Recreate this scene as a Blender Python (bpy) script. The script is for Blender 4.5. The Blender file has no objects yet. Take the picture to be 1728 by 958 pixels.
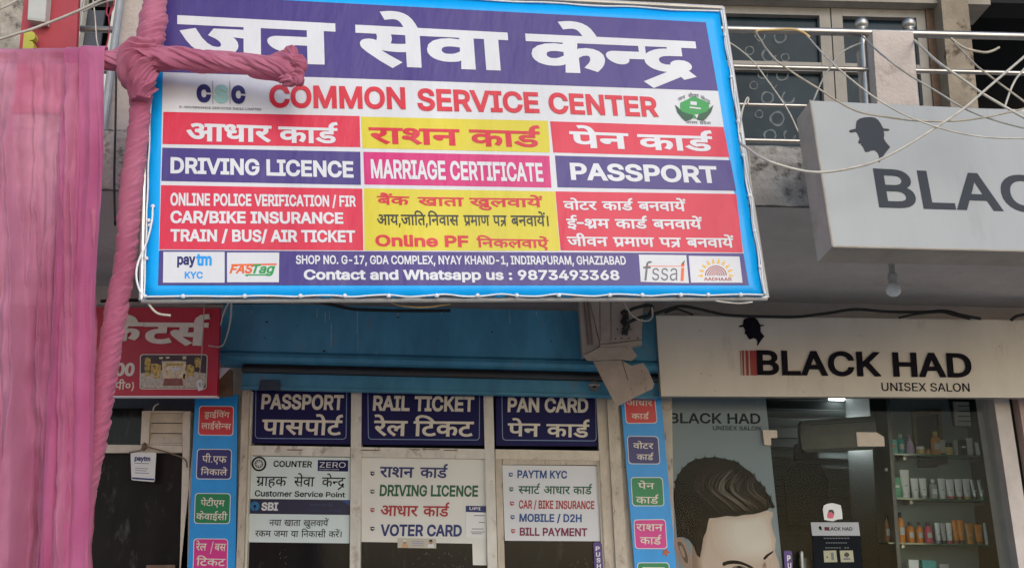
import bpy, bmesh, math, random
import numpy as np
from mathutils import Vector, Matrix, noise
from mathutils.geometry import delaunay_2d_cdt
R = math.radians
SC = bpy.context.scene
COL = SC.collection
rnd = random.Random(7)

# ---------------------------------------------------------------- camera, sky, sun, exposure
F, PITCH, ROLL, EYE = 1750.0, math.atan(1750/6680), 0.024, 1.6     # focal length in photo pixels
PW, PH = 1728, 958
_cp, _sp, _cr, _sr = math.cos(PITCH), math.sin(PITCH), math.cos(ROLL), math.sin(ROLL)
FWD = Vector((0, _cp, _sp)); _r0 = Vector((1, 0, 0)); _u0 = Vector((0, -_sp, _cp))
RIGHT = _r0*_cr + _u0*_sr; UP = -_r0*_sr + _u0*_cr
CAM = Vector((0, 0, EYE))
cd = bpy.data.cameras.new('camera'); cam = bpy.data.objects.new('camera', cd); COL.objects.link(cam)
cd.sensor_width = 36; cd.lens = F/PW*36; cd.clip_start = 0.05; cd.clip_end = 500
m = Matrix((RIGHT, UP, -FWD)).transposed().to_4x4(); m.translation = CAM
cam.matrix_world = m
SC.camera = cam

SUN_EL, SUN_AZ = 30, 158            # azimuth measured clockwise from +Y: behind the camera, to its right
w = bpy.data.worlds.new('World'); SC.world = w; w.use_nodes = True
nt = w.node_tree; nt.nodes.clear()
sky = nt.nodes.new('ShaderNodeTexSky'); sky.sky_type = 'NISHITA'; sky.sun_disc = False
sky.sun_elevation = R(SUN_EL); sky.sun_rotation = R(SUN_AZ); sky.dust_density = 1.0; sky.air_density = 1.0
sky.ozone_density = 0.4
bg = nt.nodes.new('ShaderNodeBackground'); bg.inputs['Strength'].default_value = 0.15
wo = nt.nodes.new('ShaderNodeOutputWorld')
nt.links.new(sky.outputs[0], bg.inputs[0]); nt.links.new(bg.outputs[0], wo.inputs[0])
sl = bpy.data.lights.new('sun', 'SUN'); sl.energy = 0.5; sl.angle = R(25); sl.color = (1, .96, .9)
sun = bpy.data.objects.new('sun', sl); COL.objects.link(sun)
_d = Vector((math.sin(R(SUN_AZ))*math.cos(R(SUN_EL)), math.cos(R(SUN_AZ))*math.cos(R(SUN_EL)), math.sin(R(SUN_EL))))
sun.rotation_euler = _d.to_track_quat('Z', 'Y').to_euler(); sun.location = (-4, -6, 12)
vs = SC.view_settings
vs.view_transform = 'Standard'; vs.look = 'None'; vs.exposure = 0.52; vs.gamma = 1; vs.use_curve_mapping = False
SC.cycles.max_bounces = 8; SC.cycles.transparent_max_bounces = 16

# ---------------------------------------------------------------- helpers: places
class Pl:
    """a real plane in the place; at() gives the point of it seen at a photo pixel"""
    def __init__(s, p, n):
        s.p = Vector(p); s.n = Vector(n).normalized()
        if s.n.dot(s.p - CAM) > 0: s.n = -s.n
    def at(s, x, y, off=0.0):
        d = FWD + RIGHT*((x-PW/2)/F) - UP*((y-PH/2)/F)
        k = (s.p + s.n*off - CAM).dot(s.n)/d.dot(s.n)
        return CAM + d*k
    def up_at(s, p):
        z = Vector((0, 0, 1)); return (z-s.n*z.dot(s.n)).normalized()
def FY(Y): return Pl((0, Y, 0), (0, -1, 0))
def at(x, y, Y): return FY(Y).at(x, y)
def mpp(Y, y=479): return (Y*FWD.y + 1.9*FWD.z)/F       # metres per photo pixel about depth Y
def tri_plane(a, b, c): return Pl(a, (b-a).cross(c-a))

# ---------------------------------------------------------------- helpers: things and parts
def link(o, parent=None):
    COL.objects.link(o)
    if parent is not None:
        o.parent = parent; o.matrix_parent_inverse = Matrix.Translation(-parent.location)
    return o
def tag(o, label, cat, group=None):
    o['label'] = label; o['category'] = cat
    if group: o['group'] = group
    return o
def thing(name, label, cat, loc, group=None):
    o = bpy.data.objects.new(name, None); o.empty_display_size = .1; o.location = loc
    COL.objects.link(o); bpy.context.view_layer.update()
    return tag(o, label, cat, group)
def obj(name, vf, mt, parent=None, smooth=False, label=None):
    v, f = vf
    me = bpy.data.meshes.new(name); me.from_pydata([tuple(p) for p in v], [], f); me.update()
    bm = bmesh.new(); bm.from_mesh(me); bmesh.ops.recalc_face_normals(bm, faces=bm.faces); bm.to_mesh(me); bm.free()
    if smooth:
        me.polygons.foreach_set('use_smooth', [True]*len(me.polygons))
        if smooth == 'auto':
            try: me.set_sharp_from_angle(angle=R(35))
            except Exception: pass
    me.materials.append(mt)
    o = bpy.data.objects.new(name, me)
    if label: o['label'] = label
    return link(o, parent)
def join(*vfs):
    V, Fc = [], []
    for v, f in vfs:
        n = len(V); V += list(v); Fc += [tuple(i+n for i in q) for q in f]
    return V, Fc
def box(x0, x1, y0, y1, z0, z1):
    v = [Vector(p) for p in ((x0,y0,z0),(x1,y0,z0),(x1,y1,z0),(x0,y1,z0),(x0,y0,z1),(x1,y0,z1),(x1,y1,z1),(x0,y1,z1))]
    return v, [(0,1,2,3),(4,5,6,7),(0,1,5,4),(1,2,6,5),(2,3,7,6),(3,0,4,7)]
def prism(pts, back):
    """closed solid: front polygon pts, pushed back by vector"""
    n = len(pts); v = list(pts) + [p+back for p in pts]
    f = [tuple(range(n)), tuple(range(2*n-1, n-1, -1))] + [(i, (i+1) % n, n+(i+1) % n, n+i) for i in range(n)]
    return v, f
def plate(pl, px, off=0.0, th=0.002):
    """solid plate whose front outline is seen at the photo pixels px, on plane pl raised by off"""
    return prism([pl.at(x, y, off) for x, y in px], -pl.n*th)
def rr(px4, r, n=5):
    """rounded rectangle inside 4 pixel corners TL TR BR BL"""
    tl, tr, br, bl = [Vector(p) for p in px4]
    W = ((tr-tl).length+(br-bl).length)/2; H = ((bl-tl).length+(br-tr).length)/2
    out = []
    for cx, cy, a0 in ((r, r, 180), (W-r, r, 270), (W-r, H-r, 0), (r, H-r, 90)):
        for k in range(n+1):
            a = R(a0+90*k/n); u = (cx+r*math.cos(a))/W; t = (cy+r*math.sin(a))/H
            p = (tl*(1-u)+tr*u)*(1-t)+(bl*(1-u)+br*u)*t
            out.append((p.x, p.y))
    return out
def inset(px4, d):
    tl, tr, br, bl = px4
    return [(tl[0]+d, tl[1]+d), (tr[0]-d, tr[1]+d), (br[0]-d, br[1]-d), (bl[0]+d, bl[1]-d)]
def ring_plate(pl, a, b, off, th=.001):
    n = len(a); A = [pl.at(x, y, off) for x, y in a]; B = [pl.at(x, y, off) for x, y in b]
    k = -pl.n*th; v = A + B + [p+k for p in A] + [p+k for p in B]; f = []
    for i in range(n):
        j = (i+1) % n
        f += [(i, j, n+j, n+i), (2*n+i, 2*n+j, 3*n+j, 3*n+i), (i, j, 2*n+j, 2*n+i), (n+i, n+j, 3*n+j, 3*n+i)]
    return v, f
def circ(cx, cy, r, n=20, ry=None):
    return [(cx+r*math.cos(2*math.pi*k/n), cy+(ry or r)*math.sin(2*math.pi*k/n)) for k in range(n)]
def catmull(P, k=6):
    if len(P) < 3: return list(P)
    out = []; Q = [P[0]*2-P[1]] + list(P) + [P[-1]*2-P[-2]]
    for i in range(1, len(Q)-2):
        a, b, c, d = Q[i-1:i+3]
        for j in range(k):
            t = j/k
            out.append(.5*((2*b)+(c-a)*t+(2*a-5*b+4*c-d)*t*t+(3*b-a-3*c+d)*t**3))
    return out + [P[-1]]
def tube(P, r, n=7, cap=True, disp=None):
    """tube along points; r number or list; disp(i, s, ang) -> radius factor"""
    m_ = len(P); v, f = [], []
    rs = r if isinstance(r, (list, tuple)) else [r]*m_
    t0 = (P[1]-P[0]).normalized(); ref = Vector((0, 0, 1)) if abs(t0.z) < .9 else Vector((1, 0, 0))
    a = t0.cross(ref).normalized(); s = 0
    for i in range(m_):
        t = ((P[min(i+1, m_-1)]-P[max(i-1, 0)])).normalized()
        a = (a-t*a.dot(t)).normalized(); b = t.cross(a)
        if i: s += (P[i]-P[i-1]).length
        for k in range(n):
            g = 2*math.pi*k/n; q = rs[i]*(disp(i, s, g) if disp else 1)
            v.append(P[i]+(a*math.cos(g)+b*math.sin(g))*q)
    for i in range(m_-1):
        for k in range(n):
            f.append((i*n+k, i*n+(k+1) % n, (i+1)*n+(k+1) % n, (i+1)*n+k))
    if cap: f += [tuple(range(n)), tuple(range((m_-1)*n, m_*n))]
    return v, f
def lathe(c, prof, n=14, sx=1, sy=1):
    v, f = [], []
    for r, z in prof:
        for k in range(n):
            g = 2*math.pi*k/n; v.append(Vector((c.x+r*sx*math.cos(g), c.y+r*sy*math.sin(g), c.z+z)))
    for i in range(len(prof)-1):
        for k in range(n): f.append((i*n+k, i*n+(k+1) % n, (i+1)*n+(k+1) % n, (i+1)*n+k))
    f += [tuple(range(n)), tuple(range((len(prof)-1)*n, len(prof)*n))]
    return v, f

# ---------------------------------------------------------------- helpers: materials
def s(r, g, b, k=1.0):
    def c(x):
        x /= 255; return (x/12.92 if x <= .04045 else ((x+.055)/1.055)**2.4)*k
    return (c(r), c(g), c(b))
MC = {}
def mat(key, col, rough=.6, var=0.0, vs=3.0, bump=0.0, bs=40.0, metal=0.0, dirt=None, spec=.5, stretch=(1, 1, 1)):
    """principled with brightness variation, fine bump and optional dirt = (colour, threshold, scale, softness)"""
    if key in MC: return MC[key]
    mt = bpy.data.materials.new(key); mt.use_nodes = True; t = mt.node_tree; N = t.nodes; L = t.links
    p = N['Principled BSDF']; p.inputs['Roughness'].default_value = rough; p.inputs['Metallic'].default_value = metal
    p.inputs['Specular IOR Level'].default_value = spec
    p.inputs['Base Color'].default_value = (*col, 1)
    tc = N.new('ShaderNodeTexCoord'); mp = N.new('ShaderNodeMapping'); mp.inputs['Scale'].default_value = stretch
    L.new(tc.outputs['Object'], mp.inputs[0])
    cur = None
    if var:
        nz = N.new('ShaderNodeTexNoise'); nz.inputs['Scale'].default_value = vs; nz.inputs['Detail'].default_value = 6
        nz.inputs['Roughness'].default_value = .65
        L.new(mp.outputs[0], nz.inputs[0])
        mr = N.new('ShaderNodeMapRange'); mr.inputs[1].default_value = .3; mr.inputs[2].default_value = .7
        mr.inputs[3].default_value = 1-var; mr.inputs[4].default_value = 1+var*.6
        L.new(nz.outputs[0], mr.inputs[0])
        mx = N.new('ShaderNodeVectorMath'); mx.operation = 'SCALE'; mx.inputs[0].default_value = col
        L.new(mr.outputs[0], mx.inputs['Scale']); cur = mx.outputs[0]
    if dirt:
        dc, th, sc_, soft = dirt
        nz = N.new('ShaderNodeTexNoise'); nz.inputs['Scale'].default_value = sc_; nz.inputs['Detail'].default_value = 8
        nz.inputs['Roughness'].default_value = .7; L.new(mp.outputs[0], nz.inputs[0])
        mr = N.new('ShaderNodeMapRange'); mr.inputs[1].default_value = th; mr.inputs[2].default_value = th+soft
        L.new(nz.outputs[0], mr.inputs[0])
        mx = N.new('ShaderNodeMix'); mx.data_type = 'RGBA'; L.new(mr.outputs[0], mx.inputs['Factor'])
        mx.inputs['A'].default_value = (*col, 1); mx.inputs['B'].default_value = (*dc, 1)
        if cur: L.new(cur, mx.inputs['A'])
        cur = mx.outputs['Result']
    if cur: L.new(cur, p.inputs['Base Color'])
    if bump:
        nz = N.new('ShaderNodeTexNoise'); nz.inputs['Scale'].default_value = bs; nz.inputs['Detail'].default_value = 5
        L.new(mp.outputs[0], nz.inputs[0])
        bp = N.new('ShaderNodeBump'); bp.inputs['Strength'].default_value = bump; bp.inputs['Distance'].default_value = .02
        L.new(nz.outputs[0], bp.inputs['Height']); L.new(bp.outputs[0], p.inputs['Normal'])
    MC[key] = mt
    return mt
def emis(key, col, st):
    if key in MC: return MC[key]
    mt = bpy.data.materials.new(key); mt.use_nodes = True; p = mt.node_tree.nodes['Principled BSDF']
    p.inputs['Base Color'].default_value = (.8, .8, .8, 1)
    p.inputs['Emission Color'].default_value = (*col, 1); p.inputs['Emission Strength'].default_value = st
    MC[key] = mt; return mt
def glass(key, tint, refl):
    mt = bpy.data.materials.new(key); mt.use_nodes = True; t = mt.node_tree; N = t.nodes; N.clear()
    tr = N.new('ShaderNodeBsdfTransparent'); tr.inputs[0].default_value = (*tint, 1)
    gl = N.new('ShaderNodeBsdfGlossy'); gl.inputs['Roughness'].default_value = .03
    mx = N.new('ShaderNodeMixShader'); lw = N.new('ShaderNodeLayerWeight'); lw.inputs[0].default_value = .25
    mr = N.new('ShaderNodeMapRange'); mr.inputs[3].default_value = refl*.5; mr.inputs[4].default_value = refl*3
    t.links.new(lw.outputs['Fresnel'], mr.inputs[0]); t.links.new(mr.outputs[0], mx.inputs[0])
    o = N.new('ShaderNodeOutputMaterial')
    t.links.new(tr.outputs[0], mx.inputs[1]); t.links.new(gl.outputs[0], mx.inputs[2]); t.links.new(mx.outputs[0], o.inputs[0])
    return mt

# letter outlines in thousandths of an em: character code: (advance, contour, contour ...)
GLYPHS = {
38: (447, (197,-7,150,-2,110,12,78,33,54,62,39,95,34,133,37,163,47,189,63,213,85,235,140,279,237,352,255,375,260,389,262,405,258,427,245,445,226,457,201,461,184,459,168,453,155,444,145,431,139,416,137,399,139,381,145,363,169,327,438,0,364,0,121,293,102,319,87,344,79,370,75,399,79,430,91,458,109,481,135,499,165,510,200,513,235,510,265,499,290,481,309,459,320,433,323,404,321,382,315,361,305,343,291,325,256,293,154,217,127,195,110,175,100,154,97,131,100,108,109,87,124,70,143,57,167,49,193,47,223,49,251,59,277,75,301,95,321,121,336,151,346,186,349,224,407,224,405,180,397,144,385,115,371,93,333,47,305,23,271,7,234,-3)),
40: (273, (89,207,92,264,101,323,114,383,131,441,153,494,177,539,236,539,212,485,191,428,174,371,161,313,154,259,151,207,153,161,160,115,172,67,188,16,209,-38,236,-96,177,-96,139,-21,111,55,95,131)),
41: (273, (37,-96,65,-37,86,18,102,69,113,116,120,162,122,207,119,259,111,313,99,371,83,428,62,485,37,539,97,539,121,494,142,441,159,383,173,323,181,263,184,207,179,130,161,53,134,-23,97,-96)),
44: (188, (37,-119,67,71,137,71,84,-119)),
45: (453, (337,245,337,188,114,188,114,245)),
46: (188, (95,-5,78,-1,63,9,53,23,49,41,53,59,63,73,78,83,95,87,113,83,128,73,138,59,141,41,138,23,128,9,113,-1)),
47: (249, (235,533,71,-77,15,-77,178,533)),
48: (453, (227,-7,174,1,130,24,95,62,69,113,53,178,48,254,53,331,69,395,95,447,131,485,175,508,227,515,279,508,323,485,358,447,384,395,400,331,405,254,400,178,384,113,359,62,323,24,279,1), (227,49,261,55,290,74,313,103,330,144,341,194,344,254,341,315,330,365,313,405,290,435,261,453,227,459,192,453,163,435,140,405,123,365,113,315,109,254,113,194,123,144,140,103,163,74,192,55)),
49: (453, (77,0,77,55,391,55,391,0), (276,509,276,0,213,0,213,448,209,448,86,358,86,427,199,509)),
50: (453, (64,0,64,47,261,257,299,305,311,327,318,348,320,371,317,397,307,419,293,436,273,449,250,457,223,459,196,457,172,447,153,433,139,413,130,389,127,362,65,362,71,405,86,442,111,473,143,496,181,511,225,515,268,511,306,497,337,474,361,445,376,411,381,373,379,345,371,318,357,290,336,259,306,223,153,61,153,57,389,57,389,0)),
51: (453, (218,-7,173,-3,133,10,97,30,70,57,52,91,44,132,109,132,115,107,127,87,143,71,165,59,191,52,219,50,249,53,275,61,297,74,315,93,325,117,329,145,326,171,316,196,299,217,275,233,242,244,201,247,157,247,157,299,288,448,288,452,69,452,69,509,373,509,373,461,211,278,211,289,264,289,308,276,344,253,371,223,387,186,393,145,387,103,371,66,344,35,309,13,266,-2)),
52: (453, (39,105,39,159,247,509,311,509,109,166,109,163,413,163,413,105), (281,0,281,317,343,317,343,0)),
53: (453, (221,-7,178,-3,140,11,108,32,83,60,67,93,60,131,122,131,127,109,138,89,153,73,173,60,196,53,221,50,251,53,276,65,298,81,314,104,325,131,328,162,324,193,313,221,297,245,275,262,248,273,218,277,193,275,167,269,145,259,128,246,67,253,96,509,367,509,367,452,151,452,134,301,136,301,155,315,177,325,203,331,229,333,263,331,294,321,321,306,345,285,364,260,379,231,388,199,391,163,385,117,369,75,343,41,309,15,268,-1)),
54: (453, (227,-7,181,-1,142,15,109,41,85,75,69,115,63,162,67,199,80,239,102,285,137,341,252,509,322,509,151,261,145,261,154,275,165,287,179,299,195,307,214,312,235,314,279,309,316,295,347,271,369,240,384,201,389,157,383,112,368,73,343,39,310,15,271,-1), (227,49,254,52,279,63,299,79,314,101,324,127,327,157,324,187,314,213,299,235,279,251,254,262,227,265,199,262,174,251,153,235,138,214,128,188,125,159,128,128,138,101,153,79,174,63,199,52)),
55: (453, (97,0,323,448,323,452,62,452,62,509,391,509,391,449,165,0)),
56: (453, (227,-7,178,-2,135,11,101,33,74,62,57,96,52,135,55,167,65,195,81,221,101,241,125,256,153,265,153,267,119,282,93,308,76,342,70,381,75,417,91,450,115,477,146,498,183,511,227,515,269,511,306,498,337,477,361,450,377,417,382,381,376,342,359,308,333,282,301,267,301,265,327,256,351,241,371,221,387,195,397,167,401,135,395,96,379,62,352,33,317,11,275,-2), (227,49,258,52,285,60,307,73,323,91,333,113,337,139,333,165,322,189,305,208,283,223,256,232,227,235,196,232,169,223,147,208,130,189,119,165,115,139,119,113,129,91,145,73,167,60,195,52), (227,289,252,292,274,300,293,313,307,331,316,351,319,375,316,399,307,420,293,437,275,449,253,457,227,460,200,457,177,449,159,437,145,420,136,399,133,375,136,351,145,331,159,313,178,300,201,292)),
57: (453, (226,515,271,510,310,494,343,469,368,434,383,393,389,347,385,309,373,270,350,224,315,168,201,0,131,0,301,247,307,247,299,234,287,221,273,210,257,202,238,197,218,195,175,199,137,214,106,237,83,269,69,307,63,351,69,397,85,436,110,469,143,495,182,510), (226,460,199,457,174,446,154,429,138,407,129,381,125,351,129,322,138,295,154,274,174,257,199,247,226,243,254,247,279,257,299,273,315,295,324,321,327,350,324,381,315,407,299,429,279,446,254,457)),
58: (188, (95,-5,78,-1,63,9,53,23,49,41,53,59,63,73,78,83,95,87,113,83,128,73,138,59,141,41,138,23,128,9,113,-1), (95,271,78,274,63,284,53,299,49,316,53,334,63,349,78,359,95,362,113,359,128,349,138,334,141,316,138,299,128,284,113,274)),
65: (480, (17,0,201,509,276,509,463,0,395,0,264,372,232,478,245,478,191,303,85,0), (110,142,110,199,370,199,370,142)),
66: (456, (60,0,60,509,241,509,289,504,329,491,359,469,381,442,394,409,398,374,395,344,387,320,373,301,356,286,337,275,315,267,315,262,339,257,363,245,385,227,403,203,414,173,418,136,413,99,400,67,377,39,345,18,301,5,247,0), (125,57,245,57,296,63,330,80,349,105,355,137,352,161,343,184,327,203,305,218,279,227,248,231,125,231), (125,285,238,285,265,288,288,296,308,309,323,327,333,347,336,372,330,403,313,429,283,446,240,452,125,452)),
67: (510, (267,-7,205,1,150,25,105,63,69,115,47,179,40,254,47,329,69,393,105,445,150,483,205,507,267,515,305,513,340,504,373,491,402,471,427,447,448,419,463,385,473,348,408,348,401,373,389,395,375,413,357,428,337,441,315,449,292,454,267,456,223,450,183,432,151,403,125,364,109,314,103,254,109,195,125,145,151,105,184,76,223,59,267,53,292,55,315,60,337,69,357,81,375,96,389,115,401,136,408,161,473,161,463,123,448,91,427,62,403,38,373,19,341,5,305,-4)),
68: (502, (219,0,96,0,96,57,215,57,271,63,318,81,353,110,379,149,394,198,399,255,394,312,379,361,354,399,319,428,275,446,221,452,93,452,93,509,225,509,295,501,353,478,399,441,433,391,455,329,461,255,455,181,433,119,399,68,351,31,291,8), (125,509,125,0,60,0,60,509)),
69: (419, (60,0,60,509,373,509,373,452,125,452,125,286,355,286,355,229,125,229,125,57,375,57,375,0)),
70: (410, (60,0,60,509,369,509,369,452,125,452,125,278,346,278,346,221,125,221,125,0)),
71: (520, (269,-7,205,1,149,25,103,64,69,115,47,179,40,254,47,329,69,393,103,445,149,483,203,507,265,515,304,513,341,503,374,489,403,469,429,445,449,417,465,384,474,349,408,349,399,372,387,393,373,411,356,427,337,439,315,449,291,454,265,456,222,450,183,433,150,403,125,364,109,314,103,254,109,195,125,145,151,105,184,77,224,59,269,53,309,57,345,71,374,93,396,123,410,160,415,203,434,199,283,199,283,256,478,256,478,200,471,141,451,91,419,49,377,19,326,-1)),
72: (517, (60,0,60,509,125,509,125,289,392,289,392,509,457,509,457,0,392,0,392,232,125,232,125,0)),
73: (301, (31,0,31,57,118,57,118,452,31,452,31,509,269,509,269,452,183,452,183,57,269,57,269,0)),
74: (397, (185,-7,124,3,75,33,52,63,38,101,33,145,33,173,97,173,97,145,103,104,121,74,149,56,185,50,220,56,248,74,266,104,272,145,272,509,336,509,336,145,331,101,317,63,294,33,246,3)),
75: (467, (105,145,105,216,175,303,363,509,448,509,231,276,228,276), (60,0,60,509,125,509,125,0), (372,0,188,259,228,309,449,0)),
76: (393, (60,0,60,509,125,509,125,57,361,57,361,0)),
77: (628, (60,0,60,509,151,509,287,159,321,49,307,49,353,187,476,509,568,509,568,0,504,0,507,457,513,457,456,291,342,0,286,0,159,321,112,457,119,457,122,291,122,0)),
78: (523, (60,0,60,509,136,509,363,151,414,55,405,53,401,108,399,195,399,509,463,509,463,0,387,0,148,381,107,452,119,454,125,291,125,0)),
79: (533, (267,-7,205,1,151,25,105,63,70,115,48,179,40,254,48,329,70,393,105,445,151,483,205,507,267,515,329,507,383,483,429,445,464,393,486,329,493,254,486,179,464,115,429,63,383,25,329,1), (267,53,310,59,349,76,383,105,408,144,425,194,430,254,425,315,408,365,383,404,349,433,310,450,267,456,223,450,184,433,151,404,125,364,109,314,103,254,109,194,125,144,151,105,184,76,223,59)),
80: (445, (60,0,60,509,235,509,289,503,333,487,366,462,390,430,404,391,409,347,404,304,390,265,366,233,333,207,289,191,235,186,109,186,109,243,233,243,269,246,297,256,318,272,333,293,341,319,345,347,341,376,333,401,318,423,297,439,268,449,232,452,125,452,125,0)),
82: (449, (60,0,60,509,236,509,289,504,333,489,367,465,391,433,405,395,409,352,405,309,391,271,367,241,333,217,289,203,236,198,96,198,96,255,233,255,269,258,298,267,319,281,334,301,342,324,345,352,342,381,334,405,319,425,297,439,269,449,233,452,125,452,125,0), (353,0,230,229,303,229,428,0)),
83: (447, (223,-9,172,-5,127,9,91,31,64,60,46,95,38,137,105,137,111,110,123,88,143,71,167,59,194,51,223,49,257,52,286,60,311,74,329,92,341,114,345,139,342,161,332,179,316,193,296,205,245,222,184,239,128,261,86,289,61,326,52,373,57,413,75,448,102,477,137,498,180,511,227,515,275,511,316,497,351,477,377,449,394,415,401,378,337,378,327,412,302,437,267,453,225,459,194,456,167,448,145,435,129,418,119,398,115,375,119,352,131,333,149,319,169,308,213,293,264,279,311,263,336,252,359,237,379,219,395,197,405,171,408,139,403,99,387,63,360,33,323,11,278,-4)),
84: (449, (32,452,32,509,417,509,417,452,257,452,257,0,193,0,193,452)),
85: (517, (259,-8,203,-2,154,15,114,43,85,80,66,124,60,173,60,509,124,509,124,178,129,143,141,113,161,87,187,68,220,55,259,51,298,55,331,68,357,87,377,113,389,143,393,178,393,509,457,509,457,173,451,124,433,80,403,43,363,15,315,-2)),
86: (480, (204,0,17,509,84,509,215,137,248,31,235,31,289,206,395,509,463,509,278,0)),
87: (686, (155,0,17,509,82,509,175,145,197,39,189,39,211,145,306,509,379,509,475,145,497,39,488,39,523,196,603,509,669,509,530,0,455,0,368,323,343,431,336,475,349,475,335,395,318,323,231,0)),
88: (474, (18,0,217,285,217,236,29,509,104,509,204,361,243,292,232,292,284,379,373,509,446,509,259,239,259,287,456,0,382,0,269,165,231,231,245,231,181,129,91,0)),
89: (472, (203,0,203,208,17,509,91,509,192,345,222,292,249,231,223,231,251,293,280,345,381,509,455,509,268,208,268,0)),
90: (439, (41,0,41,47,306,431,341,475,348,455,223,452,40,452,40,509,397,509,397,461,169,129,97,33,90,54,214,57,399,57,399,0)),
97: (389, (160,-9,125,-5,95,5,68,21,47,45,35,73,31,108,33,137,43,161,58,179,77,193,100,203,125,211,252,230,265,235,273,243,275,257,273,279,267,297,255,311,240,322,220,329,195,331,171,329,149,322,131,313,117,301,107,287,100,274,41,291,57,322,79,346,104,363,133,375,163,382,194,385,239,379,263,372,286,361,306,343,322,320,333,290,337,251,337,0,277,0,277,52,273,52,264,39,252,25,236,12,215,1,190,-6), (171,45,202,49,228,59,249,74,263,93,273,115,275,138,275,190,259,182,175,168,135,159,117,151,103,139,95,125,92,105,95,87,102,72,114,61,130,52,149,47)),
98: (425, (229,-8,198,-5,173,4,153,17,138,31,118,59,112,59,112,0,53,0,53,509,114,509,114,319,118,319,137,346,152,360,171,373,197,381,229,385,274,379,313,361,345,331,370,293,385,245,390,189,385,133,370,85,345,45,313,16,274,-2), (220,47,253,51,279,65,301,88,316,117,325,151,328,189,325,227,316,261,301,289,280,311,253,325,220,330,188,325,161,312,140,291,125,263,116,229,113,189,116,150,125,115,141,87,161,65,188,51)),
99: (396, (207,-8,159,-2,117,17,82,46,56,85,39,133,34,187,39,243,56,291,82,331,117,360,159,378,207,385,235,383,260,377,283,368,305,356,324,341,340,322,353,301,361,277,303,262,291,289,270,311,242,325,225,329,207,330,173,325,145,310,123,287,109,258,99,225,96,187,99,151,109,117,123,89,145,66,173,51,207,47,226,48,243,51,271,66,291,89,304,117,363,103,354,78,341,56,325,37,306,21,285,9,261,-1,235,-6)),
100: (425, (195,-8,151,-2,111,16,79,45,55,85,39,133,34,189,39,245,55,293,79,331,112,361,151,379,195,385,228,381,253,373,273,360,287,346,306,319,311,319,311,509,372,509,372,0,313,0,313,59,307,59,287,31,272,17,252,4,227,-5), (205,47,237,51,263,65,284,87,299,115,309,150,312,189,309,229,299,263,285,291,263,312,237,325,205,330,171,325,145,311,123,289,109,261,99,227,96,189,99,151,109,117,124,88,145,65,172,51)),
101: (404, (212,-8,161,-2,117,17,82,46,55,85,39,132,34,187,39,242,55,290,81,329,115,359,157,378,205,385,236,382,266,374,294,361,319,341,341,315,357,282,367,242,371,169,75,169,75,221,338,221,309,202,307,237,298,269,283,294,263,314,237,326,205,330,173,326,146,313,125,294,109,269,99,241,96,211,96,177,99,139,111,106,128,80,151,61,179,50,213,46,234,48,254,53,271,61,285,73,297,87,305,105,365,91,353,63,335,39,311,19,283,5,249,-5)),
102: (254, (228,379,228,327,7,327,7,379), (81,0,81,431,84,461,95,486,113,505,135,519,161,527,187,530,222,527,243,521,227,469,215,472,195,474,171,471,154,460,145,443,142,419,142,0)),
103: (425, (207,-151,167,-148,134,-139,105,-127,82,-110,64,-91,51,-69,101,-41,121,-66,136,-78,154,-88,178,-95,207,-97,249,-92,282,-75,304,-47,311,-6,311,68,306,68,287,41,272,27,252,16,227,7,195,5,151,10,113,27,80,53,55,90,39,136,34,191,39,246,55,293,80,332,112,361,151,379,196,385,228,381,253,373,273,360,288,346,307,319,313,319,313,379,373,379,373,-9,367,-54,350,-90,324,-117,291,-136,251,-147), (205,59,237,63,263,75,285,95,300,121,309,154,313,193,309,231,300,264,285,291,264,312,237,325,205,330,172,325,145,311,124,290,109,263,99,229,96,193,99,155,109,123,124,96,145,76,173,63)),
104: (410, (114,227,114,0,53,0,53,509,114,509,114,287,103,287,123,332,152,362,187,379,227,385,263,381,295,369,321,349,341,321,353,285,357,241,357,0,296,0,296,235,290,275,273,305,246,323,210,329,184,326,161,317,141,303,126,283,117,257)),
105: (167, (53,0,53,379,114,379,114,0), (83,443,67,446,54,455,45,467,41,483,45,499,54,512,67,521,83,524,100,521,114,512,123,499,126,483,123,467,114,455,100,446)),
106: (167, (53,379,114,379,114,-30,111,-63,101,-90,86,-113,65,-129,37,-139,-10,-143,-10,-87,2,-87,25,-83,41,-72,49,-54,53,-29), (83,443,67,446,53,455,44,467,41,483,44,499,53,512,67,521,83,524,100,521,113,512,123,499,126,483,123,467,113,455,100,446)),
107: (381, (110,137,110,212,121,212,285,379,360,379,184,199,177,199), (53,0,53,509,114,509,114,0), (294,0,148,186,191,229,372,0)),
108: (189, (139,-3,101,3,74,20,58,47,53,84,53,509,114,509,114,99,115,77,120,62,130,55,146,52,170,54,181,3,161,-1)),
109: (610, (53,0,53,379,112,379,112,295,107,295,118,323,133,346,151,363,172,376,195,383,219,386,257,380,287,361,309,331,321,295,313,295,322,321,337,343,357,361,381,375,407,383,437,386,469,383,497,372,521,354,541,329,553,295,557,255,557,0,496,0,496,254,490,289,473,313,447,326,419,331,395,328,374,320,357,307,345,290,338,270,335,247,335,0,274,0,274,260,269,289,253,311,229,325,199,331,178,328,157,320,140,307,126,289,117,266,114,238,114,0)),
110: (410, (114,227,114,0,53,0,53,379,111,379,112,287,103,287,123,332,152,362,187,379,227,385,263,381,295,369,321,349,341,321,353,285,357,241,357,0,296,0,296,235,290,275,273,305,246,323,210,329,184,326,161,317,141,303,126,283,117,257)),
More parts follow.
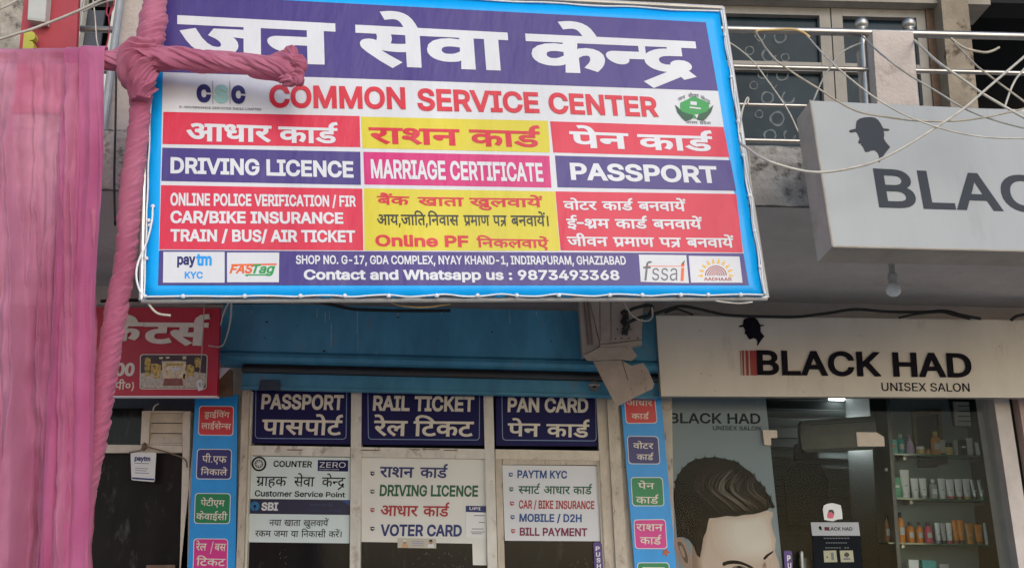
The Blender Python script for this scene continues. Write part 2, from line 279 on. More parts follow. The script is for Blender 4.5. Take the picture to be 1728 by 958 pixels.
111: (415, (207,-8,159,-2,117,17,82,46,56,85,39,133,34,187,39,243,56,291,82,331,117,360,159,378,207,385,256,378,299,360,333,331,359,291,375,243,381,187,375,133,359,85,333,46,299,17,256,-2), (207,47,242,51,270,66,292,89,307,117,316,151,319,187,316,224,307,258,292,287,270,310,242,325,207,330,173,325,145,310,123,287,109,258,99,225,96,187,99,151,109,117,123,89,145,66,173,51)),
112: (425, (53,-143,53,379,112,379,112,319,118,319,137,346,152,360,171,373,197,381,229,385,274,379,313,361,345,331,370,293,385,245,390,189,385,133,370,85,345,45,313,16,274,-2,229,-8,198,-5,173,4,153,17,138,31,118,59,114,59,114,-143), (220,47,253,51,279,65,301,88,316,117,325,151,328,189,325,227,316,261,301,289,280,311,253,325,220,330,188,325,161,312,140,291,125,263,116,229,113,189,116,150,125,115,141,87,161,65,188,51)),
113: (425, (372,-143,311,-143,311,59,306,59,287,31,272,17,252,4,227,-5,195,-8,151,-2,111,16,79,45,55,85,39,133,34,189,39,245,55,293,79,331,112,361,151,379,195,385,228,381,253,373,273,360,287,346,307,319,313,319,313,379,372,379), (205,47,237,51,263,65,284,87,299,115,309,150,312,189,309,229,299,263,285,291,263,312,237,325,205,330,171,325,145,311,123,289,109,261,99,227,96,189,99,151,109,117,124,88,145,65,172,51)),
114: (259, (53,0,53,379,111,379,111,321,115,321,130,347,153,367,181,381,213,385,243,384,243,322,207,326,181,323,159,315,140,301,126,283,117,262,114,237,114,0)),
115: (365, (182,-8,145,-5,112,3,84,18,62,38,45,63,35,94,94,107,105,79,124,60,150,49,181,45,217,49,245,62,262,81,268,103,265,121,254,136,237,147,212,155,149,170,104,186,72,208,53,237,47,274,51,305,65,331,87,354,115,371,149,381,187,385,223,381,254,373,279,358,299,339,314,316,324,290,268,277,258,297,243,315,219,328,187,333,156,329,131,317,114,299,109,277,113,258,124,243,143,232,172,223,229,209,275,194,306,171,325,143,331,107,327,75,313,47,290,24,260,7,223,-5)),
116: (227, (204,379,204,327,7,327,7,379), (65,471,126,471,126,97,129,76,136,61,150,53,171,50,202,53,213,2,192,-3,168,-4,125,2,92,21,71,52,65,93)),
117: (410, (182,-5,147,-1,115,11,89,31,69,59,57,95,53,139,53,379,114,379,114,144,119,105,137,75,164,57,200,50,226,53,249,62,269,77,283,97,293,122,296,153,296,379,357,379,357,0,298,0,298,92,307,92,286,47,257,17,222,1)),
118: (389, (163,0,17,379,84,379,165,155,205,21,184,21,224,155,305,379,371,379,227,0)),
119: (567, (137,0,23,379,87,379,154,137,175,41,165,41,206,214,252,379,317,379,381,136,402,41,391,41,433,214,480,379,545,379,429,0,369,0,305,225,277,337,291,337,248,172,199,0)),
120: (379, (21,0,171,218,171,171,29,379,100,379,207,206,175,206,233,305,281,379,351,379,209,169,209,214,358,0,287,0,231,85,173,181,205,181,148,85,91,0)),
121: (389, (47,-139,61,-86,89,-90,104,-89,118,-84,130,-74,141,-58,163,-1,17,379,84,379,165,155,205,21,184,21,224,155,305,379,371,379,204,-58,191,-85,177,-107,159,-124,139,-136,117,-143,91,-145,55,-141)),
122: (381, (41,0,41,46,254,319,254,323,48,323,48,379,333,379,333,331,126,60,126,56,339,56,339,0)),
2309: (439, (270,125,263,90,244,65,215,51,179,46,133,55,91,83,66,113,41,153,17,205,57,219,83,165,111,123,141,97,175,88,195,91,211,98,221,111,225,131,221,151,213,168,199,185,183,199,149,196,147,236,180,240,202,250,214,265,218,284,215,301,205,313,190,321,173,323,153,321,135,317,98,301,84,341,121,356,145,361,171,363,211,357,240,341,258,315,263,284,254,245,225,215,237,204,279,201,312,203,341,209,341,317,299,317,299,357,447,357,447,317,388,317,388,0,341,0,341,167,314,162,286,160,261,162,268,144)),
2310: (587, (270,125,263,90,244,65,215,51,179,46,133,55,91,83,66,113,41,153,17,205,57,219,83,165,111,123,141,97,175,88,195,91,211,98,221,111,225,131,221,151,213,168,199,185,183,199,149,196,147,236,180,240,202,250,214,265,218,284,215,301,205,313,190,321,173,323,153,321,135,317,98,301,84,341,121,356,145,361,171,363,211,357,240,341,258,315,263,284,254,245,225,215,237,204,279,201,312,203,341,209,341,317,299,317,299,357,596,357,596,317,537,317,537,0,490,0,490,317,388,317,388,0,341,0,341,167,314,162,286,160,261,162,268,144)),
2311: (282, (155,127,123,123,93,113,67,131,47,151,33,175,29,202,30,217,35,230,41,240,50,249,64,257,81,263,101,266,181,267,181,317,0,317,0,357,290,357,290,317,227,317,227,226,96,225,83,219,77,211,75,199,77,187,83,176,100,159,127,167,158,169,197,163,229,147,250,122,257,89,251,55,233,29,204,12,166,2,239,-23,219,-63,157,-32,101,1,71,4,47,11,33,21,27,37,29,49,35,58,45,65,58,67,70,65,82,61,111,40,126,39,161,42,188,51,205,66,210,88,207,105,196,117,179,125)),
2312: (282, (155,127,123,123,93,113,67,131,47,151,33,175,29,202,30,217,35,230,41,240,50,249,64,257,81,263,101,266,181,267,181,317,0,317,0,357,290,357,290,317,227,317,227,226,96,225,83,219,77,211,75,199,77,187,83,176,100,159,127,167,158,169,197,163,229,147,250,122,257,89,251,55,233,29,204,12,166,2,239,-23,219,-63,157,-32,101,1,71,4,47,11,33,21,27,37,29,49,35,58,45,65,58,67,70,65,82,61,111,40,126,39,161,42,188,51,205,66,210,88,207,105,196,117,179,125), (168,353,148,395,141,417,139,438,146,471,165,495,194,510,229,515,263,511,289,501,277,463,256,471,233,475,213,472,197,462,189,447,185,429,187,410,193,392,215,353)),
2313: (315, (0,357,323,357,323,317,260,317,274,293,279,267,273,235,259,209,233,189,253,169,270,145,283,119,287,87,283,61,274,39,259,22,239,10,215,3,189,0,157,5,126,17,97,41,69,75,43,121,17,180,57,194,74,152,93,115,113,85,135,62,158,47,184,43,205,45,223,53,234,68,238,92,235,115,225,135,209,155,189,173,151,169,149,209,186,213,211,224,227,241,232,266,230,282,223,296,214,307,201,317,0,317)),
2314: (439, (0,357,448,357,448,317,260,317,274,293,279,267,273,235,259,209,233,189,256,165,274,177,292,185,310,189,329,191,363,185,390,169,408,141,414,106,412,80,405,53,394,27,377,0,335,23,349,41,359,61,366,81,368,104,365,126,357,141,343,149,325,151,302,146,278,131,284,110,287,87,283,61,274,39,259,22,239,10,215,3,189,0,157,5,126,17,97,41,69,75,43,121,17,180,57,194,74,152,93,115,113,85,135,62,158,47,184,43,205,45,223,53,234,68,238,92,235,115,225,135,209,155,189,173,151,169,149,209,186,213,211,224,227,241,232,266,230,282,223,296,214,307,201,317,0,317)),
2319: (317, (326,317,272,317,271,192,268,172,262,155,253,141,226,120,185,110,177,153,198,158,213,168,223,185,226,218,226,317,92,317,93,160,97,145,101,132,108,122,132,103,213,56,243,36,264,17,275,-4,279,-31,277,-53,270,-74,252,-106,211,-81,225,-57,230,-44,231,-31,227,-13,220,-3,191,17,96,74,79,88,65,103,55,122,48,147,45,181,45,317,0,317,0,357,326,357)),
2320: (317, (326,317,272,317,271,192,268,172,262,155,253,141,226,120,185,110,177,153,198,158,213,168,223,185,226,218,226,317,92,317,93,160,97,145,101,132,108,122,132,103,213,56,243,36,264,17,275,-4,279,-31,277,-53,270,-74,252,-106,211,-81,225,-57,230,-44,231,-31,227,-13,220,-3,191,17,96,74,79,88,65,103,55,122,48,147,45,181,45,317,0,317,0,357,326,357), (226,353,214,394,203,425,190,447,177,462,161,470,143,473,120,470,102,465,89,507,113,513,141,515,169,511,195,500,216,480,235,450,253,408,269,353)),
2323: (587, (270,125,263,90,244,65,215,51,179,46,133,55,91,83,66,113,41,153,17,205,57,219,83,165,111,123,141,97,175,88,195,91,211,98,221,111,225,131,221,151,213,168,199,185,183,199,149,196,147,236,180,240,202,250,214,265,218,284,215,301,205,313,190,321,173,323,153,321,135,317,98,301,84,341,121,356,145,361,171,363,211,357,240,341,258,315,263,284,254,245,225,215,237,204,279,201,312,203,341,209,341,317,299,317,299,357,596,357,596,317,537,317,537,0,490,0,490,317,388,317,388,0,341,0,341,167,314,162,286,160,261,162,268,144), (491,353,479,394,467,425,454,447,441,462,425,470,407,473,384,470,367,465,353,507,377,513,405,515,434,511,459,500,480,480,499,450,517,408,533,353)),
2324: (587, (270,125,263,90,244,65,215,51,179,46,133,55,91,83,66,113,41,153,17,205,57,219,83,165,111,123,141,97,175,88,195,91,211,98,221,111,225,131,221,151,213,168,199,185,183,199,149,196,147,236,180,240,202,250,214,265,218,284,215,301,205,313,190,321,173,323,153,321,135,317,98,301,84,341,121,356,145,361,171,363,211,357,240,341,258,315,263,284,254,245,225,215,237,204,279,201,312,203,341,209,341,317,299,317,299,357,596,357,596,317,537,317,537,0,490,0,490,317,388,317,388,0,341,0,341,167,314,162,286,160,261,162,268,144), (485,353,470,373,457,387,443,395,431,401,404,404,380,401,357,392,342,431,369,441,401,444,425,441,446,431,465,417,480,397,483,399,471,425,460,445,449,459,437,468,423,473,406,475,383,473,366,467,353,507,377,513,405,515,434,511,459,500,480,480,499,450,517,408,533,353)),
2325: (438, (446,317,259,317,259,201,290,222,327,229,361,223,388,205,405,177,411,137,409,110,403,81,391,51,374,23,333,46,345,66,356,89,363,113,365,136,363,160,354,177,341,186,323,189,291,179,259,148,259,0,213,0,213,100,179,78,157,71,130,68,103,71,79,79,57,93,41,112,30,137,27,167,34,208,58,239,95,260,140,267,195,261,191,219,168,223,143,225,113,221,91,209,77,192,73,168,77,141,91,123,109,111,131,108,155,111,176,120,213,149,213,317,0,317,0,357,446,357)),
2326: (470, (419,317,419,0,372,0,372,26,351,16,328,9,280,4,219,12,162,35,105,75,49,137,36,155,28,170,23,194,25,205,31,216,43,223,60,226,73,224,85,219,104,201,114,213,120,229,125,263,123,291,115,317,0,317,0,357,479,357,479,317), (307,133,326,135,343,141,372,161,372,317,161,317,169,293,171,263,166,221,151,189,127,164,95,145,137,103,180,71,228,52,281,45,305,47,329,51,351,59,372,70,372,114,341,100,321,95,299,94,273,97,251,105,231,119,217,137,207,159,205,183,211,221,232,249,264,266,305,272,344,269,354,266,351,226,331,230,310,232,285,229,267,219,255,203,251,181,255,160,267,145,285,136)),
2327: (323, (119,317,119,135,118,121,112,111,103,105,92,102,77,105,61,114,47,127,35,143,26,161,23,177,25,189,31,198,42,204,73,206,73,317,0,317,0,357,332,357,332,317,272,317,272,0,226,0,226,317)),
2328: (339, (347,317,289,317,289,0,242,0,242,95,202,76,178,70,149,68,109,73,77,91,56,118,49,153,55,184,63,198,73,210,53,223,37,241,27,263,24,285,25,302,30,317,0,317,0,357,347,357), (96,155,100,133,112,119,131,111,153,108,181,111,205,120,225,134,242,149,242,317,83,317,74,301,71,284,74,265,83,251,97,242,115,237,151,241,177,239,173,199,157,200,131,197,112,189,100,174)),
2330: (364, (373,317,313,317,313,0,267,0,267,95,231,77,209,70,182,68,142,74,109,93,88,121,81,158,83,174,88,189,96,203,106,213,22,212,22,253,223,253,219,213,201,213,171,209,147,199,132,181,127,157,131,136,143,120,161,111,182,108,209,111,231,120,251,134,267,149,267,317,0,317,0,357,373,357)),
2331: (403, (170,40,212,45,251,58,283,79,308,107,324,141,330,178,327,203,317,223,301,236,280,241,263,238,252,230,245,219,243,205,247,188,259,173,279,159,307,150,289,114,248,129,221,151,205,176,199,205,203,230,215,251,235,267,261,276,261,317,0,317,0,357,411,357,411,317,307,317,307,274,334,263,356,243,370,214,375,177,371,144,361,112,343,82,319,55,290,33,255,15,215,4,170,0,121,6,86,24,65,51,58,85,62,109,76,133,55,146,38,163,28,183,25,206,31,237,51,259,81,273,118,277,156,274,165,272,162,232,144,237,122,239,94,234,77,222,71,201,75,186,84,175,98,167,116,161,133,165,177,165,173,125,159,125,129,121,111,107,105,85,109,65,123,51,143,43)),
2332: (426, (375,317,375,0,329,0,329,213,217,214,236,195,251,174,260,151,263,125,260,101,251,81,237,65,220,55,200,48,178,46,149,50,120,63,93,87,67,121,42,169,18,230,59,245,85,177,114,128,143,98,176,88,193,90,206,97,215,111,218,131,213,155,200,178,181,199,157,217,173,253,329,253,329,317,0,317,0,357,435,357,435,317)),
2333: (434, (155,127,123,123,93,113,67,131,47,151,33,175,29,202,30,217,35,230,41,240,50,249,64,257,79,263,99,266,181,267,181,317,0,317,0,357,443,357,443,317,383,317,383,0,337,0,337,120,309,115,278,113,251,116,257,89,251,55,233,29,204,12,166,2,239,-23,219,-63,157,-32,101,1,71,4,47,11,33,21,27,37,29,49,35,58,45,65,58,67,70,65,82,61,111,40,126,39,161,42,188,51,205,66,210,88,207,105,196,117,179,125), (276,154,307,156,337,163,337,317,227,317,227,226,96,225,83,219,77,211,75,199,77,187,83,176,100,159,127,167,158,169,181,167,202,161,236,156)),
2335: (289, (298,317,213,317,213,201,156,199,135,196,119,191,104,183,80,157,73,123,75,98,85,78,99,62,118,51,139,45,163,43,191,44,215,50,261,69,277,27,223,8,194,2,164,0,127,4,93,15,65,33,44,58,31,89,27,127,31,161,46,189,69,212,97,228,130,238,167,241,167,317,0,317,0,357,298,357)),
2336: (336, (345,317,213,317,213,238,254,217,284,188,303,153,309,114,305,77,291,49,269,27,240,12,207,3,171,0,112,8,66,33,36,71,27,124,31,159,46,189,69,211,97,228,130,238,167,241,167,317,0,317,0,357,345,357), (168,41,205,46,236,59,256,81,263,115,259,141,247,165,226,185,197,201,177,201,138,197,107,185,93,173,82,159,75,141,73,121,79,85,99,61,131,46)),
2337: (331, (205,127,172,123,143,113,117,131,97,151,83,175,79,202,80,217,85,230,91,240,100,249,114,257,131,263,151,266,230,267,230,317,0,317,0,357,340,357,340,317,277,317,277,226,146,225,133,219,127,211,125,199,127,187,133,176,150,159,177,167,208,169,247,163,279,147,300,122,307,89,300,53,279,25,243,6,193,0,140,6,93,25,51,54,15,91,49,119,83,85,116,61,153,47,193,43,231,47,253,63,260,87,257,105,246,117,229,125)),
2338: (323, (177,0,135,4,98,16,68,35,45,61,31,94,27,133,31,169,47,200,71,224,101,241,137,252,175,256,175,317,0,317,0,357,331,357,331,317,221,317,221,215,166,214,142,211,124,204,108,196,93,183,81,168,75,149,73,127,77,97,91,73,113,55,143,43,136,67,134,90,136,109,143,127,155,143,171,155,193,163,218,165,244,163,265,155,280,143,291,127,298,109,301,90,292,54,267,25,228,6), (176,81,178,60,185,40,214,44,237,54,252,69,257,90,255,105,247,117,236,125,221,127,203,124,189,115,179,100)),
2339: (415, (364,317,364,0,317,0,317,317,241,317,240,162,237,143,230,128,221,114,207,101,190,91,169,86,144,84,98,92,65,118,57,133,51,151,47,174,45,317,0,317,0,357,423,357,423,317), (143,125,168,129,185,143,193,165,195,203,195,317,92,317,93,183,97,155,102,144,118,130,129,126)),
2340: (327, (276,317,276,0,230,0,230,189,137,187,115,185,99,180,86,172,76,157,73,136,78,109,93,82,120,54,155,23,125,-7,75,39,55,63,39,87,29,112,26,139,28,158,33,175,43,190,53,201,72,214,93,223,121,227,230,229,230,317,0,317,0,357,335,357,335,317)),
2341: (369, (317,317,317,0,271,0,271,103,253,93,231,84,207,78,177,76,132,83,94,104,65,138,48,185,94,199,125,217,141,240,147,268,143,293,133,311,117,323,98,326,85,325,75,319,68,311,65,299,71,283,86,271,112,265,107,225,74,233,48,247,32,269,27,298,31,326,47,347,71,359,99,363,122,361,144,353,163,340,179,322,189,299,193,269,187,231,170,201,142,177,105,157,119,139,135,127,154,119,181,117,208,119,231,128,252,141,271,158,271,317,224,317,224,357,377,357,377,317)),
2342: (299, (237,-33,197,42,165,39,141,41,116,45,93,53,71,65,53,81,39,101,29,126,27,156,29,180,35,199,45,216,59,230,80,245,105,255,134,260,169,262,169,317,0,317,0,357,307,357,307,317,216,317,216,221,158,220,134,217,115,212,99,204,88,194,79,182,74,167,73,151,78,123,95,100,124,85,179,81,176,101,179,118,188,129,201,136,214,138,236,135,252,124,261,109,265,93,263,77,257,65,247,56,235,49,276,-14)),
2343: (353, (362,317,302,317,302,0,255,0,255,86,217,67,193,61,163,59,123,65,91,83,71,109,64,144,69,174,75,188,85,200,61,213,41,231,29,254,24,283,30,315,48,340,75,357,107,363,135,359,158,347,173,329,179,305,173,279,155,255,121,277,129,289,132,302,127,319,118,324,106,326,91,323,78,313,69,299,67,281,69,264,75,251,86,241,99,235,128,228,165,233,191,231,187,191,171,191,145,188,126,179,114,165,110,146,114,125,126,111,145,102,168,99,196,103,219,112,239,125,255,141,255,317,220,317,220,357,362,357)),
2344: (319, (0,357,327,357,327,317,267,317,267,0,221,0,221,171,117,171,117,140,115,126,109,116,100,110,88,108,73,111,59,120,44,133,32,149,24,166,21,183,23,195,29,204,40,210,56,212,221,212,221,317,0,317)),
2346: (326, (275,317,275,0,229,0,229,110,193,91,171,86,146,84,124,86,104,91,87,100,73,111,61,128,52,148,47,173,45,205,45,317,0,317,0,357,335,357,335,317), (229,317,92,317,93,175,99,153,109,138,126,128,151,125,173,127,194,135,213,147,229,161)),
2347: (443, (264,317,264,201,279,213,295,222,313,227,332,229,366,223,393,205,411,177,417,137,414,110,408,81,396,51,379,23,338,46,351,66,361,89,368,113,371,136,367,160,359,177,345,186,327,189,297,179,264,147,264,0,218,0,218,111,185,92,165,86,143,84,121,86,101,92,85,101,72,113,59,131,51,150,47,174,45,317,0,317,0,357,451,357,451,317), (92,317,93,179,95,161,100,149,108,138,123,128,143,125,165,127,185,135,202,145,218,160,218,317)),
2348: (328, (336,317,277,317,277,0,230,0,230,95,193,76,168,70,139,68,108,71,81,80,58,94,41,113,30,137,27,164,35,208,61,240,101,260,152,267,212,261,209,221,183,225,154,227,132,225,209,129,230,147,230,317,0,317,0,357,336,357), (73,165,78,139,92,120,113,109,139,106,159,107,177,112,97,213,79,193)),
2349: (404, (100,363,120,361,138,357,153,349,167,337,177,323,184,306,189,283,191,185,306,185,306,317,231,317,231,357,412,357,412,317,353,317,353,0,306,0,306,143,191,143,189,106,183,95,173,89,163,87,151,89,139,94,117,112,101,136,96,149,94,160,96,169,102,177,113,183,145,185,145,269,143,286,139,299,133,309,119,322,97,326,83,325,73,319,67,310,65,299,69,285,79,275,97,267,125,264,121,223,82,231,52,245,33,267,27,299,32,328,48,348,72,359)),
2350: (343, (293,317,293,0,246,0,246,143,119,143,117,106,111,95,101,89,91,87,80,89,69,94,46,112,29,136,24,149,23,160,25,169,30,177,41,183,73,185,73,317,0,317,0,357,351,357,351,317), (246,317,119,317,119,185,246,185)),
2351: (333, (342,357,342,317,282,317,282,0,235,0,235,103,197,84,173,78,145,76,99,85,62,111,36,151,22,203,53,212,75,224,87,240,92,263,90,278,85,293,71,317,0,317,0,357), (74,173,87,148,103,131,123,120,149,117,175,119,199,129,219,142,235,157,235,317,121,317,134,286,138,255,131,219,109,191)),
2352: (235, (227,24,196,-7,132,50,59,127,33,163,27,175,23,195,25,206,31,216,43,223,60,226,73,224,85,219,104,201,123,213,137,229,145,248,147,269,144,295,137,317,0,317,0,357,243,357,243,317,184,317,191,293,193,263,190,234,181,209,165,189,146,173,123,158,96,146,156,84)),
2354: (389, (0,317,0,357,398,357,398,317,338,317,338,0,292,0,292,204,270,203,255,197,241,188,228,173,215,150,205,119,160,133,168,158,179,180,151,197,137,201,120,203,100,199,85,189,75,175,73,155,75,135,85,114,100,94,147,49,177,23,147,-7,85,48,61,74,42,101,30,129,26,158,29,185,40,207,56,224,75,236,97,243,117,245,141,243,163,237,184,226,203,213,241,237,292,245,292,317)),
2357: (319, (328,317,268,317,268,0,222,0,222,95,186,76,162,70,134,68,105,71,79,80,57,94,41,113,30,137,27,164,35,208,59,240,98,260,147,267,187,263,203,261,201,219,176,223,149,225,117,221,93,209,78,190,73,165,77,139,91,122,111,111,135,108,163,111,187,121,206,135,222,149,222,317,0,317,0,357,328,357)),
2358: (391, (70,109,51,111,37,119,27,131,23,147,25,161,33,172,45,178,60,181,81,176,110,159,136,171,157,193,171,220,175,255,171,283,158,306,139,320,114,325,99,323,88,317,81,308,79,297,85,278,93,269,107,261,127,255,155,253,145,213,98,221,65,240,45,266,38,297,43,323,58,345,83,359,117,363,143,360,168,351,189,335,206,314,217,287,221,253,215,215,201,179,177,149,146,127,196,77,238,25,201,-1,148,67,125,92,103,111), (339,317,339,0,293,0,293,317,242,317,242,357,399,357,399,317)),
2359: (332, (341,357,341,317,281,317,281,0,235,0,235,110,196,92,173,86,146,84,124,86,104,91,87,100,73,111,61,128,52,148,47,173,45,205,45,317,0,317,0,357), (235,317,118,317,235,165), (109,138,125,128,151,125,180,129,207,141,91,291,93,175,99,153)),
2360: (388, (337,317,337,0,291,0,291,153,257,146,218,144,167,149,122,159,96,145,121,115,151,84,218,24,187,-7,127,50,57,127,31,163,26,175,23,195,25,206,31,216,43,223,60,226,73,224,85,219,104,201,114,213,120,229,125,263,122,294,115,317,0,317,0,357,397,357,397,317), (212,185,253,187,291,195,291,317,161,317,168,293,171,263,170,241,166,221,159,205,151,191,181,187)),
2361: (305, (185,39,203,47,218,56,228,69,231,85,227,105,215,119,193,129,161,131,126,127,100,115,85,96,79,71,81,54,86,37,96,19,113,0,138,-23,173,-51,143,-81,96,-42,62,-5,41,33,33,75,35,95,42,113,53,129,66,143,47,168,41,184,39,202,41,217,45,230,52,240,61,249,75,257,91,263,109,266,207,267,207,317,0,317,0,357,313,357,313,317,254,317,254,226,107,225,94,219,88,211,85,199,87,189,91,179,105,163,133,170,163,172,199,169,228,160,249,147,265,129,273,109,276,88,271,57,257,33,233,14,200,1)),
2366: (149, (97,317,97,0,51,0,51,317,0,317,0,357,157,357,157,317)),
2367: (149, (51,317,0,317,0,357,46,357,35,384,31,416,39,456,64,487,103,508,153,515,229,503,297,471,355,419,405,353,356,353,311,406,264,443,214,466,163,473,127,469,99,457,83,436,77,410,78,394,83,380,95,357,157,357,157,317,97,317,97,0,51,0)),
2368: (149, (-106,353,-121,392,-127,429,-120,463,-102,491,-73,509,-35,515,-3,511,23,498,44,477,62,447,78,407,93,357,157,357,157,317,97,317,97,0,51,0,51,317,0,317,0,357,50,357,33,409,17,445,-5,467,-33,474,-53,471,-68,460,-77,443,-80,421,-79,403,-74,386,-60,353)),
2369: (0, (-143,-7,-111,3,-78,6,-40,1,-11,-16,7,-41,13,-74,6,-106,-14,-131,-47,-149,-90,-154,-142,-147,-187,-127,-225,-97,-261,-57,-226,-33,-205,-58,-184,-78,-163,-93,-141,-104,-117,-111,-90,-113,-57,-108,-36,-94,-29,-70,-33,-53,-43,-42,-59,-35,-75,-33,-103,-36,-127,-45)),
2370: (0, (-36,-141,-67,-150,-99,-154,-138,-148,-167,-131,-185,-105,-191,-73,-185,-42,-165,-17,-134,1,-93,6,-53,2,-18,-10,13,-29,39,-52,63,-79,83,-109,48,-131,17,-89,-15,-58,-50,-39,-89,-33,-115,-35,-134,-44,-145,-57,-149,-73,-145,-92,-135,-104,-119,-111,-102,-113,-75,-109,-51,-101)),
2375: (0, (-97,353,-109,394,-121,425,-133,447,-147,462,-163,470,-181,473,-203,470,-221,465,-235,507,-211,513,-183,515,-154,511,-129,500,-107,480,-88,450,-71,408,-54,353)),
2376: (0, (-103,353,-118,373,-131,387,-144,395,-157,401,-184,404,-207,401,-231,392,-246,431,-218,441,-187,444,-163,441,-141,431,-123,417,-107,397,-105,399,-117,425,-127,445,-139,459,-151,468,-165,473,-181,475,-205,473,-222,467,-235,507,-211,513,-183,515,-154,511,-129,500,-107,480,-88,450,-71,408,-54,353)),
2379: (149, (97,317,97,0,51,0,51,317,0,317,0,357,157,357,157,317), (52,353,40,394,28,425,15,447,2,462,-14,470,-32,473,-55,470,-73,465,-86,507,-62,513,-34,515,-5,511,20,500,41,480,61,450,78,408,95,353)),
2380: (149, (97,317,97,0,51,0,51,317,0,317,0,357,157,357,157,317), (46,353,31,373,17,387,5,395,-8,401,-35,404,-59,401,-82,392,-97,431,-69,441,-39,444,-14,441,7,431,26,417,41,397,43,399,32,425,21,445,10,459,-2,468,-16,473,-33,475,-56,473,-73,467,-86,507,-62,513,-34,515,-5,511,20,500,41,480,61,450,78,408,95,353)),
2306: (0, (-106,443,-104,456,-97,467,-87,474,-75,477,-63,474,-52,467,-45,456,-43,443,-45,431,-52,420,-63,413,-75,410,-87,413,-97,420,-104,431)),
2307: (156, (45,250,47,264,55,276,67,284,80,287,93,284,105,276,112,264,115,250,112,236,105,224,93,216,80,213,67,216,55,224,47,236), (45,68,47,82,55,93,67,102,80,105,93,102,105,93,112,82,115,68,112,54,105,42,93,34,80,31,67,34,55,42,47,54)),
2381: (0, (-103,-25,-75,-23,-39,-26,-7,-37,20,-54,45,-77,87,-131,54,-154,25,-114,-4,-87,-35,-70,-72,-65,-96,-68)),
2371: (0, (15,-134,-18,-147,-39,-153,-61,-154,-99,-148,-129,-131,-147,-105,-153,-73,-147,-42,-127,-17,-95,2,-51,11,-47,-27,-76,-34,-95,-44,-107,-59,-110,-76,-107,-93,-96,-104,-81,-111,-64,-113,-47,-112,-17,-103,1,-94)),
2404: (218, (111,357,158,357,158,0,111,0)),
2406: (317, (158,69,127,73,99,84,75,101,58,125,47,153,43,185,47,216,58,244,75,267,98,284,126,295,157,299,189,295,217,284,241,267,259,243,270,215,273,183,270,152,259,124,241,101,218,84,190,73), (157,110,185,115,207,131,221,155,226,185,222,215,208,238,187,253,159,258,132,253,110,237,95,213,90,183,95,153,109,131,130,115)),
}
# ---------------------------------------------------------------- helpers: lettering
GL = {k: (g[0]/1000, [[(c[i]/1000, c[i+1]/1000) for i in range(0, len(c), 2)] for c in g[1:]]) for k, g in GLYPHS.items()}
GL = {chr(k): g for k, g in GL.items()}
HALANT = '\u094d'
def _area(c): return sum(c[i][0]*c[(i+1) % len(c)][1]-c[(i+1) % len(c)][0]*c[i][1] for i in range(len(c)))/2
def _stroke(P, wd):
    P = [Vector(p) for p in P]; l, r = [], []
    for i, p in enumerate(P):
        t = (P[min(i+1, len(P)-1)]-P[max(i-1, 0)]).normalized(); n = Vector((-t.y, t.x))*wd/2
        l.append(tuple(p+n)); r.append(tuple(p-n))
    c = l+r[::-1]
    return c if _area(c) < 0 else c[::-1]
def _clip(c, x):
    out = []
    for i in range(len(c)):
        a, b = c[i], c[(i+1) % len(c)]
        if a[0] <= x: out.append(a)
        if (a[0] <= x) != (b[0] <= x):
            t = (x-a[0])/(b[0]-a[0]); out.append((x, a[1]+t*(b[1]-a[1])))
    return out
MARKS = set('\u0941\u0942\u0947\u0948\u0902')
def shape(text, lat_scale=1.0):
    """lay a line of Latin or Devanagari out; returns contours (conjuncts, reph and short-i placed by hand)"""
    cl = []; i = 0; x = 0.0
    def put(cs, dx, k=1.0): cl.extend([[(p[0]*k+dx, p[1]*k) for p in c] for c in cs])
    while i < len(text):
        ch = text[i]
        if ch == ' ': x += .2; i += 1; continue
        if ch == '\u2013' or ord(ch) < 0x900:
            if ch == '\u2013': put([_stroke([(.02, .2), (.2, .2)], .05)], x); x += .22; i += 1; continue
            a, cs = GL[ch]; put(cs, x, lat_scale); x += a*lat_scale; i += 1; continue
        # one Devanagari cluster
        reph = False; seq = []
        if text[i:i+2] == '\u0930'+HALANT: reph = True; i += 2
        seq.append(text[i]); i += 1; rak = False
        while i+1 < len(text) and text[i] == HALANT:
            if text[i+1] == '\u0930': rak = True; i += 2
            else: seq.append(text[i+1]); i += 2
        tail = []
        while i < len(text) and text[i] in '\u093e\u093f\u0940\u0941\u0942\u0947\u0948\u094b\u094c\u0902':
            tail.append(text[i]); i += 1
        if '\u093f' in tail: a, cs = GL['\u093f']; put(cs, x); x += a
        for k, c in enumerate(seq):
            a, cs = GL[c]
            if k < len(seq)-1:
                put([_clip(q, a-.1) for q in cs], x); x += a-.1; continue
            if rak and c == '\u0924':
                put(GL['\u093e'][1], x+.17); put([_stroke([(0, .337), (.2, .337)], .041), _stroke([(.05, .165), (.24, .165)], .046), _stroke([(.24, .165), (.04, -.01)], .046)], x); x += .319
                continue
            put(cs, x)
            if rak:
                if c == '\u0926': put([_stroke([(.215, .03), (.03, -.11)], .048)], x)
                elif c == '\u0921': put([_stroke([(.17, -.02), (.09, -.12)], .04), _stroke([(.17, -.02), (.26, -.12)], .04)], x)
                else: put([_stroke([(a-.07, .14), (a-.25, .0)], .046)], x)
            x += a
        for c in tail:
            if c == '\u093f': continue
            a, cs = GL[c]; put(cs, x + (.07 if c == '\u0902' and len(tail) > 1 else 0)); x += a
        if reph:
            e = x-.07
            put([_stroke([(e, .33), (e-.01, .40), (e, .44), (e+.03, .475), (e+.08, .485)], .048)], e*0)
    return cl
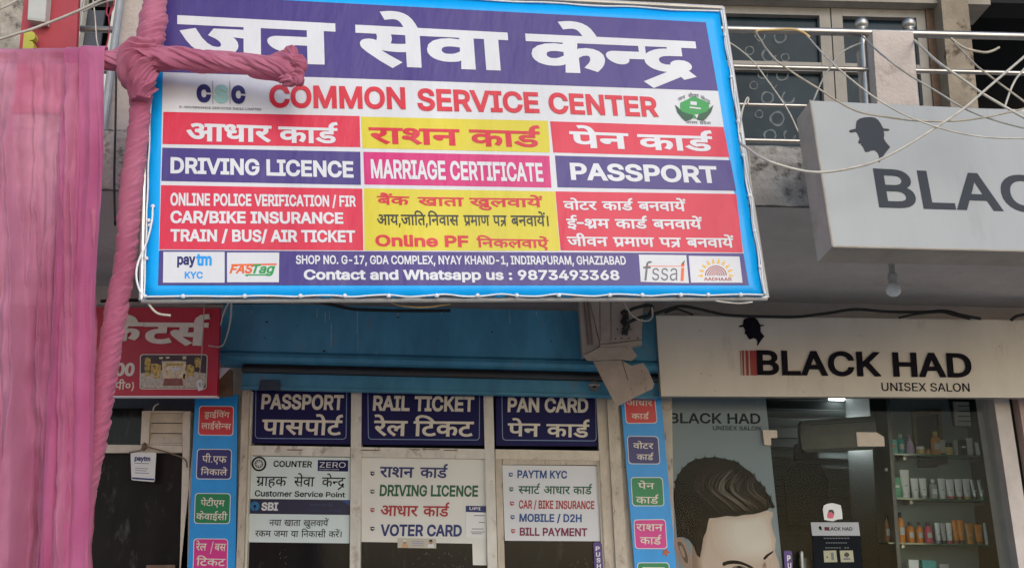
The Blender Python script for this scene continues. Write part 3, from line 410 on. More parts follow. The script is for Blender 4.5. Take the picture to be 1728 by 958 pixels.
def _offset(c, ex, ey):
    out = []; n = len(c)
    for i in range(n):
        a, b, d = Vector(c[i-1]), Vector(c[i]), Vector(c[(i+1) % n])
        u, w_ = b-a, d-b
        if u.length < 1e-6 or w_.length < 1e-6: out.append(tuple(b)); continue
        u.normalize(); w_.normalize()
        n1, n2 = Vector((-u.y, u.x)), Vector((-w_.y, w_.x)); q = n1+n2
        if q.length < .3: q = n1
        else: q = q/max(.45, q.dot(n1))
        if q.length > 1.6: q = q.normalized()*1.6
        out.append((b.x+q.x*ex, b.y+q.y*ey))
    return out
def fill(cl):
    V, E = [], []
    for c in cl:
        if len(c) < 3: continue
        n = len(V); V += [Vector(p) for p in c]; E += [(n+i, n+(i+1) % len(c)) for i in range(len(c))]
    v, e, f, *_ = delaunay_2d_cdt(V, E, [], 0, 1e-5)
    if not f: return [], []
    P = np.array([tuple(p) for p in v]); T = np.array(f); C = P[T].mean(1)
    wn = np.zeros(len(C), int)
    for c in cl:
        if len(c) < 3: continue
        A = np.array(c); B = np.roll(A, -1, 0)
        lo, hi = A.min(0), A.max(0)
        ids = np.where((C[:, 0] >= lo[0]) & (C[:, 0] <= hi[0]) & (C[:, 1] >= lo[1]) & (C[:, 1] <= hi[1]))[0]
        if not len(ids): continue
        q = C[ids]; x, y = q[:, 0:1], q[:, 1:2]
        isl = (B[:, 0]-A[:, 0])*(y-A[:, 1])-(x-A[:, 0])*(B[:, 1]-A[:, 1])
        wn[ids] += ((A[:, 1] <= y) & (B[:, 1] > y) & (isl > 0)).sum(1) - ((A[:, 1] > y) & (B[:, 1] <= y) & (isl < 0)).sum(1)
    # keep triangles with a winding number other than zero
    return v, [tuple(t) for t, k in zip(f, wn) if k != 0]
def lettering(parent, pl, text, q, mt, bold=.012, boldy=None, off=.0015, depth=0.0, slant=0.0, name='lettering', xr=None, wide=False):
    """q = photo pixels (x left, x right, top at left, top at right, base at left, base at right)
    top is the cap height, or the head line of Devanagari; xr = real ink limits if the word runs on"""
    dev = any(ord(c) >= 0x900 for c in text)
    H = .357 if dev else .5087
    if text.islower() and not dev and 't' not in text and 'd' not in text: H = .5087
    cl = shape(text, .69 if dev else 1.0)
    by = bold if boldy is None else boldy
    if slant: cl = [[(x+y*slant, y) for x, y in c] for c in cl]
    cl = [_offset(c, bold, by) for c in cl]
    v, f = fill(cl)
    if not f: return None
    used = sorted({i for t in f for i in t}); xs = [v[i][0] for i in used]; x0, x1 = min(xs), max(xs)
    xl, xr_, tl, tr, bl, br = q
    c4 = [pl.at(xl, tl, off), pl.at(xr_, tr, off), pl.at(xr_, br, off), pl.at(xl, bl, off)]
    # letters stand along the plane's own upright direction
    mp = {k: n for n, k in enumerate(used)}; P = []
    ul, ur = pl.up_at(c4[3]), pl.up_at(c4[2])
    hl, hr = (c4[0]-c4[3]).dot(ul)/ul.dot(ul), (c4[1]-c4[2]).dot(ur)/ur.dot(ur)
    for i in used:
        u = (v[i][0]-x0)/(x1-x0); h = (v[i][1]+by)/(H+2*by)
        P.append(c4[3]*(1-u)+c4[2]*u + (ul*(1-u)+ur*u)*(h*(hl*(1-u)+hr*u)))
    Fc = [tuple(mp[i] for i in t) for t in f]
    if depth:
        n = len(P); cnt = {}
        for t in Fc:
            for a, b in ((t[0], t[1]), (t[1], t[2]), (t[2], t[0])):
                k = (min(a, b), max(a, b)); cnt[k] = cnt.get(k, 0)+1
        P = [p+pl.n*depth for p in P] + P
        Fc = Fc + [(a, b, b+n, a+n) for (a, b), k in cnt.items() if k == 1]
    return obj(name, (P, Fc), mt, parent)
# ---------------------------------------------------------------- materials of the place
M_conc = mat('rough_concrete', (.44, .40, .35), .95, .45, 5, .9, 28, dirt=((.10, .09, .08), .52, 9, .12))
M_plaster = mat('soffit_plaster', (.60, .55, .51), .9, .16, 2.0, .25, 30, dirt=((.34, .30, .27), .60, 2.2, .2))
M_wall = mat('pale_wall_paint', (.60, .56, .50), .85, .22, 2.5, .25, 30, dirt=((.18, .16, .14), .60, 5, .15))
M_pillar = mat('pinkish_plaster', (.54, .46, .41), .9, .18, 4, .35, 45, dirt=((.30, .22, .17), .56, 7, .2))
M_cream = mat('cream_frame_paint', (.70, .62, .50), .5, .18, 7, .15, 60, dirt=((.28, .2, .14), .62, 16, .12))
M_rusty = mat('worn_cream_paint', (.60, .52, .42), .7, .22, 9, .3, 50, dirt=((.22, .14, .10), .57, 16, .14), stretch=(1, 1, .45))
M_white_alu = mat('powder_white_frame', (.72, .68, .60), .5, .2, 6, dirt=((.34, .27, .20), .57, 10, .14), stretch=(1, 1, .6))
M_dark = mat('dark_interior', (.018, .018, .019), .9, .3, 2)
M_darkglass = mat('dark_window_glass', (.012, .014, .016), .12, .4, 3, .0, 20, dirt=((.06, .062, .06), .58, 14, .25), spec=.14, stretch=(1, 1, .25))  # the pale streaks paint faint reflections into the glass along with smudges
M_steel = mat('polished_steel_tube', (.44, .42, .39), .38, .2, 12, metal=1.0, dirt=((.25, .14, .08), .66, 14, .1))
M_blue_paint = mat('blue_shutter_paint', (.075, .31, .47), .55, .32, 3.5, .12, 35, dirt=((.17, .20, .22), .58, 7, .16), stretch=(1, 1, .4))
M_navy = mat('navy_vinyl', (.018, .017, .095), .45, .12, 6, spec=.12)
M_cyan_board = mat('blue_strip_vinyl', (.015, .33, .80), .4, .12, 5, dirt=((.03, .12, .22), .68, 16, .1))
M_letter = mat('off_white_lettering', (.80, .74, .62), .5, .08, 30)
M_white = mat('white_print', (.74, .74, .75), .45, .05, 12)
M_black = mat('black_print', (.012, .012, .014), .6, spec=.1)
M_cable_w = mat('white_cable', (.55, .51, .44), .5, .25, 14, dirt=((.35, .28, .2), .62, 30, .1))
M_cable_b = mat('black_cable', (.014, .013, .013), .6)
M_cable_y = mat('yellow_cable', (.62, .42, .16), .5)
M_asphalt = mat('dusty_concrete_road', (.33, .325, .31), .9, .3, 3, .6, 80)
M_paving = mat('paving', (.37, .36, .34), .9, .25, 3, .5, 20)

def W3(x, y, z): return Vector((x, y, z))
YS, YF, YG = 7.7, 5.45, 7.75          # shop fronts, balcony front, salon glass
z_soff = at(1320, 346, YF).z
z_fas = at(1320, 248, YF).z

# ---------------------------------------------------------------- ground
def structure(name, vf, mt):
    o = obj(name, vf, mt); o['kind'] = 'structure'; return o
structure('ground', ([W3(-60, -60, 0), W3(60, -60, 0), W3(60, 60, 0), W3(-60, 60, 0)], [(0, 1, 2, 3)]), M_asphalt)
structure('pavement', box(-14, 14, 3.0, 9.0, -.05, .13), M_paving)

# ---------------------------------------------------------------- the building
B = thing('shop_building', 'two storey concrete building with shops below and a railed balcony above', 'building', (0, YS, 0))
def rough_box(x0, x1, y0, y1, z0, z1, amp=.02, step=.12, fr=5):
    """box with a broken, uneven front face"""
    nx, nz = max(2, int((x1-x0)/step)), max(2, int((z1-z0)/step*2))
    v, f = [], []
    for k in range(nz+1):
        for i in range(nx+1):
            x, z = x0+(x1-x0)*i/nx, z0+(z1-z0)*k/nz
            d = noise.noise(Vector((x*fr, z*fr, y0)))*amp + noise.noise(Vector((x*fr*3, z*fr*3, 7)))*amp*.5
            e = 1 if 0 < k < nz else .6
            v.append(Vector((x, y0-abs(d)*e, z + (noise.noise(Vector((x*6, k, 3)))*amp*.6 if k in (0, nz) else 0))))
    for k in range(nz):
        for i in range(nx):
            a = k*(nx+1)+i; f.append((a, a+1, a+nx+2, a+nx+1))
    n = len(v); v += [W3(x0, y1, z0), W3(x1, y1, z0), W3(x1, y1, z1), W3(x0, y1, z1)]
    bot = list(range(nx+1)); top = [nz*(nx+1)+i for i in range(nx+1)]
    f += [tuple(bot[::-1]+[n, n+1]), tuple(top+[n+2, n+3]), (n, n+1, n+2, n+3)]
    f += [tuple([k*(nx+1) for k in range(nz+1)]+[n+3, n]), tuple([k*(nx+1)+nx for k in range(nz+1)]+[n+2, n+1])]
    return v, f
obj('balcony_slab', box(-7, 7.5, YF+.03, YS+.35, z_soff, z_fas-.03), M_plaster, B)
obj('balcony_fascia', rough_box(-6.9, 7.4, YF, YF+.03, z_soff-.006, z_fas, .035, .045), M_conc, B, smooth='auto')
obj('beam', box(-7, 7.5, YS-.05, YS+.3, at(900, 531, YS-.05).z, z_soff-.003), M_plaster, B)
z_beam = at(900, 531, YS-.05).z
obj('upper_floor', box(-7, 7.5, YS+.36, 13, z_soff+.05, z_fas-.08), M_plaster, B)
# pillars between the shops (behind the blue strips) and the wall above the doors
xa, xb = at(322, 800, YS).x, at(416, 800, YS).x
obj('pillar', box(xa, xb, YS-.02, YS+.4, .13, z_beam-.003), M_rusty, B)
xc, xd = at(1030, 860, YS).x, at(1136, 860, YS).x
obj('pillar', box(xc, xd, YS-.02, YS+.4, .13, z_beam-.003), M_rusty, B)
zlin = at(900, 640, YS+.05).z
obj('lintel_wall', box(xb+.002, xc-.002, YS+.05, YS+.4, zlin, z_beam-.004), M_blue_paint, B)
obj('lintel_wall', box(-7, xa-.002, YS+.05, YS+.4, at(250, 690, YS).z, z_beam-.004), mat('grey_lintel_paint', (.06, .07, .085), .8, .3, 4), B)
obj('lintel_wall', box(xd+.002, 7.5, YS+.1, YS+.4, at(1400, 620, YS).z, z_beam-.004), M_wall, B)
obj('back_wall', box(-7, xd-.05, 12.2, 12.3, .13, z_soff+.04), M_dark, B)
obj('shop_floor', box(-7, 7.5, YS, 13.2, .10, .131), mat('dark_floor_tile', (.09, .095, .09), .4, .2, 3), B)
obj('party_wall', box(xc+.12, xc+.2, YS+.41, 12.19, .132, z_soff-.01), M_dark, B)
# upper storey wall with its openings: right windows between x 1216 and 1640
YU = 7.75
zt = at(1300, 14, YU).z
def uw(x0, x1, z0, z1, mt=None, y0=YU, y1=YU+.25, nm='upper_wall'):
    return obj(nm, box(x0, x1, y0, y1, z0, z1), mt or M_wall, B)
x_w0, x_w1 = at(1020, 100, YU).x, at(1585, 100, YU).x
uw(-1.6, x_w0, z_fas-.03, zt, M_conc)
uw(-7, x_w0, zt+.002, 7.5, M_conc)
uw(x_w0+.002, 7.5, zt+.10, 7.5, M_dark)
obj('window_lintel', box(x_w0+.002, x_w1+.4, YU-.14, YU+.2, zt, zt+.098), mat('beige_lintel', (.36, .32, .27), .85, .2, 6), B)
obj('upper_pillar', box(at(1597, 100, YU-.2).x, at(1643, 100, YU-.2).x, YU-.2, YU+.1, z_fas-.03, 7.4), mat('brown_plaster', (.30, .25, .19), .9, .35, 4, .5, 30, dirt=((.09, .06, .04), .55, 6, .1)), B)
obj('upper_back_wall', box(1.0, 7.5, 9.6, 9.7, z_fas, 7.5), M_dark, B)
obj('added_shade_slab', box(-7, 7.5, YF+.4, 13, 7.55, 7.75), M_plaster, B)  # unseen overhang, added to keep the sun off the upper wall
# rust brown jamb
obj('upper_jamb', box(at(1566, 60, YU-.05).x, at(1583, 60, YU-.05).x, YU-.05, YU+.2, z_fas-.03, zt-.003), mat('brown_wood', (.17, .10, .06), .8, .4, 8), B)
# windows on the upper storey
def upper_window(px0, px1, zb, z_top, panes, label):
    Wn = obj('window_frame', box(0, 0, 0, 0, 0, 0), M_white_alu, B) if False else None
    yy = YU+.02
    x0, x1 = at(px0, 100, yy).x, at(px1, 100, yy).x
    g = obj('window', join(box(x0, x0+.09, yy-.05, yy+.05, zb, z_top), box(x1-.09, x1, yy-.05, yy+.05, zb, z_top),
                            box(x0+.091, x1-.091, yy-.05, yy+.05, z_top-.07, z_top), box(x0+.091, x1-.091, yy-.05, yy+.05, zb, zb+.07),
                            box(x0+.091, x1-.091, yy-.045, yy+.045, zb+panes*(z_top-zb), zb+panes*(z_top-zb)+.08)), mat('upper_window_paint', (.30, .275, .24), .6, .2, 5, dirt=((.16, .13, .1), .62, 9, .15)), B, label=label)
    obj('pane', box(x0+.05, x1-.05, yy+.008, yy+.018, zb+.02, z_top-.02), mat('upper_window_glass', (.014, .030, .042), .25, .5, 2.5, dirt=((.03, .046, .05), .54, 7, .2), spec=.08), g)
    return g
g1 = upper_window(1000, 1402, z_fas-.02, zt-.004, .74, 'wide dark upper window behind the railing with white ring stickers')
upper_window(1404, 1566, z_fas-.02, zt-.004, .74, 'narrow dark upper window behind the concrete railing pillar')
M_ring = mat('faded_ring_sticker', (.13, .15, .155), .7, .5, 30)
gp = FY(YU+.02)
def c4p(x, y): return (1200+x/3.269, y/3.269)
for k, (x, y, r_) in enumerate(((320, 305, 42), (212, 280, 26), (380, 205, 36), (310, 540, 36), (425, 538, 38), (265, 630, 24), (365, 655, 42), (325, 748, 36), (432, 748, 34), (392, 412, 36), (285, 408, 30), (235, 472, 24), (345, 468, 18), (270, 200, 30), (408, 318, 24))):
    cx, cy = c4p(x, y); a, b = circ(cx, cy, r_/3.269, 18), circ(cx, cy, r_/3.269*.74, 18)
    rag = [1+.07*math.sin(i*5.1+k) for i in range(18)]
    a = [(cx+(p[0]-cx)*q, cy+(p[1]-cy)*q) for p, q in zip(a, rag)]
    cut = 18 if k % 4 else 13
    A, Bq = a[:cut], b[:cut]
    if cut == 18: vf = ring_plate(gp, A, Bq, -.004, .002)
    else: vf = plate(gp, A+Bq[::-1], -.004, .002)
    obj('ring_sticker', vf, M_ring, g1)
# left: upper window beside the drain pipe
zl = at(165, -60, YU).z
obj('upper_wall', box(-7, at(128, 40, YU).x, YU, YU+.25, z_fas-.03, zt), M_conc, B)
obj('upper_back_wall', box(-6, -1.0, 9.6, 9.7, z_fas, 7.5), M_dark, B)
M_greywin = mat('grey_shutter_board', (.10, .11, .14), .8, .3, 4)
wl = obj('window', join(box(at(126, 40, YU-.3).x, at(141, 40, YU-.3).x, YU-.34, YU-.26, z_fas-.03, zl),
                        box(at(190, 40, YU-.3).x, at(200, 40, YU-.3).x, YU-.34, YU-.26, z_fas-.03, zl)), M_white_alu, B)
obj('pane', box(at(141, 40, YU-.2).x, at(176, 40, YU-.2).x, YU-.22, YU-.2, z_fas-.03, at(160, 20, YU-.2).z), M_greywin, wl)
pA = at(217, 40, YF+.08)
obj('upper_pillar', rough_box(at(199, 40, YF+.1).x, at(243, 40, YF+.1).x, YF+.1, YF+.4, z_fas-.02, 7.3, .02, .06), M_pillar, B, smooth='auto')
pp = [W3(at(195, 60, YF+.02).x, YF+.02, z) for z in np.linspace(z_soff+.05, 7.2, 24)]
dp = obj('drain_pipe', tube([Vector(p) for p in pp], .022, 10), mat('grey_pipe', (.34, .36, .38), .5, .2, 8), None, 'auto')
tag(dp, 'thin grey drain pipe rising beside the pale pillar, left of the banner', 'pipe')

# ---------------------------------------------------------------- balcony railing with its concrete post
RL = thing('balcony_railing', 'polished steel balcony railing of four tubes with ball finials beside the banner', 'railing', (1.5, YF+.1, z_fas))
yr = YF+.12
for (ya, yb, r_) in ((50, 72, .023), (112, 135, .014), (176, 196, .012), (236, 250, .014)):
    a = at(1000, ya-6, yr); b = at(2500, yb+10, yr); b.z = a.z
    zz = at(1230, ya, yr).z
    obj('rail', tube([W3(a.x, yr, zz), W3(b.x, yr, zz)], r_, 12), M_steel, RL, 'auto')
for px in (1455, 1535):
    x = at(px, 60, yr+.02).x; zz = at(px, 52, yr).z
    obj('post', tube([W3(x, yr+.02, z_fas-.02), W3(x, yr+.02, zz)], .024, 12), M_steel, RL, 'auto')
    obj('ball_finial', lathe(W3(x, yr+.02, zz), [(.012, 0), (.03, .004), (.03, .012), (.014, .016), (.034, .032), (.042, .055), (.034, .08), (.012, .094)], 14), M_steel, RL, True)
RP = rough_box(at(1476, 110, YF+.02).x, at(1545, 110, YF+.02).x, YF+.02, YF+.3, z_fas-.02, at(1500, 50, YF).z, .012, .04)
cp_ = obj('concrete_post', RP, M_pillar, None, 'auto')
tag(cp_, 'pale pinkish concrete post in the balcony railing above the big white salon sign', 'post')
RL2 = thing('balcony_railing', 'short dull steel railing seen between the pink curtain and the pale pillar', 'railing', (-2, YF+.1, z_fas))
for ya in (50, 119, 190):
    zz = at(165, ya, yr).z
    obj('rail', tube([W3(at(136, ya, yr).x, yr, zz), W3(at(199, ya, yr).x, yr, zz)], .02, 10), M_steel, RL2, 'auto')
# ---------------------------------------------------------------- the big vinyl banner
_y, _l = R(6), R(7)
_n = Vector((math.sin(_y), -math.cos(_y), 0)); _vz = Vector((0, 0, 1))*math.cos(_l)-_n*math.sin(_l)
BP = Pl((0, 5.05, at(766, 250, 5.05).z), Vector((math.cos(_y), math.sin(_y), 0)).cross(_vz))
SHEET = [(256, -29), (1216, 19), (1290, 500), (242, 503)]
_c = [BP.at(*p) for p in SHEET]
_dl, _dr = (_c[0]-_c[3]).normalized(), (_c[1]-_c[2]).normalized()
def _bup(p):
    u = (p-_c[3]).dot(_c[2]-_c[3])/(_c[2]-_c[3]).length_squared
    return (_dl*(1-u)+_dr*u).normalized()
BP.up_at = _bup
BN = thing('vinyl_banner', 'huge laced vinyl banner with purple title, red and yellow panels and cyan border', 'banner', BP.at(766, 503))
def vin(key, col):
    mt = mat(key, col, .38, .10, 1.1, 1.0, 1.7, spec=.32, stretch=(1.9, 1, .7), dirt=(tuple(c*.86+.02 for c in col), .60, 2.6, .2))  # broad tone noise paints in the vinyl's uneven sheen, besides fading
    return mt
V_cy = vin('banner_cyan', s(0, 172, 250, .92)); V_pu = vin('banner_purple', s(82, 66, 142, .76)); V_wh = vin('banner_white', (.66, .66, .68))
V_re = vin('banner_red', s(234, 54, 82, .80)); V_ye = vin('banner_yellow', s(238, 220, 60, .78)); V_ma = vin('banner_magenta', s(226, 48, 128, .80))
V_lr = vin('banner_letter_red', s(228, 46, 66, .8)); V_ink = vin('banner_ink', (.035, .033, .02)); V_lw = vin('banner_letter_white', (.69, .69, .71))
# the sheet is a little slack: a grid with a shallow belly
def slack(px4, nx, nz, off, th):
    tl, tr, br, bl = [BP.at(x, y, off) for x, y in px4]; v, f = [], []
    for side in (0, 1):
        for k in range(nz+1):
            for i in range(nx+1):
                u, t = i/nx, k/nz
                p = (tl*(1-u)+tr*u)*(1-t)+(bl*(1-u)+br*u)*t
                e = min(i, nx-i, 1)*min(k, nz-k, 1)
                edge = 0 if e else 1
                lace = .012*abs(math.sin((i if k in (0, nz) else k)*1.05))*edge*(0 if (i in (0, nx) and k in (0, nz)) else 1)
                q = ((tl+br)/2-p).normalized()*lace
                v.append(p+q-BP.n*(th*side))
    n = (nx+1)*(nz+1)
    for k in range(nz):
        for i in range(nx):
            a = k*(nx+1)+i; f += [(a, a+1, a+nx+2, a+nx+1), (n+a, n+a+nx+1, n+a+nx+2, n+a+1)]
    bd = [i for i in range(nx+1)]+[k*(nx+1)+nx for k in range(1, nz+1)]+[nz*(nx+1)+i for i in range(nx-1, -1, -1)]+[k*(nx+1) for k in range(nz-1, 0, -1)]
    f += [(bd[i], bd[(i+1) % len(bd)], n+bd[(i+1) % len(bd)], n+bd[i]) for i in range(len(bd))]
    return v, f
obj('sheet', slack(SHEET, 54, 27, 0, .004), V_cy, BN, True)
def panel(px4, mt, off=.0012, nm='printed_panel'): return obj(nm, plate(BP, px4, off, .001), mt, BN)
panel([(275, 120), (1211.5, 152), (1255, 428), (268, 424)], V_wh)
panel([(281, -10), (1191, 38), (1211.7, 153.4), (274.6, 121.6)], V_pu, .0024)
for q, mt in (([(275.7,188.9),(606.8,196),(608,248.5),(274,243.2)], V_re), ([(608.9,197),(924.7,204),(928,257.4),(611.7,250)], V_ye),
              ([(928.4,204.8),(1221,214.4),(1231,265.2),(933.7,257.4)], V_re), ([(274,249.2),(607.9,256.3),(609,312),(272.2,305.3)], V_pu),
              ([(613,256.3),(927,263),(930.7,316.6),(615,311.3)], V_ma), ([(936.5,262.7),(1232.5,270.5),(1242,322),(940.8,316)], V_pu),
              ([(271.8,312.4),(611.4,318.4),(613.2,422.4),(268.6,420.6)], V_re), ([(614.2,317.7),(936.4,323),(945,423),(615,422.4)], V_ye),
              ([(937.3,323),(1242.4,327.3),(1253.8,426),(946,422.4)], V_re), ([(268.6,422),(1254.5,427.3),(1263.7,481),(266.8,481)], V_pu)):
    panel(q, mt, .0024)
for q in ([(275.7,424.9),(379,424.9),(379,476.7),(275,476.7)], [(383.2,426),(471.2,426),(470.5,476),(383.2,476)],
          [(1078,429.5),(1158,430.5),(1162.6,477.4),(1081.3,475.2)], [(1162.2,431.6),(1247.8,432.7),(1253,476.7),(1166,476.7)]):
    panel(q, V_wh, .0036, 'logo_panel')
def bl(t, q, mt=None, bold=.03, boldy=None, off=.0042, **k): return lettering(BN, BP, t, q, mt or V_lw, bold, boldy, off, **k)
bl('जन', (298, 568, 26, 40, 102, 110), bold=.02, boldy=.02)
bl('सेवा', (602, 862, 42, 55.5, 110.5, 120), bold=.02, boldy=.02)
bl('केन्द्र', (892, 1182, 57, 70.5, 121, 130), bold=.02, boldy=.02)
for t, q in (('COMMON', (454.6, 685, 143, 147.5, 181.5, 184.5)), ('SERVICE', (705, 911, 149, 156, 186.6, 191)), ('CENTER', (927.5, 1112.4, 156, 164, 191.5, 197.6))):
    bl(t, q, V_lr, .028)
bl('आधार', (314, 458.5, 207.7, 212.6, 238.5, 240), bold=.016); bl('कार्ड', (470, 571, 213.5, 216.5, 241, 242.5), bold=.016)
bl('राशन', (623, 777, 214.8, 218.3, 242, 246), V_lr, .016); bl('कार्ड', (793.4, 914, 218.3, 222, 246.7, 249), V_lr, .016)
bl('पेन', (963, 1063, 221.5, 225.3, 249.2, 251.8), bold=.016); bl('कार्ड', (1078, 1206, 226.6, 230.4, 252.7, 256), bold=.016)
bl('DRIVING LICENCE', (287.4, 596.9, 265.2, 272.3, 292.5, 300), bold=.03)
bl('MARRIAGE CERTIFICATE', (626.6, 917.6, 268.7, 275.2, 301, 307), bold=.026)
bl('PASSPORT', (963.9, 1212.3, 274.7, 280.6, 303.7, 309.2), bold=.03)
bl('ONLINE POLICE VERIFICATION / FIR', (287.4, 600.8, 325.3, 330.3, 347, 348.8), bold=.028)
bl('CAR/BIKE INSURANCE', (287.4, 579.5, 355.5, 358.5, 376.6, 377.7), bold=.03)
bl('TRAIN / BUS/ AIR TICKET', (287.4, 599.7, 386.7, 388.7, 407.3, 409), bold=.03)
bl('बैंक', (636.5, 691.5, 330.5, 331.6, 345, 346.4), V_lr, .014); bl('खाता', (705.4, 783.5, 332.4, 333.4, 347, 348), V_lr, .014)
bl('खुलवायें', (792.7, 917, 333.7, 335, 348.6, 349.6), V_lr, .014)
bl('आय,जाति,निवास', (636.5, 775, 361.7, 362.8, 379.4, 380.3), V_ink, .01)
bl('प्रमाण पत्र', (783, 856, 362.9, 363.4, 380.5, 381), V_ink, .01); bl('बनवायें।', (863, 926.5, 363.4, 363.9, 381, 381.6), V_ink, .01)
bl('Online PF', (633.7, 791.6, 395.8, 397.5, 415.3, 417), V_lr, .03)
bl('निकलवाऐं', (805, 927, 402.3, 404.3, 417, 418.5), V_lr, .014)
bl('वोटर कार्ड बनवायें', (951.5, 1159, 339.5, 340.6, 353.9, 356.4), bold=.014)
bl('ई\u2013श्रम कार्ड बनवायें', (956.8, 1186.7, 369.1, 370.8, 385.1, 386.7), bold=.014)
bl('जीवन प्रमाण पत्र बनवायें', (957.8, 1240, 399.3, 402, 414.9, 417.8), bold=.014)
bl('SHOP NO. G-17, GDA COMPLEX, NYAY KHAND-1, INDIRAPURAM, GHAZIABAD', (499.3, 1056.7, 430.6, 432, 445.4, 446.6), bold=.022)
bl('Contact and Whatsapp us : 9873493368', (512.8, 1046, 454.6, 455.8, 471.8, 472.4), bold=.03)
# logos
V_nv = vin('logo_navy', s(40, 40, 100)); V_sg = vin('logo_sea_green', s(150, 195, 190)); V_lc = vin('logo_cyan', s(20, 150, 225)); V_gn = vin('logo_green', s(40, 150, 70))
V_dg = vin('logo_dark_green', s(25, 80, 55)); V_or = vin('logo_orange', s(225, 100, 45)); V_mn = vin('logo_maroon', s(165, 60, 55)); V_gr = vin('logo_grey', s(95, 95, 100)); V_gold = vin('logo_gold', s(228, 178, 60))
bl('C', (331.5, 356.3, 142, 143, 172.5, 173.6), V_nv, .06); bl('S', (360.8, 385.6, 142.8, 143.6, 173.5, 174.4), V_sg, .06); bl('C', (390, 414.5, 144, 145, 174.6, 175.6), V_nv, .06)
for x in (358.4, 387.4): obj('logo_bar', plate(BP, [(x, 137), (x+.7, 137), (x+1.2, 176), (x+.5, 176)], .0042, .001), V_gr, BN)
bl('E-GOVERNANCE SERVICES INDIA LIMITED', (303, 441, 178.6, 183, 182.4, 186.8), V_gr, .01)
lp = lambda px, mt, off=.0042, nm='logo': obj(nm, plate(BP, px, off, .001), mt, BN)
c3 = lambda x, y: (850+x/3.456, y/3.456)
lp([c3(*p) for p in ((1110, 562), (1195, 600), (1200, 640), (1165, 668), (1135, 690), (1090, 690), (1060, 668), (1030, 640), (1030, 600))], V_gn)
for sx in (-1, 1):
    lp([c3(1112+sx*a, b) for a, b in ((112, 612), (96, 625), (70, 652), (30, 665), (4, 672), (16, 695), (50, 706), (70, 690), (98, 655))], V_dg, .0054)
lp([c3(*p) for p in ((1090, 590), (1127, 595), (1125, 615), (1088, 611))], V_wh, .0054)
lp([c3(*p) for p in ((1085, 622), (1150, 630), (1150, 638), (1085, 631))], V_wh, .0054)
lp([c3(*p) for p in ((1113, 668), (1136, 668), (1126, 693))], V_wh, .0066)
for t, (x0, y0, x1, y1) in (('जन', (1018, 572, 1060, 556)), ('सेवा', (1078, 550, 1140, 550)), ('केन्द्र', (1150, 556, 1208, 590))):
    a, b = c3(x0, y0), c3(x1, y1); bl(t, (a[0], b[0], a[1], b[1], a[1]+5.5, b[1]+5.5), V_gr, .004)
a, b = c3(1062, 705), c3(1210, 712); bl('उत्तर प्रदेश', (a[0], b[0], a[1], b[1], a[1]+4, b[1]+4), V_gr, .004)
c5 = lambda x, y: (220+x/2.818, 180+y/2.818)
def c5q(x0, x1, t0, t1, b0, b1): return (c5(x0, 0)[0], c5(x1, 0)[0], c5(0, t0)[1], c5(0, t1)[1], c5(0, b0)[1], c5(0, b1)[1])
bl('pay', c5q(222, 310, 700, 700, 752, 752), V_nv, .035); bl('tm', c5q(313, 387, 697, 697, 756, 756), V_lc, .035)
bl('KYC', c5q(258, 345, 784, 784, 817, 817), V_lc, .03)
bl('FAS', c5q(470, 585, 752, 746, 793, 793), V_or, .035, slant=.3); bl('Tag', c5q(580, 690, 750, 746, 793, 793), V_gn, .03, slant=.3)
lp([c5(*p) for p in ((482, 748), (697, 745), (695, 753), (478, 757))], V_or, .0038); lp([c5(*p) for p in ((540, 800), (560, 796), (670, 797), (660, 803), (560, 803), (556, 808))], V_gn, .0038)
c7 = lambda x, y: (900+x/2.818, 180+y/2.818)
def c7q(x0, x1, t0, t1, b0, b1): return (c7(x0, 0)[0], c7(x1, 0)[0], c7(0, t0)[1], c7(0, t1)[1], c7(0, b0)[1], c7(0, b1)[1])
bl('f', c7q(528, 575, 737, 737, 826, 828), V_gr, .0, slant=.25); bl('ssa', c7q(566, 690, 748, 748, 824, 826), V_gr, -.004, slant=.2)
bl('i', c7q(700, 730, 745, 745, 828, 830), V_or, .02, slant=.2)
lp([c7(*p) for p in ((533, 756), (715, 757), (716, 760), (534, 760))], V_or, .0038)
lp([c7(*p) for p in ((703, 752), (708, 742), (722, 728), (718, 742), (712, 752))], V_dg)
for k, r_ in enumerate((12, 22, 32, 42, 52)):
    cx, cy = c7(868, 803)
    A = [(cx+r_/2.818*math.cos(R(a)), cy-r_/2.818*.92*math.sin(R(a))) for a in range(0, 181, 15)]
    Bq = [(cx+(r_-5)/2.818*math.cos(R(a)), cy-(r_-5)/2.818*.92*math.sin(R(a))) for a in range(180, -1, -15)]
    lp(A+Bq, V_mn)
for a in range(0, 181, 20):
    cx, cy = c7(868, 803); c_, s_ = math.cos(R(a)), math.sin(R(a))
    p = lambda r_, w_: (cx+(r_*c_-w_*s_)/2.818, cy-(r_*s_+w_*c_)/2.818*.95)
    lp([p(62, -7), p(86, -2), p(86, 2), p(62, 7)], V_gold)
bl('AADHAAR', c7q(812, 945, 811, 812, 826, 828), V_mn, .02)
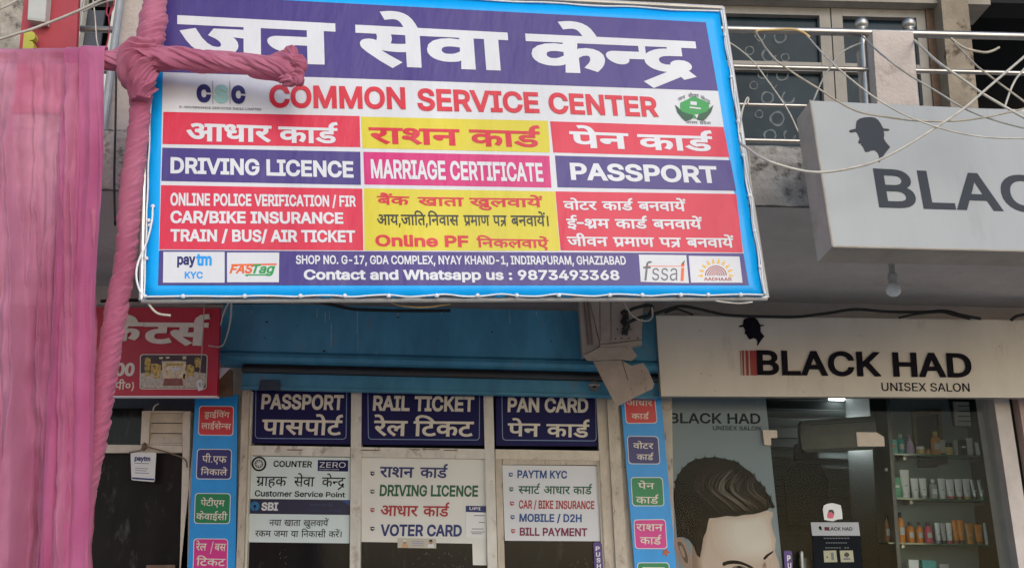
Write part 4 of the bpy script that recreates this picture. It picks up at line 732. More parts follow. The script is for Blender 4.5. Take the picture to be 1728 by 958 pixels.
# frame pipe behind, lacing cord with knots
M_pipe = mat('silver_pipe', (.62, .6, .57), .35, .15, 10, metal=.6)
fr = [BP.at(x, y, -.03) for x, y in ((252, -34), (1219, 14), (1294, 503), (239, 507))]
for i in range(4):
    obj('frame_pipe', tube([fr[i], fr[(i+1) % 4]], .014, 10), M_pipe, BN, 'auto')
M_cord = mat('white_cord', (.8, .8, .8), .6, .1, 20)
def cord(pts, r_=.0045, off=.008):
    P = catmull([BP.at(x, y, off+.003*math.sin(k*2.3)) for k, (x, y) in enumerate(pts)], 4)
    obj('lacing_cord', tube(P, r_, 6), M_cord, BN, True)
xs = np.linspace(246, 1288, 34)
cord([(x, 500.5-3*(x-246)/1042+1.3*math.sin(k*1.9)+(-1.5 if k % 3 == 1 else 0)) for k, x in enumerate(xs)])
ys = np.linspace(18, 497, 24)
cord([(1216.5+(y-18)*.1522+1.2*math.sin(k*1.7), y) for k, y in enumerate(ys)], .0055)
cord([(1219+(y-18)*.1522+1.5*math.sin(k*1.3+1), y) for k, y in enumerate(ys)], .004, .016)
xs = np.linspace(262, 1214, 26)
cord([(x, -28+48*(x-262)/952+1.0*math.sin(k*1.7)) for k, x in enumerate(xs)], .005)
ys = np.linspace(150, 500, 18)
cord([(255-(y-150)*.034+.5*math.sin(k*1.7), y) for k, y in enumerate(ys)])
for x in (309, 413, 507, 582, 656, 737, 806, 872, 943, 1029, 1084, 1149, 1195, 1250):
    p = BP.at(x, 500-3*(x-246)/1042, .01); obj('knot', lathe(p-Vector((0, 0, .011)), [(.003, 0), (.010, .004), (.012, .011), (.009, .018), (.003, .022)], 8), M_cord, BN, True)
for y in (60, 130, 205, 262, 330, 390, 450):
    p = BP.at(1217+(y-18)*.1522, y, .012); obj('knot', lathe(p-Vector((0, 0, .01)), [(.003, 0), (.009, .004), (.011, .01), (.008, .016), (.003, .02)], 8), M_cord, BN, True)
for x, y in ((258, 348), (251, 372), (253, 380), (247, 436), (245, 500)):
    p = BP.at(x, y, .012); obj('knot', lathe(p-Vector((0, 0, .01)), [(.003, 0), (.009, .004), (.011, .01), (.008, .016), (.003, .02)], 8), M_cord, BN, True)
cord([(258, 348), (256, 375), (247, 410), (234, 440), (230, 465), (236, 490), (246, 501)], .005, .03)

# ---------------------------------------------------------------- big white salon sign on the balcony
_y, _l = R(8), R(9.5)
_n = Vector((math.sin(_y), -math.cos(_y), 0)); _vz = Vector((0, 0, 1))*math.cos(_l)-_n*math.sin(_l)
UP_ = Pl(at(1405, 416, 4.8), Vector((math.cos(_y), math.sin(_y), 0)).cross(_vz))
US = thing('salon_signboard', 'big greyish white box signboard on the balcony with black hat head', 'signboard', UP_.at(1700, 420))
M_usign = mat('aged_white_acrylic', (.345, .355, .35), .4, .08, 1.2, .06, 4, dirt=((.255, .25, .24), .57, 3.2, .25), stretch=(2.2, 1, .3))
M_uside = mat('tan_sign_side', (.40, .35, .29), .6, .2, 6, dirt=((.16, .13, .1), .66, 22, .1))
FQ = [(1367, 170), (2190, 208), (2190, 435), (1405, 416)]
fp = [UP_.at(*p) for p in FQ]
obj('face', prism([p for p in fp], -UP_.n*.006), M_usign, US)
obj('case', prism([p-UP_.n*.0065 for p in fp], -UP_.n*.17+Vector((-.0, 0, 0))), M_uside, US)
e = [fp[0], fp[3]]
for a, b in ((fp[0], fp[3]), (fp[3], fp[2])):
    obj('edge_trim', tube([a+UP_.n*.001, b+UP_.n*.001], .006, 6), M_uside, US)
M_ul = mat('dark_grey_vinyl', (.05, .055, .064), .6, spec=.12)
lettering(US, UP_, 'BLACK HAD', (1484, 2099, 285, 313.5, 350, 368.5), M_ul, .018, None, .002)
HAT = [(800, 690), (803, 668), (818, 655), (845, 648), (880, 646), (905, 650), (922, 662), (935, 680), (945, 700), (952, 709), (978, 711), (986, 718), (975, 722), (952, 722), (956, 745), (953, 765), (965, 785), (988, 812), (965, 840), (945, 868), (928, 898), (921, 880), (928, 866), (920, 845), (905, 830), (885, 830), (868, 838), (850, 838), (843, 822), (838, 810), (826, 798), (832, 793), (815, 792), (812, 784), (820, 765), (808, 738), (800, 728), (770, 732), (760, 724), (768, 717), (798, 710)]
obj('hat_head_emblem', plate(UP_, [c4p(*p) for p in HAT], .002, .0015), M_ul, US)

# ---------------------------------------------------------------- lower salon sign over the glass front
YL = 7.38; LP = FY(YL)
LS = thing('salon_signboard', 'long tan box signboard over the salon glass with red stripes', 'signboard', LP.at(1420, 668))
M_ls = mat('tan_acrylic_face', (.72, .65, .55), .5, .10, 1.5, .05, 6, dirt=((.55, .48, .39), .58, 4, .2), stretch=(1.6, 1, .5))
LQ = [(1107, 532), (2100, 545), (2100, 672), (1116, 668)]
obj('face', prism([LP.at(*p) for p in LQ], Vector((0, .006, 0))), M_ls, LS)
obj('case', prism([LP.at(*p)+Vector((0, .0065, 0)) for p in LQ], Vector((0, .07, 0))), M_uside, LS)
M_3d = mat('black_raised_letter', (.012, .010, .016), .6, spec=.06)
lettering(LS, LP, 'BLACK HAD', (1278, 1640, 591, 596.5, 632.5, 637), M_3d, .020, None, .001, .012)
lettering(LS, LP, 'UNISEX SALON', (1488, 1636.5, 645.3, 646.5, 659, 660.5), M_3d, .004, None, .001, .003)
M_rs = mat('red_stripe', s(175, 50, 52, .8), .4)
cl_ = lambda x, y: (1100+x/2.737, 500+y/2.737)
for x0, x1 in ((408, 411), (417, 425), (432, 446), (452, 484)):
    obj('stripe', plate(LP, [cl_(x0, 249), cl_(x1, 249.5), cl_(x1+3, 364), cl_(x0+5, 363)], .006, .006), M_rs, LS)
def hat_to(pl, x0, y0, w_, h_, off): return plate(pl, [(x0+(x-760)/228*w_, y0+(y-646)/252*h_) for x, y in HAT], off, .002)
obj('hat_head_emblem', hat_to(LP, 1246.5, 535.5, 43.5, 48, .006), M_3d, LS)
for x, y in ((225, 157), (228, 355), (270, 365), (955, 180), (970, 182), (292, 435), (700, 440), (1605, 230)):
    obj('screw', plate(LP, circ(*cl_(x, y), 1.6, 8, .8), .002, .002), M_uside, LS)
# ---------------------------------------------------------------- blue rolling shutter housing above the doors
YH = 7.45; HP = FY(YH)
SH = thing('rolling_shutter', 'faded blue rolling shutter housing above the glass doors, drawn up', 'shutter', at(690, 655, YH))
xl, xr = at(372, 560, YH).x, at(1112, 560, YH).x
zz = lambda y, Y=YH: at(690, y, Y).z
def prof(x0, x1, pts):
    """profile (Y, Z) swept along X"""
    n = len(pts); v = [W3(x0, a, b) for a, b in pts]+[W3(x1, a, b) for a, b in pts]
    return v, [tuple(range(n)), tuple(range(2*n-1, n-1, -1))]+[(i, (i+1) % n, n+(i+1) % n, n+i) for i in range(n)]
obj('housing', prof(xl, xr, [(YH, zz(518)), (YH, zz(598)), (YH+.015, zz(601)), (YH-.02, zz(603)), (YH-.035, zz(609)), (YH-.02, zz(615)), (YH+.02, zz(618)), (YH+.28, zz(618)), (YH+.28, zz(518))]), M_blue_paint, SH)
x2 = at(404, 640, YH).x
obj('slat_edge', prof(x2, xr, [(YH+.05, zz(619)), (YH+.05, zz(624)), (YH+.08, zz(624)), (YH+.08, zz(619))]), M_dark, SH)
obj('slat_edge', prof(x2, xr, [(YH+.03, zz(624.5)), (YH+.02, zz(628)), (YH+.04, zz(632)), (YH+.1, zz(632)), (YH+.1, zz(624.5))]), mat('rusty_slat', (.07, .075, .08), .6, .4, 8, dirt=((.09, .06, .04), .5, 9, .2), stretch=(.2, 1, 1)), SH)
obj('bottom_bar', prof(x2, xr, [(YH+.07, zz(633)), (YH+.07, zz(655)), (YH+.05, zz(656)), (YH+.05, zz(660)), (YH+.12, zz(660)), (YH+.12, zz(633))]), M_blue_paint, SH)
M_drip = mat('old_white_drip', (.42, .52, .56), .7, .4, 40)
rd = random.Random(11)
for px_, y0, y1, w_ in ((535, 522, 536, 1.2), (549, 526, 545, 1.6), (556, 524, 540, 1), (559, 545, 585, 1.4), (603, 521, 560, 1.6), (604, 560, 590, .8), (635, 594, 604, 1), (672, 523, 534, 1.2), (424, 524, 528, 1), (860, 523, 545, 1), (905, 522, 532, 1.4), (745, 524, 530, 1)):
    n_ = 6; L_s = [(px_-w_*rd.uniform(.3, .6), y0+(y1-y0)*k/n_) for k in range(n_+1)]; R_s = [(px_+w_*rd.uniform(.2, .6), y0+(y1-y0)*k/n_) for k in range(n_, -1, -1)]
    obj('paint_drip', plate(HP, L_s+R_s, .0012, .001), M_drip, SH)
for px_, y0, r_ in ((450, 543, 2.2), (547, 592, 2.6), (447, 570, 1.4), (500, 549, 1.2), (672, 535, 1.8), (830, 560, 1.6), (930, 575, 1.4)):
    obj('stain', plate(HP, circ(px_, y0, r_, 9, r_*.7), .0012, .001), M_dark, SH)
p = at(1003, 651, YH+.05)
obj('lock', lathe(p, [(.001, 0), (.04, 0), (.045, .004), (.045, .012)], 18, 1, .4), M_steel, SH, 'auto')
lk = obj('lock', plate(FY(YH+.04), circ(1003, 651, 9, 18), 0, .02), mat('dull_lock_metal', (.20, .21, .22), .45, .3, 30, metal=.5), SH)
obj('lock_slot', plate(FY(YH+.04), circ(1003, 651, 3, 12), .003, .004), M_dark, lk)
obj('lock_bracket', plate(FY(YH+.045), [(440, 640), (470, 640), (474, 658), (436, 658)], .0, .02), mat('dark_channel_paint', (.03, .05, .075)), SH)

# ---------------------------------------------------------------- three bay glazed shop front
SF = thing('storefront', 'worn cream framed shop front of three glazed bays with a door at right', 'storefront', at(700, 960, YS))
SP = FY(YS)
yA, yB = YS-.05, YS+.05
def bar(px4, mt, parent, nm='frame_bar', off=.05, th=.1, pl=SP): return obj(nm, plate(pl, px4, off, th), mt, parent)
zbot = 1180
def vx(x, y): return x+(x-650)/7000*(y-800)       # the real uprights through pixel x at height 800
def up(x0, x1, y0, y1): return [(vx(x0, y0), y0), (vx(x1, y0), y0), (vx(x1, y1), y1), (vx(x0, y1), y1)]
bar(up(404, 416, 657, zbot), M_rusty, SF, off=.10); bar(up(417, 421.5, 660, zbot), M_white_alu, SF, off=.055)
bar(up(591.5, 609, 658, 1400), M_white_alu, SF); bar(up(819, 835.5, 660, 1400), M_white_alu, SF)
bar(up(1013, 1030, 664, 1400), M_rusty, SF); bar(up(1031, 1050, 664, 1400), M_rusty, SF, off=.08)
for x0, x1 in ((422, 591), (609.5, 818.5), (836, 1012.5)):
    d = (x0-422)*.0155
    bar([(x0, 751+d), (x1, 751+d+(x1-x0)*.0155), (x1, 767.5+d+(x1-x0)*.0155), (x0, 767.5+d)], M_white_alu if x0 < 800 else M_cream, SF, off=.045, th=.09)
M_scr = mat('printed_rust_marks', (.22, .13, .08), .7, .4, 30)
for x, y, w_ in ((498, 757.5, 14), (700, 757, 9), (728, 756.5, 16), (760, 758, 12), (622, 758, 20)):
    obj('rust_mark', plate(SP, [(x-w_, y), (x+w_, y+.4), (x+w_*.8, y+2.2), (x-w_*.9, y+1.8)], .0465, .001), M_scr, SF)
for x0, x1, y0 in ((421, 592, 768), (609, 819.5, 769)):
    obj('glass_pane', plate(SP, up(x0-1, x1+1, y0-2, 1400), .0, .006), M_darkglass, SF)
bar(up(421.5, 818, 1401, 1440), M_white_alu, SF)
# the door with its own frame
DR = obj('door', join(*[plate(SP, q, .035, .06) for q in (up(836.5, 847.5, 771, 1395), up(1008.5, 1019, 773, 1395), [(848, 771), (1008, 773), (1008, 784), (848, 783)], up(848, 1008, 1300, 1395))]), M_rusty, SF)
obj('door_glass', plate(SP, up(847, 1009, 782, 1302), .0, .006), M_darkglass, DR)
obj('threshold', plate(SP, up(822, 1030, 1396, 1440), .02, .05), M_cream, SF)
# broken light streaks stuck on the panes
M_wtr = mat('pale_scratch', (.12, .13, .13), .5)
rn = random.Random(3)
for bx, by_, w_, h_, n in ((478, 938, 10, 14, 5), (740, 942, 50, 12, 18), (985, 948, 18, 8, 10)):
    for k in range(n):
        x, y = bx+rn.uniform(-w_, w_), by_+rn.uniform(-h_, h_); l = rn.uniform(1, 5); a = rn.uniform(-2.2, 1.6)
        obj('scratch', plate(SP, [(x, y), (x+.5, y), (x+l*a+.7, y+l), (x+l*a, y+l)], .002, .001), M_wtr, SF)

# ---------------------------------------------------------------- transom signs
M_line = mat('pale_blue_outline', (.22, .32, .50), .5)
def transom(px4, border, texts, label):
    t = thing('transom_sign', label, 'sign', SP.at((px4[2][0]+px4[3][0])/2, px4[2][1]), 'navy signs above the glazed bays')
    obj('board', plate(SP, px4, .022, .018), M_navy, t)
    a = rr(border, 6); b = rr(inset(border, 1.3), 5)
    obj('outline', ring_plate(SP, a, b, .0235), M_line, t)
    for tx, q, bo in texts: lettering(t, SP, tx, q, M_letter, bo, None, .0255, .002)
transom([(422.5, 645), (591, 645), (591, 749), (422.5, 747)], [(431.5, 645), (586, 645), (584.5, 741), (430, 739.5)],
        (('PASSPORT', (440.4, 578.9, 664.2, 666, 690, 691.4), .03), ('पासपोर्ट', (441, 577, 707.2, 709, 732.3, 734.2), .012)), 'navy sign with PASSPORT in off white, above the counter poster')
transom([(610, 647), (818.5, 647), (819, 751), (610, 749.5)], [(620, 647), (810, 647), (809.5, 742.5), (621, 741)],
        (('RAIL TICKET', (629, 799.8, 666.8, 668.6, 692.5, 694.3), .03), ('रेल', (629.8, 687, 709, 709.8, 734.4, 735.2), .012), ('टिकट', (697, 799, 710, 711, 735.2, 736.6), .012)), 'navy sign with RAIL TICKET in off white, middle bay of the shop')
transom([(836.5, 649), (1012, 650), (1015, 752.5), (837, 751.5)], [(846, 649), (1005, 650), (1007, 744), (847.5, 742.5)],
        (('PAN CARD', (856.5, 992.6, 670, 671.4, 694.8, 696), .03), ('पेन', (856.5, 911.3, 713.6, 714.4, 735.4, 736.4), .012), ('कार्ड', (921.9, 995, 714.8, 715.8, 736.4, 738), .012)), 'navy sign with PAN CARD in off white, above the door')

# ---------------------------------------------------------------- posters behind the panes
M_post = mat('pale_blue_poster', (.70, .80, .79), .5, .05, 4)
M_post2 = mat('cream_white_poster', (.78, .76, .70), .5, .05, 4)
M_post3 = mat('grey_white_poster', (.74, .74, .76), .5, .05, 4)
T_nv = mat('text_navy', s(35, 52, 120, .8), .5); T_gn = mat('text_green', s(30, 105, 72, .8), .5); T_rd = mat('text_red', s(190, 50, 55, .8), .5)
T_bl = mat('text_blue', s(35, 85, 155, .8), .5); T_ma = mat('text_maroon', s(140, 35, 80, .8), .5); T_bk = mat('text_black', (.02, .025, .025), .6, spec=.1)
T_cy = mat('text_cyan', s(30, 130, 185, .8), .5)
def onp(parent, t, q, mt, b=.01, o=.0165): return lettering(parent, SP, t, q, mt, b, None, o)
P1 = thing('poster', 'pale blue counter poster with a navy band, in the left glazed bay', 'poster', SP.at(504, 915))
obj('paper', plate(SP, [(421, 769), (591, 771.5), (589.5, 916), (418, 914)], .014, .004), M_post, P1)
dp_ = lambda px, mt, o=.0155, nm='print', par=P1: obj(nm, plate(SP, px, o, .001), mt, par)
obj('emblem', ring_plate(SP, circ(437, 782, 12.6, 24), circ(437, 782, 9.5, 24), .0155), T_bk, P1)
obj('emblem', ring_plate(SP, circ(437, 782, 7.5, 18), circ(437, 782, 5.4, 18), .0155), mat('emblem_tan', (.25, .24, .20)), P1)
for k in range(8):
    a = R(45*k+10); dp_([(437+2*math.cos(a), 782+2*math.sin(a)), (437+6*math.cos(a-.16), 782+6*math.sin(a-.16)), (437+6*math.cos(a+.16), 782+6*math.sin(a+.16))], T_bk, .016)
onp(P1, 'COUNTER', (461, 526.4, 776.6, 777.6, 787, 788), T_bk, .022)
dp_([(536.4, 775.5), (587.5, 776), (587.2, 795), (536, 794)], M_navy)
onp(P1, 'ZERO', (539, 583, 779, 779.5, 788, 788.4), M_white, .0, .018)
onp(P1, 'PAY DIRECT COUNTER', (539, 572, 790.4, 790.6, 792.4, 792.6), M_white, .0, .018)
onp(P1, 'ग्राहक', (431.8, 483, 803.4, 804, 819, 819.8), T_bk, .004); onp(P1, 'सेवा', (495.5, 530, 804.2, 804.6, 820, 820.4), T_bk, .004); onp(P1, 'केन्द्र', (542.5, 582, 804.8, 805.4, 820.6, 821), T_bk, .004)
onp(P1, 'Customer Service Point', (429.5, 582, 826.2, 830, 836.8, 838.4), T_bk, .018)
dp_([(418.8, 840.9), (590.8, 843), (590.4, 868.2), (418.2, 866)], mat('band_navy', s(32, 34, 74, .7), .45))
dp_([(575, 842.9), (590.8, 843), (590.6, 853)], T_bl, .0165)
obj('print', plate(SP, circ(430, 853.4, 8, 20), .0175, .001), T_cy, P1); obj('print', plate(SP, circ(430, 853.4, 2.4, 12), .0186, .001), M_navy, P1)
dp_([(429.4, 853.4), (430.6, 853.4), (430.6, 861.3), (429.4, 861.3)], M_navy, .0186)
onp(P1, 'SBI', (440.4, 468.7, 846.8, 847, 860.6, 861), M_white, .035, .0175)
M_dim = mat('dim_blue_print', s(62, 82, 130, .6), .5)
onp(P1, 'भारतीय स्टेट बैंक', (522, 562, 849.6, 850, 853.4, 853.8), M_dim, .004, .0175); onp(P1, 'STATE BANK OF INDIA', (522, 577, 859, 859.4, 862.4, 862.8), M_dim, .0, .0175)
onp(P1, 'नया खाता खुलवायें', (454, 554, 876.2, 877.2, 886.3, 887.3), T_bk, .004)
onp(P1, 'रकम जमा या निकासी करें।', (430, 576, 894.5, 896, 904.5, 906), T_bk, .004)

def tick(parent, x, y, mt):
    for px in ([(x-3.4, y-3.6), (x+3.2, y-3.4), (x+3.4, y-1.4), (x-3.4, y-1.6)], [(x-3.4, y-1), (x-2, y-1), (x+.4, y+1.2), (x+3.6, y-.6), (x+3.4, y+1.4), (x+.2, y+3.8), (x-3.2, y+2)]):
        obj('tick_mark', plate(SP, px, .0165, .001), mt, parent)
P2 = thing('poster', 'cream poster listing four services, in the middle glazed bay', 'poster', SP.at(710, 915))
obj('paper', plate(SP, [(610, 769.5), (819, 772.5), (821.5, 953), (798, 952.6), (797, 916.5), (610, 913.5)], .014, .004), M_post2, P2)
onp(P2, 'राशन', (640.5, 698, 786.8, 788, 804.6, 805.6), T_nv, .012); onp(P2, 'कार्ड', (708.5, 755, 788, 788.8, 805.6, 806.2), T_nv, .012)
onp(P2, 'DRIVING LICENCE', (640.5, 806.5, 817, 818.6, 836.5, 837.4), T_gn, .026)
onp(P2, 'आधार', (641.5, 705, 852, 853, 869.6, 870.6), T_rd, .012); onp(P2, 'कार्ड', (713.5, 757.7, 853, 853.6, 870.6, 871.2), T_rd, .012)
onp(P2, 'VOTER CARD', (641.5, 779, 883.8, 884.6, 903.6, 904.6), T_nv, .028)
for y, mt in ((798.5, T_bk), (829, T_gn), (860, T_rd), (891.5, T_bk)): tick(P2, 628.5, y, mt)
QR_ = thing('payment_card', 'small white payment card with navy header taped to the cream poster', 'card', SP.at(803, 906))
obj('card', plate(SP, [(786, 852.6), (820, 853.2), (820.4, 907), (786, 905.5)], .018, .002), mat('card_white', (.80, .80, .78), .4), QR_)
obj('header', plate(SP, [(786, 852.6), (820, 853.2), (820, 864), (786, 863)], .0193, .001), T_nv, QR_)
lettering(QR_, SP, 'UPI', (792, 811, 855, 855.2, 859.6, 860), M_white, .02, None, .0208) if all(c in GL for c in 'UPI') else None
for y, a, b in ((868.5, 800, 818), (880, 808, 818), (891, 796, 816), (896, 794, 818), (899, 796, 813)):
    obj('print_line', plate(SP, [(a, y), (b, y+.2), (b, y+1.4), (a, y+1.2)], .0193, .001), mat('card_grey', (.16, .16, .18)), QR_)
ST_ = thing('strip_sticker', 'narrow cream strip sticker with two small portraits below the cream poster', 'sticker', SP.at(704, 924))
obj('strip', plate(SP, [(671, 907), (736, 908), (736, 924.5), (671, 923.5)], .020, .002), mat('strip_cream', (.55, .50, .40), .5), ST_)
M_skin = mat('printed_skin', (.40, .24, .16), .5); M_cloth2 = mat('printed_orange_cloth', (.60, .36, .20), .5)
for cx, c2 in ((683, M_cloth2), (727, M_white)):
    obj('portrait', plate(SP, [(cx-6, 923), (cx-4, 917), (cx+4, 917), (cx+6, 923.4)], .0212, .001), c2, ST_)
    obj('portrait', plate(SP, circ(cx, 914, 3, 12, 3.6), .0224, .001), M_skin, ST_)
    obj('portrait', plate(SP, [(cx-3, 913), (cx-2.4, 910.4), (cx, 909.6), (cx+2.4, 910.4), (cx+3, 913)], .0236, .001), T_bk if c2 is M_white else M_white, ST_)
for y in (912, 915.5, 919): obj('print_line', plate(SP, [(695, y), (715, y+.3), (715, y+1.6), (695, y+1.3)], .0212, .001), mat('strip_print', (.30, .30, .42)), ST_)
P3 = thing('poster', 'greyish white poster listing five services in coloured letters, on the door', 'poster', SP.at(930, 911))
obj('paper', plate(SP, [(847.5, 784), (1007.5, 785.5), (1013.4, 912.5), (852, 911.5)], .014, .004), M_post3, P3)
onp(P3, 'PAYTM KYC', (873, 957, 792.6, 793.6, 806, 807), T_bl, .026)
onp(P3, 'स्मार्ट', (874.7, 911, 819.4, 819.8, 832.4, 832.8), T_gn, .01); onp(P3, 'आधार', (917.5, 962, 819.6, 820.2, 832.8, 833.2), T_gn, .01); onp(P3, 'कार्ड', (967, 999, 820.2, 820.6, 833.2, 833.6), T_gn, .01)
onp(P3, 'CAR / BIKE INSURANCE', (875.4, 1003, 843, 844.6, 857.4, 858.4), T_rd, .022)
onp(P3, 'MOBILE / D2H', (876.4, 981.6, 866, 867, 879.6, 880.4), T_bl, .026)
onp(P3, 'BILL PAYMENT', (877, 991, 889.2, 890.4, 903, 904.2), T_ma, .026)
for k, (y, mt) in enumerate(((800.5, T_bl), (825, T_gn), (849, T_rd), (872, T_bl), (895.5, T_rd))): tick(P3, 862+k*1, y, mt)
PS = thing('push_sticker', 'purple vertical sticker with white PUSH letters on the shop door edge', 'sticker', SP.at(1009, 962))
M_pur = mat('purple_sticker', s(88, 52, 140, .8), .4)
obj('sticker', plate(SP, rr([(1001, 914), (1015.5, 914.5), (1018, 962), (1003.5, 961.5)], 4), .038, .002), M_pur, PS)
for k, ch in enumerate('PUSH'): lettering(PS, SP, ch, (1005+k*.7, 1012+k*.7, 921+k*9.8, 921+k*9.8, 928.6+k*9.8, 928.6+k*9.8), M_white, .03, None, .0395)

# ---------------------------------------------------------------- blue side strips with label panels
LB = {k: mat('label_'+k, c, .4, .08, 8) for k, c in (('red', s(225, 58, 66, .9)), ('navy', s(52, 48, 120, .9)), ('green', s(22, 140, 84, .9)), ('pink', s(228, 56, 150, .9)))}
M_rim = mat('white_label_rim', (.8, .8, .82), .5)
def strip(px4, labels, label, Y=7.62):
    pl = FY(Y)
    t = thing('service_strip', label, 'sign strip', pl.at((px4[2][0]+px4[3][0])/2, px4[2][1]))
    obj('board', plate(pl, px4, 0, .03), M_cyan_board, t)
    for q, k, tx in labels:
        lab = obj('label_panel', plate(pl, rr(q, 5), .0022, .002), LB[k], t)
        obj('rim', ring_plate(pl, rr([(q[0][0]-.9, q[0][1]-.9), (q[1][0]+.9, q[1][1]-.9), (q[2][0]+.9, q[2][1]+.9), (q[3][0]-.9, q[3][1]+.9)], 5.6), rr(inset(q, .3), 5), .0036), M_rim, lab)
        for w_, qq in tx: lettering(lab, pl, w_, qq, M_letter, .007, None, .0045)
    return t, pl
strip([(329, 671), (401, 665), (395, 1150), (309, 1150)], (
    ([(337, 685), (394, 685.5), (392.5, 734), (335, 733)], 'red', (('ड्राईविंग', (344, 387, 694.6, 695.4, 703.6, 704.4)), ('लाईसेन्स', (339, 389.6, 713.4, 714.6, 723, 724)))),
    ([(333.5, 757.5), (390.5, 758), (389, 807.5), (331.5, 807)], 'navy', (('पी.एफ', (340.5, 382, 768.4, 769.6, 779.4, 780.4)), ('निकाले', (338, 383, 790.6, 791.8, 800.6, 801.6)))),
    ([(330, 832), (388.5, 832.5), (387, 882.5), (328, 882)], 'green', (('पेटीएम', (338, 378.7, 842.6, 843.6, 852.6, 853.6)), ('केवाईसी', (330.5, 383, 865.4, 866.4, 876, 877)))),
    ([(327.5, 908.5), (384, 909), (383, 962), (326, 961.5)], 'pink', (('रेल', (330, 348, 916, 916.4, 928, 928.4)), ('/', (354.5, 359, 913.5, 914, 931, 931)), ('बस', (361.5, 380.7, 916.4, 916.8, 928.4, 928.8)), ('टिकट', (330.5, 379.7, 941.2, 942.2, 953.4, 954.4))))),
    'blue service strip left of the glazed bays, starting with a red label')
t_, plr = strip([(1047, 664), (1114.8, 660), (1158, 1150), (1087, 1150)], (
    ([(1054, 668), (1104.5, 667.5), (1108.5, 713), (1057, 713.5)], 'red', (('आधार', (1058, 1101, 674.8, 675.2, 684, 684.4)), ('कार्ड', (1065.6, 1095.5, 697.3, 697.7, 706.4, 706.8)))),
    ([(1059, 735.6), (1110, 736.3), (1113.5, 782), (1061.5, 781.5)], 'navy', (('वोटर', (1068.3, 1102.8, 747, 747.6, 756.2, 756.8)), ('कार्ड', (1074.6, 1102.8, 766, 766.4, 775.4, 775.8)))),
    ([(1065, 805.3), (1117.5, 805.3), (1120.4, 852.5), (1068, 852.5)], 'green', (('पेन', (1076.6, 1104.5, 814.2, 814.6, 824.2, 824.6)), ('कार्ड', (1073.3, 1111.5, 837.4, 838, 848.8, 849.4)))),
    ([(1070, 876.7), (1122.4, 876), (1125.4, 924.5), (1072.6, 924.5)], 'pink', (('राशन', (1073.6, 1118.8, 883.4, 883.8, 894.8, 895.4)), ('कार्ड', (1080, 1116, 905.4, 906, 917.4, 918)))),
    ([(1076, 949), (1128.4, 949), (1131, 997), (1078, 997)], 'green', (('पास', (1084, 1122, 956, 956.4, 967, 967.4)), ('पोर्ट', (1086, 1122, 979, 979.4, 990, 990.4))))),
    'blue service strip beside the haircut poster, its top red label half hidden')
fl = []
for k in range(30):
    a = 2*math.pi*k/30; r_ = 7.2*(.72+.28*math.cos(5*a)); fl.append((1123.7+r_*math.cos(a), 931+r_*math.sin(a)))
tag(obj('flower_sticker', plate(plr, fl, .006, .002), mat('orange_sticker', s(215, 110, 60, .8), .5, .2, 60)), 'small ragged orange flower sticker on the right blue service strip', 'sticker')

# ---------------------------------------------------------------- broken beige metal box with hanging sheet
YM = 7.25; MP = FY(YM)
zb = lambda x, y: (940+x/3.422, 480+y/3.422)
M_bg = mat('beige_sheet_metal', (.44, .36, .30), .6, .2, 6, .08, 20, dirt=((.2, .11, .075), .63, 14, .1))
MB_ = thing('meter_box', 'broken beige sheet metal box with a bent sheet hanging from it, under the banner', 'metal box', MP.at(1030, 610))
q = lambda *P: [zb(*p) for p in P]
obj('case', plate(MP, q((190, 92), (498, 92), (490, 318), (250, 345)), 0, .17), M_bg, MB_)
obj('ribbed_side', plate(MP, q((128, 92), (188, 92), (246, 348), (150, 410)), -.01, .15), M_bg, MB_)
for x0, x1 in ((150, 160), (172, 182)): obj('rib', plate(MP, q((x0, 94), (x1, 94), (x1+28, 340), (x0+28, 350)), .0, .015), mat('brown_rib', (.19, .13, .095), .6, .3, 20), MB_)
for x in (245, 308): obj('seam', plate(MP, q((x, 94), (x+5, 94), (x+7, 322), (x+2, 324)), .004, .004), mat('seam_brown', (.22, .16, .12), .6), MB_)
obj('bottom_lip', plate(MP, q((248, 348), (488, 322), (492, 345), (420, 362), (250, 360)), .02, .08), M_bg, MB_)
obj('flap', plate(MP, q((150, 412), (250, 362), (430, 362), (462, 410), (430, 440), (375, 432), (178, 440)), .03, .012), M_bg, MB_)
_a, _b, _cc = MP.at(*zb(210, 440), .032), MP.at(*zb(430, 440), .045), MP.at(*zb(345, 700), .10)
HP2 = tri_plane(_a, _b, _cc)
obj('hanging_sheet', plate(HP2, q((208, 442), (372, 436), (428, 468), (500, 452), (530, 500), (562, 575), (552, 600), (470, 640), (345, 705)), 0, .006), M_bg, MB_)
obj('crease', plate(HP2, q((372, 440), (378, 438), (412, 548), (407, 552)), .002, .002), mat('seam_brown', (.22, .16, .12), .6), MB_)
for x, y in ((348, 258), (380, 150), (378, 288), (338, 312), (415, 310), (425, 258), (466, 310), (372, 308)):
    obj('bolt_hole', plate(MP, circ(*zb(x, y), 1.3, 8), .002, .002), M_dark, MB_)
for x, y in ((428, 602), (490, 500), (505, 545)): obj('bolt_hole', plate(HP2, circ(*zb(x, y), 1.2, 8), .002, .002), M_scr, MB_)
CL_ = obj('cable_clamp', tube(catmull([MP.at(*zb(x, y), .03) for x, y in ((378, 150), (398, 185), (385, 215), (402, 240), (388, 285))], 4), .022, 8, True, lambda i, s_, g: 1+.5*noise.noise(Vector((i*.7, math.cos(g), 2)))), M_cable_b, None, True)
tag(CL_, 'lumpy black cable clamp on the front of the broken beige box', 'cable clamp')

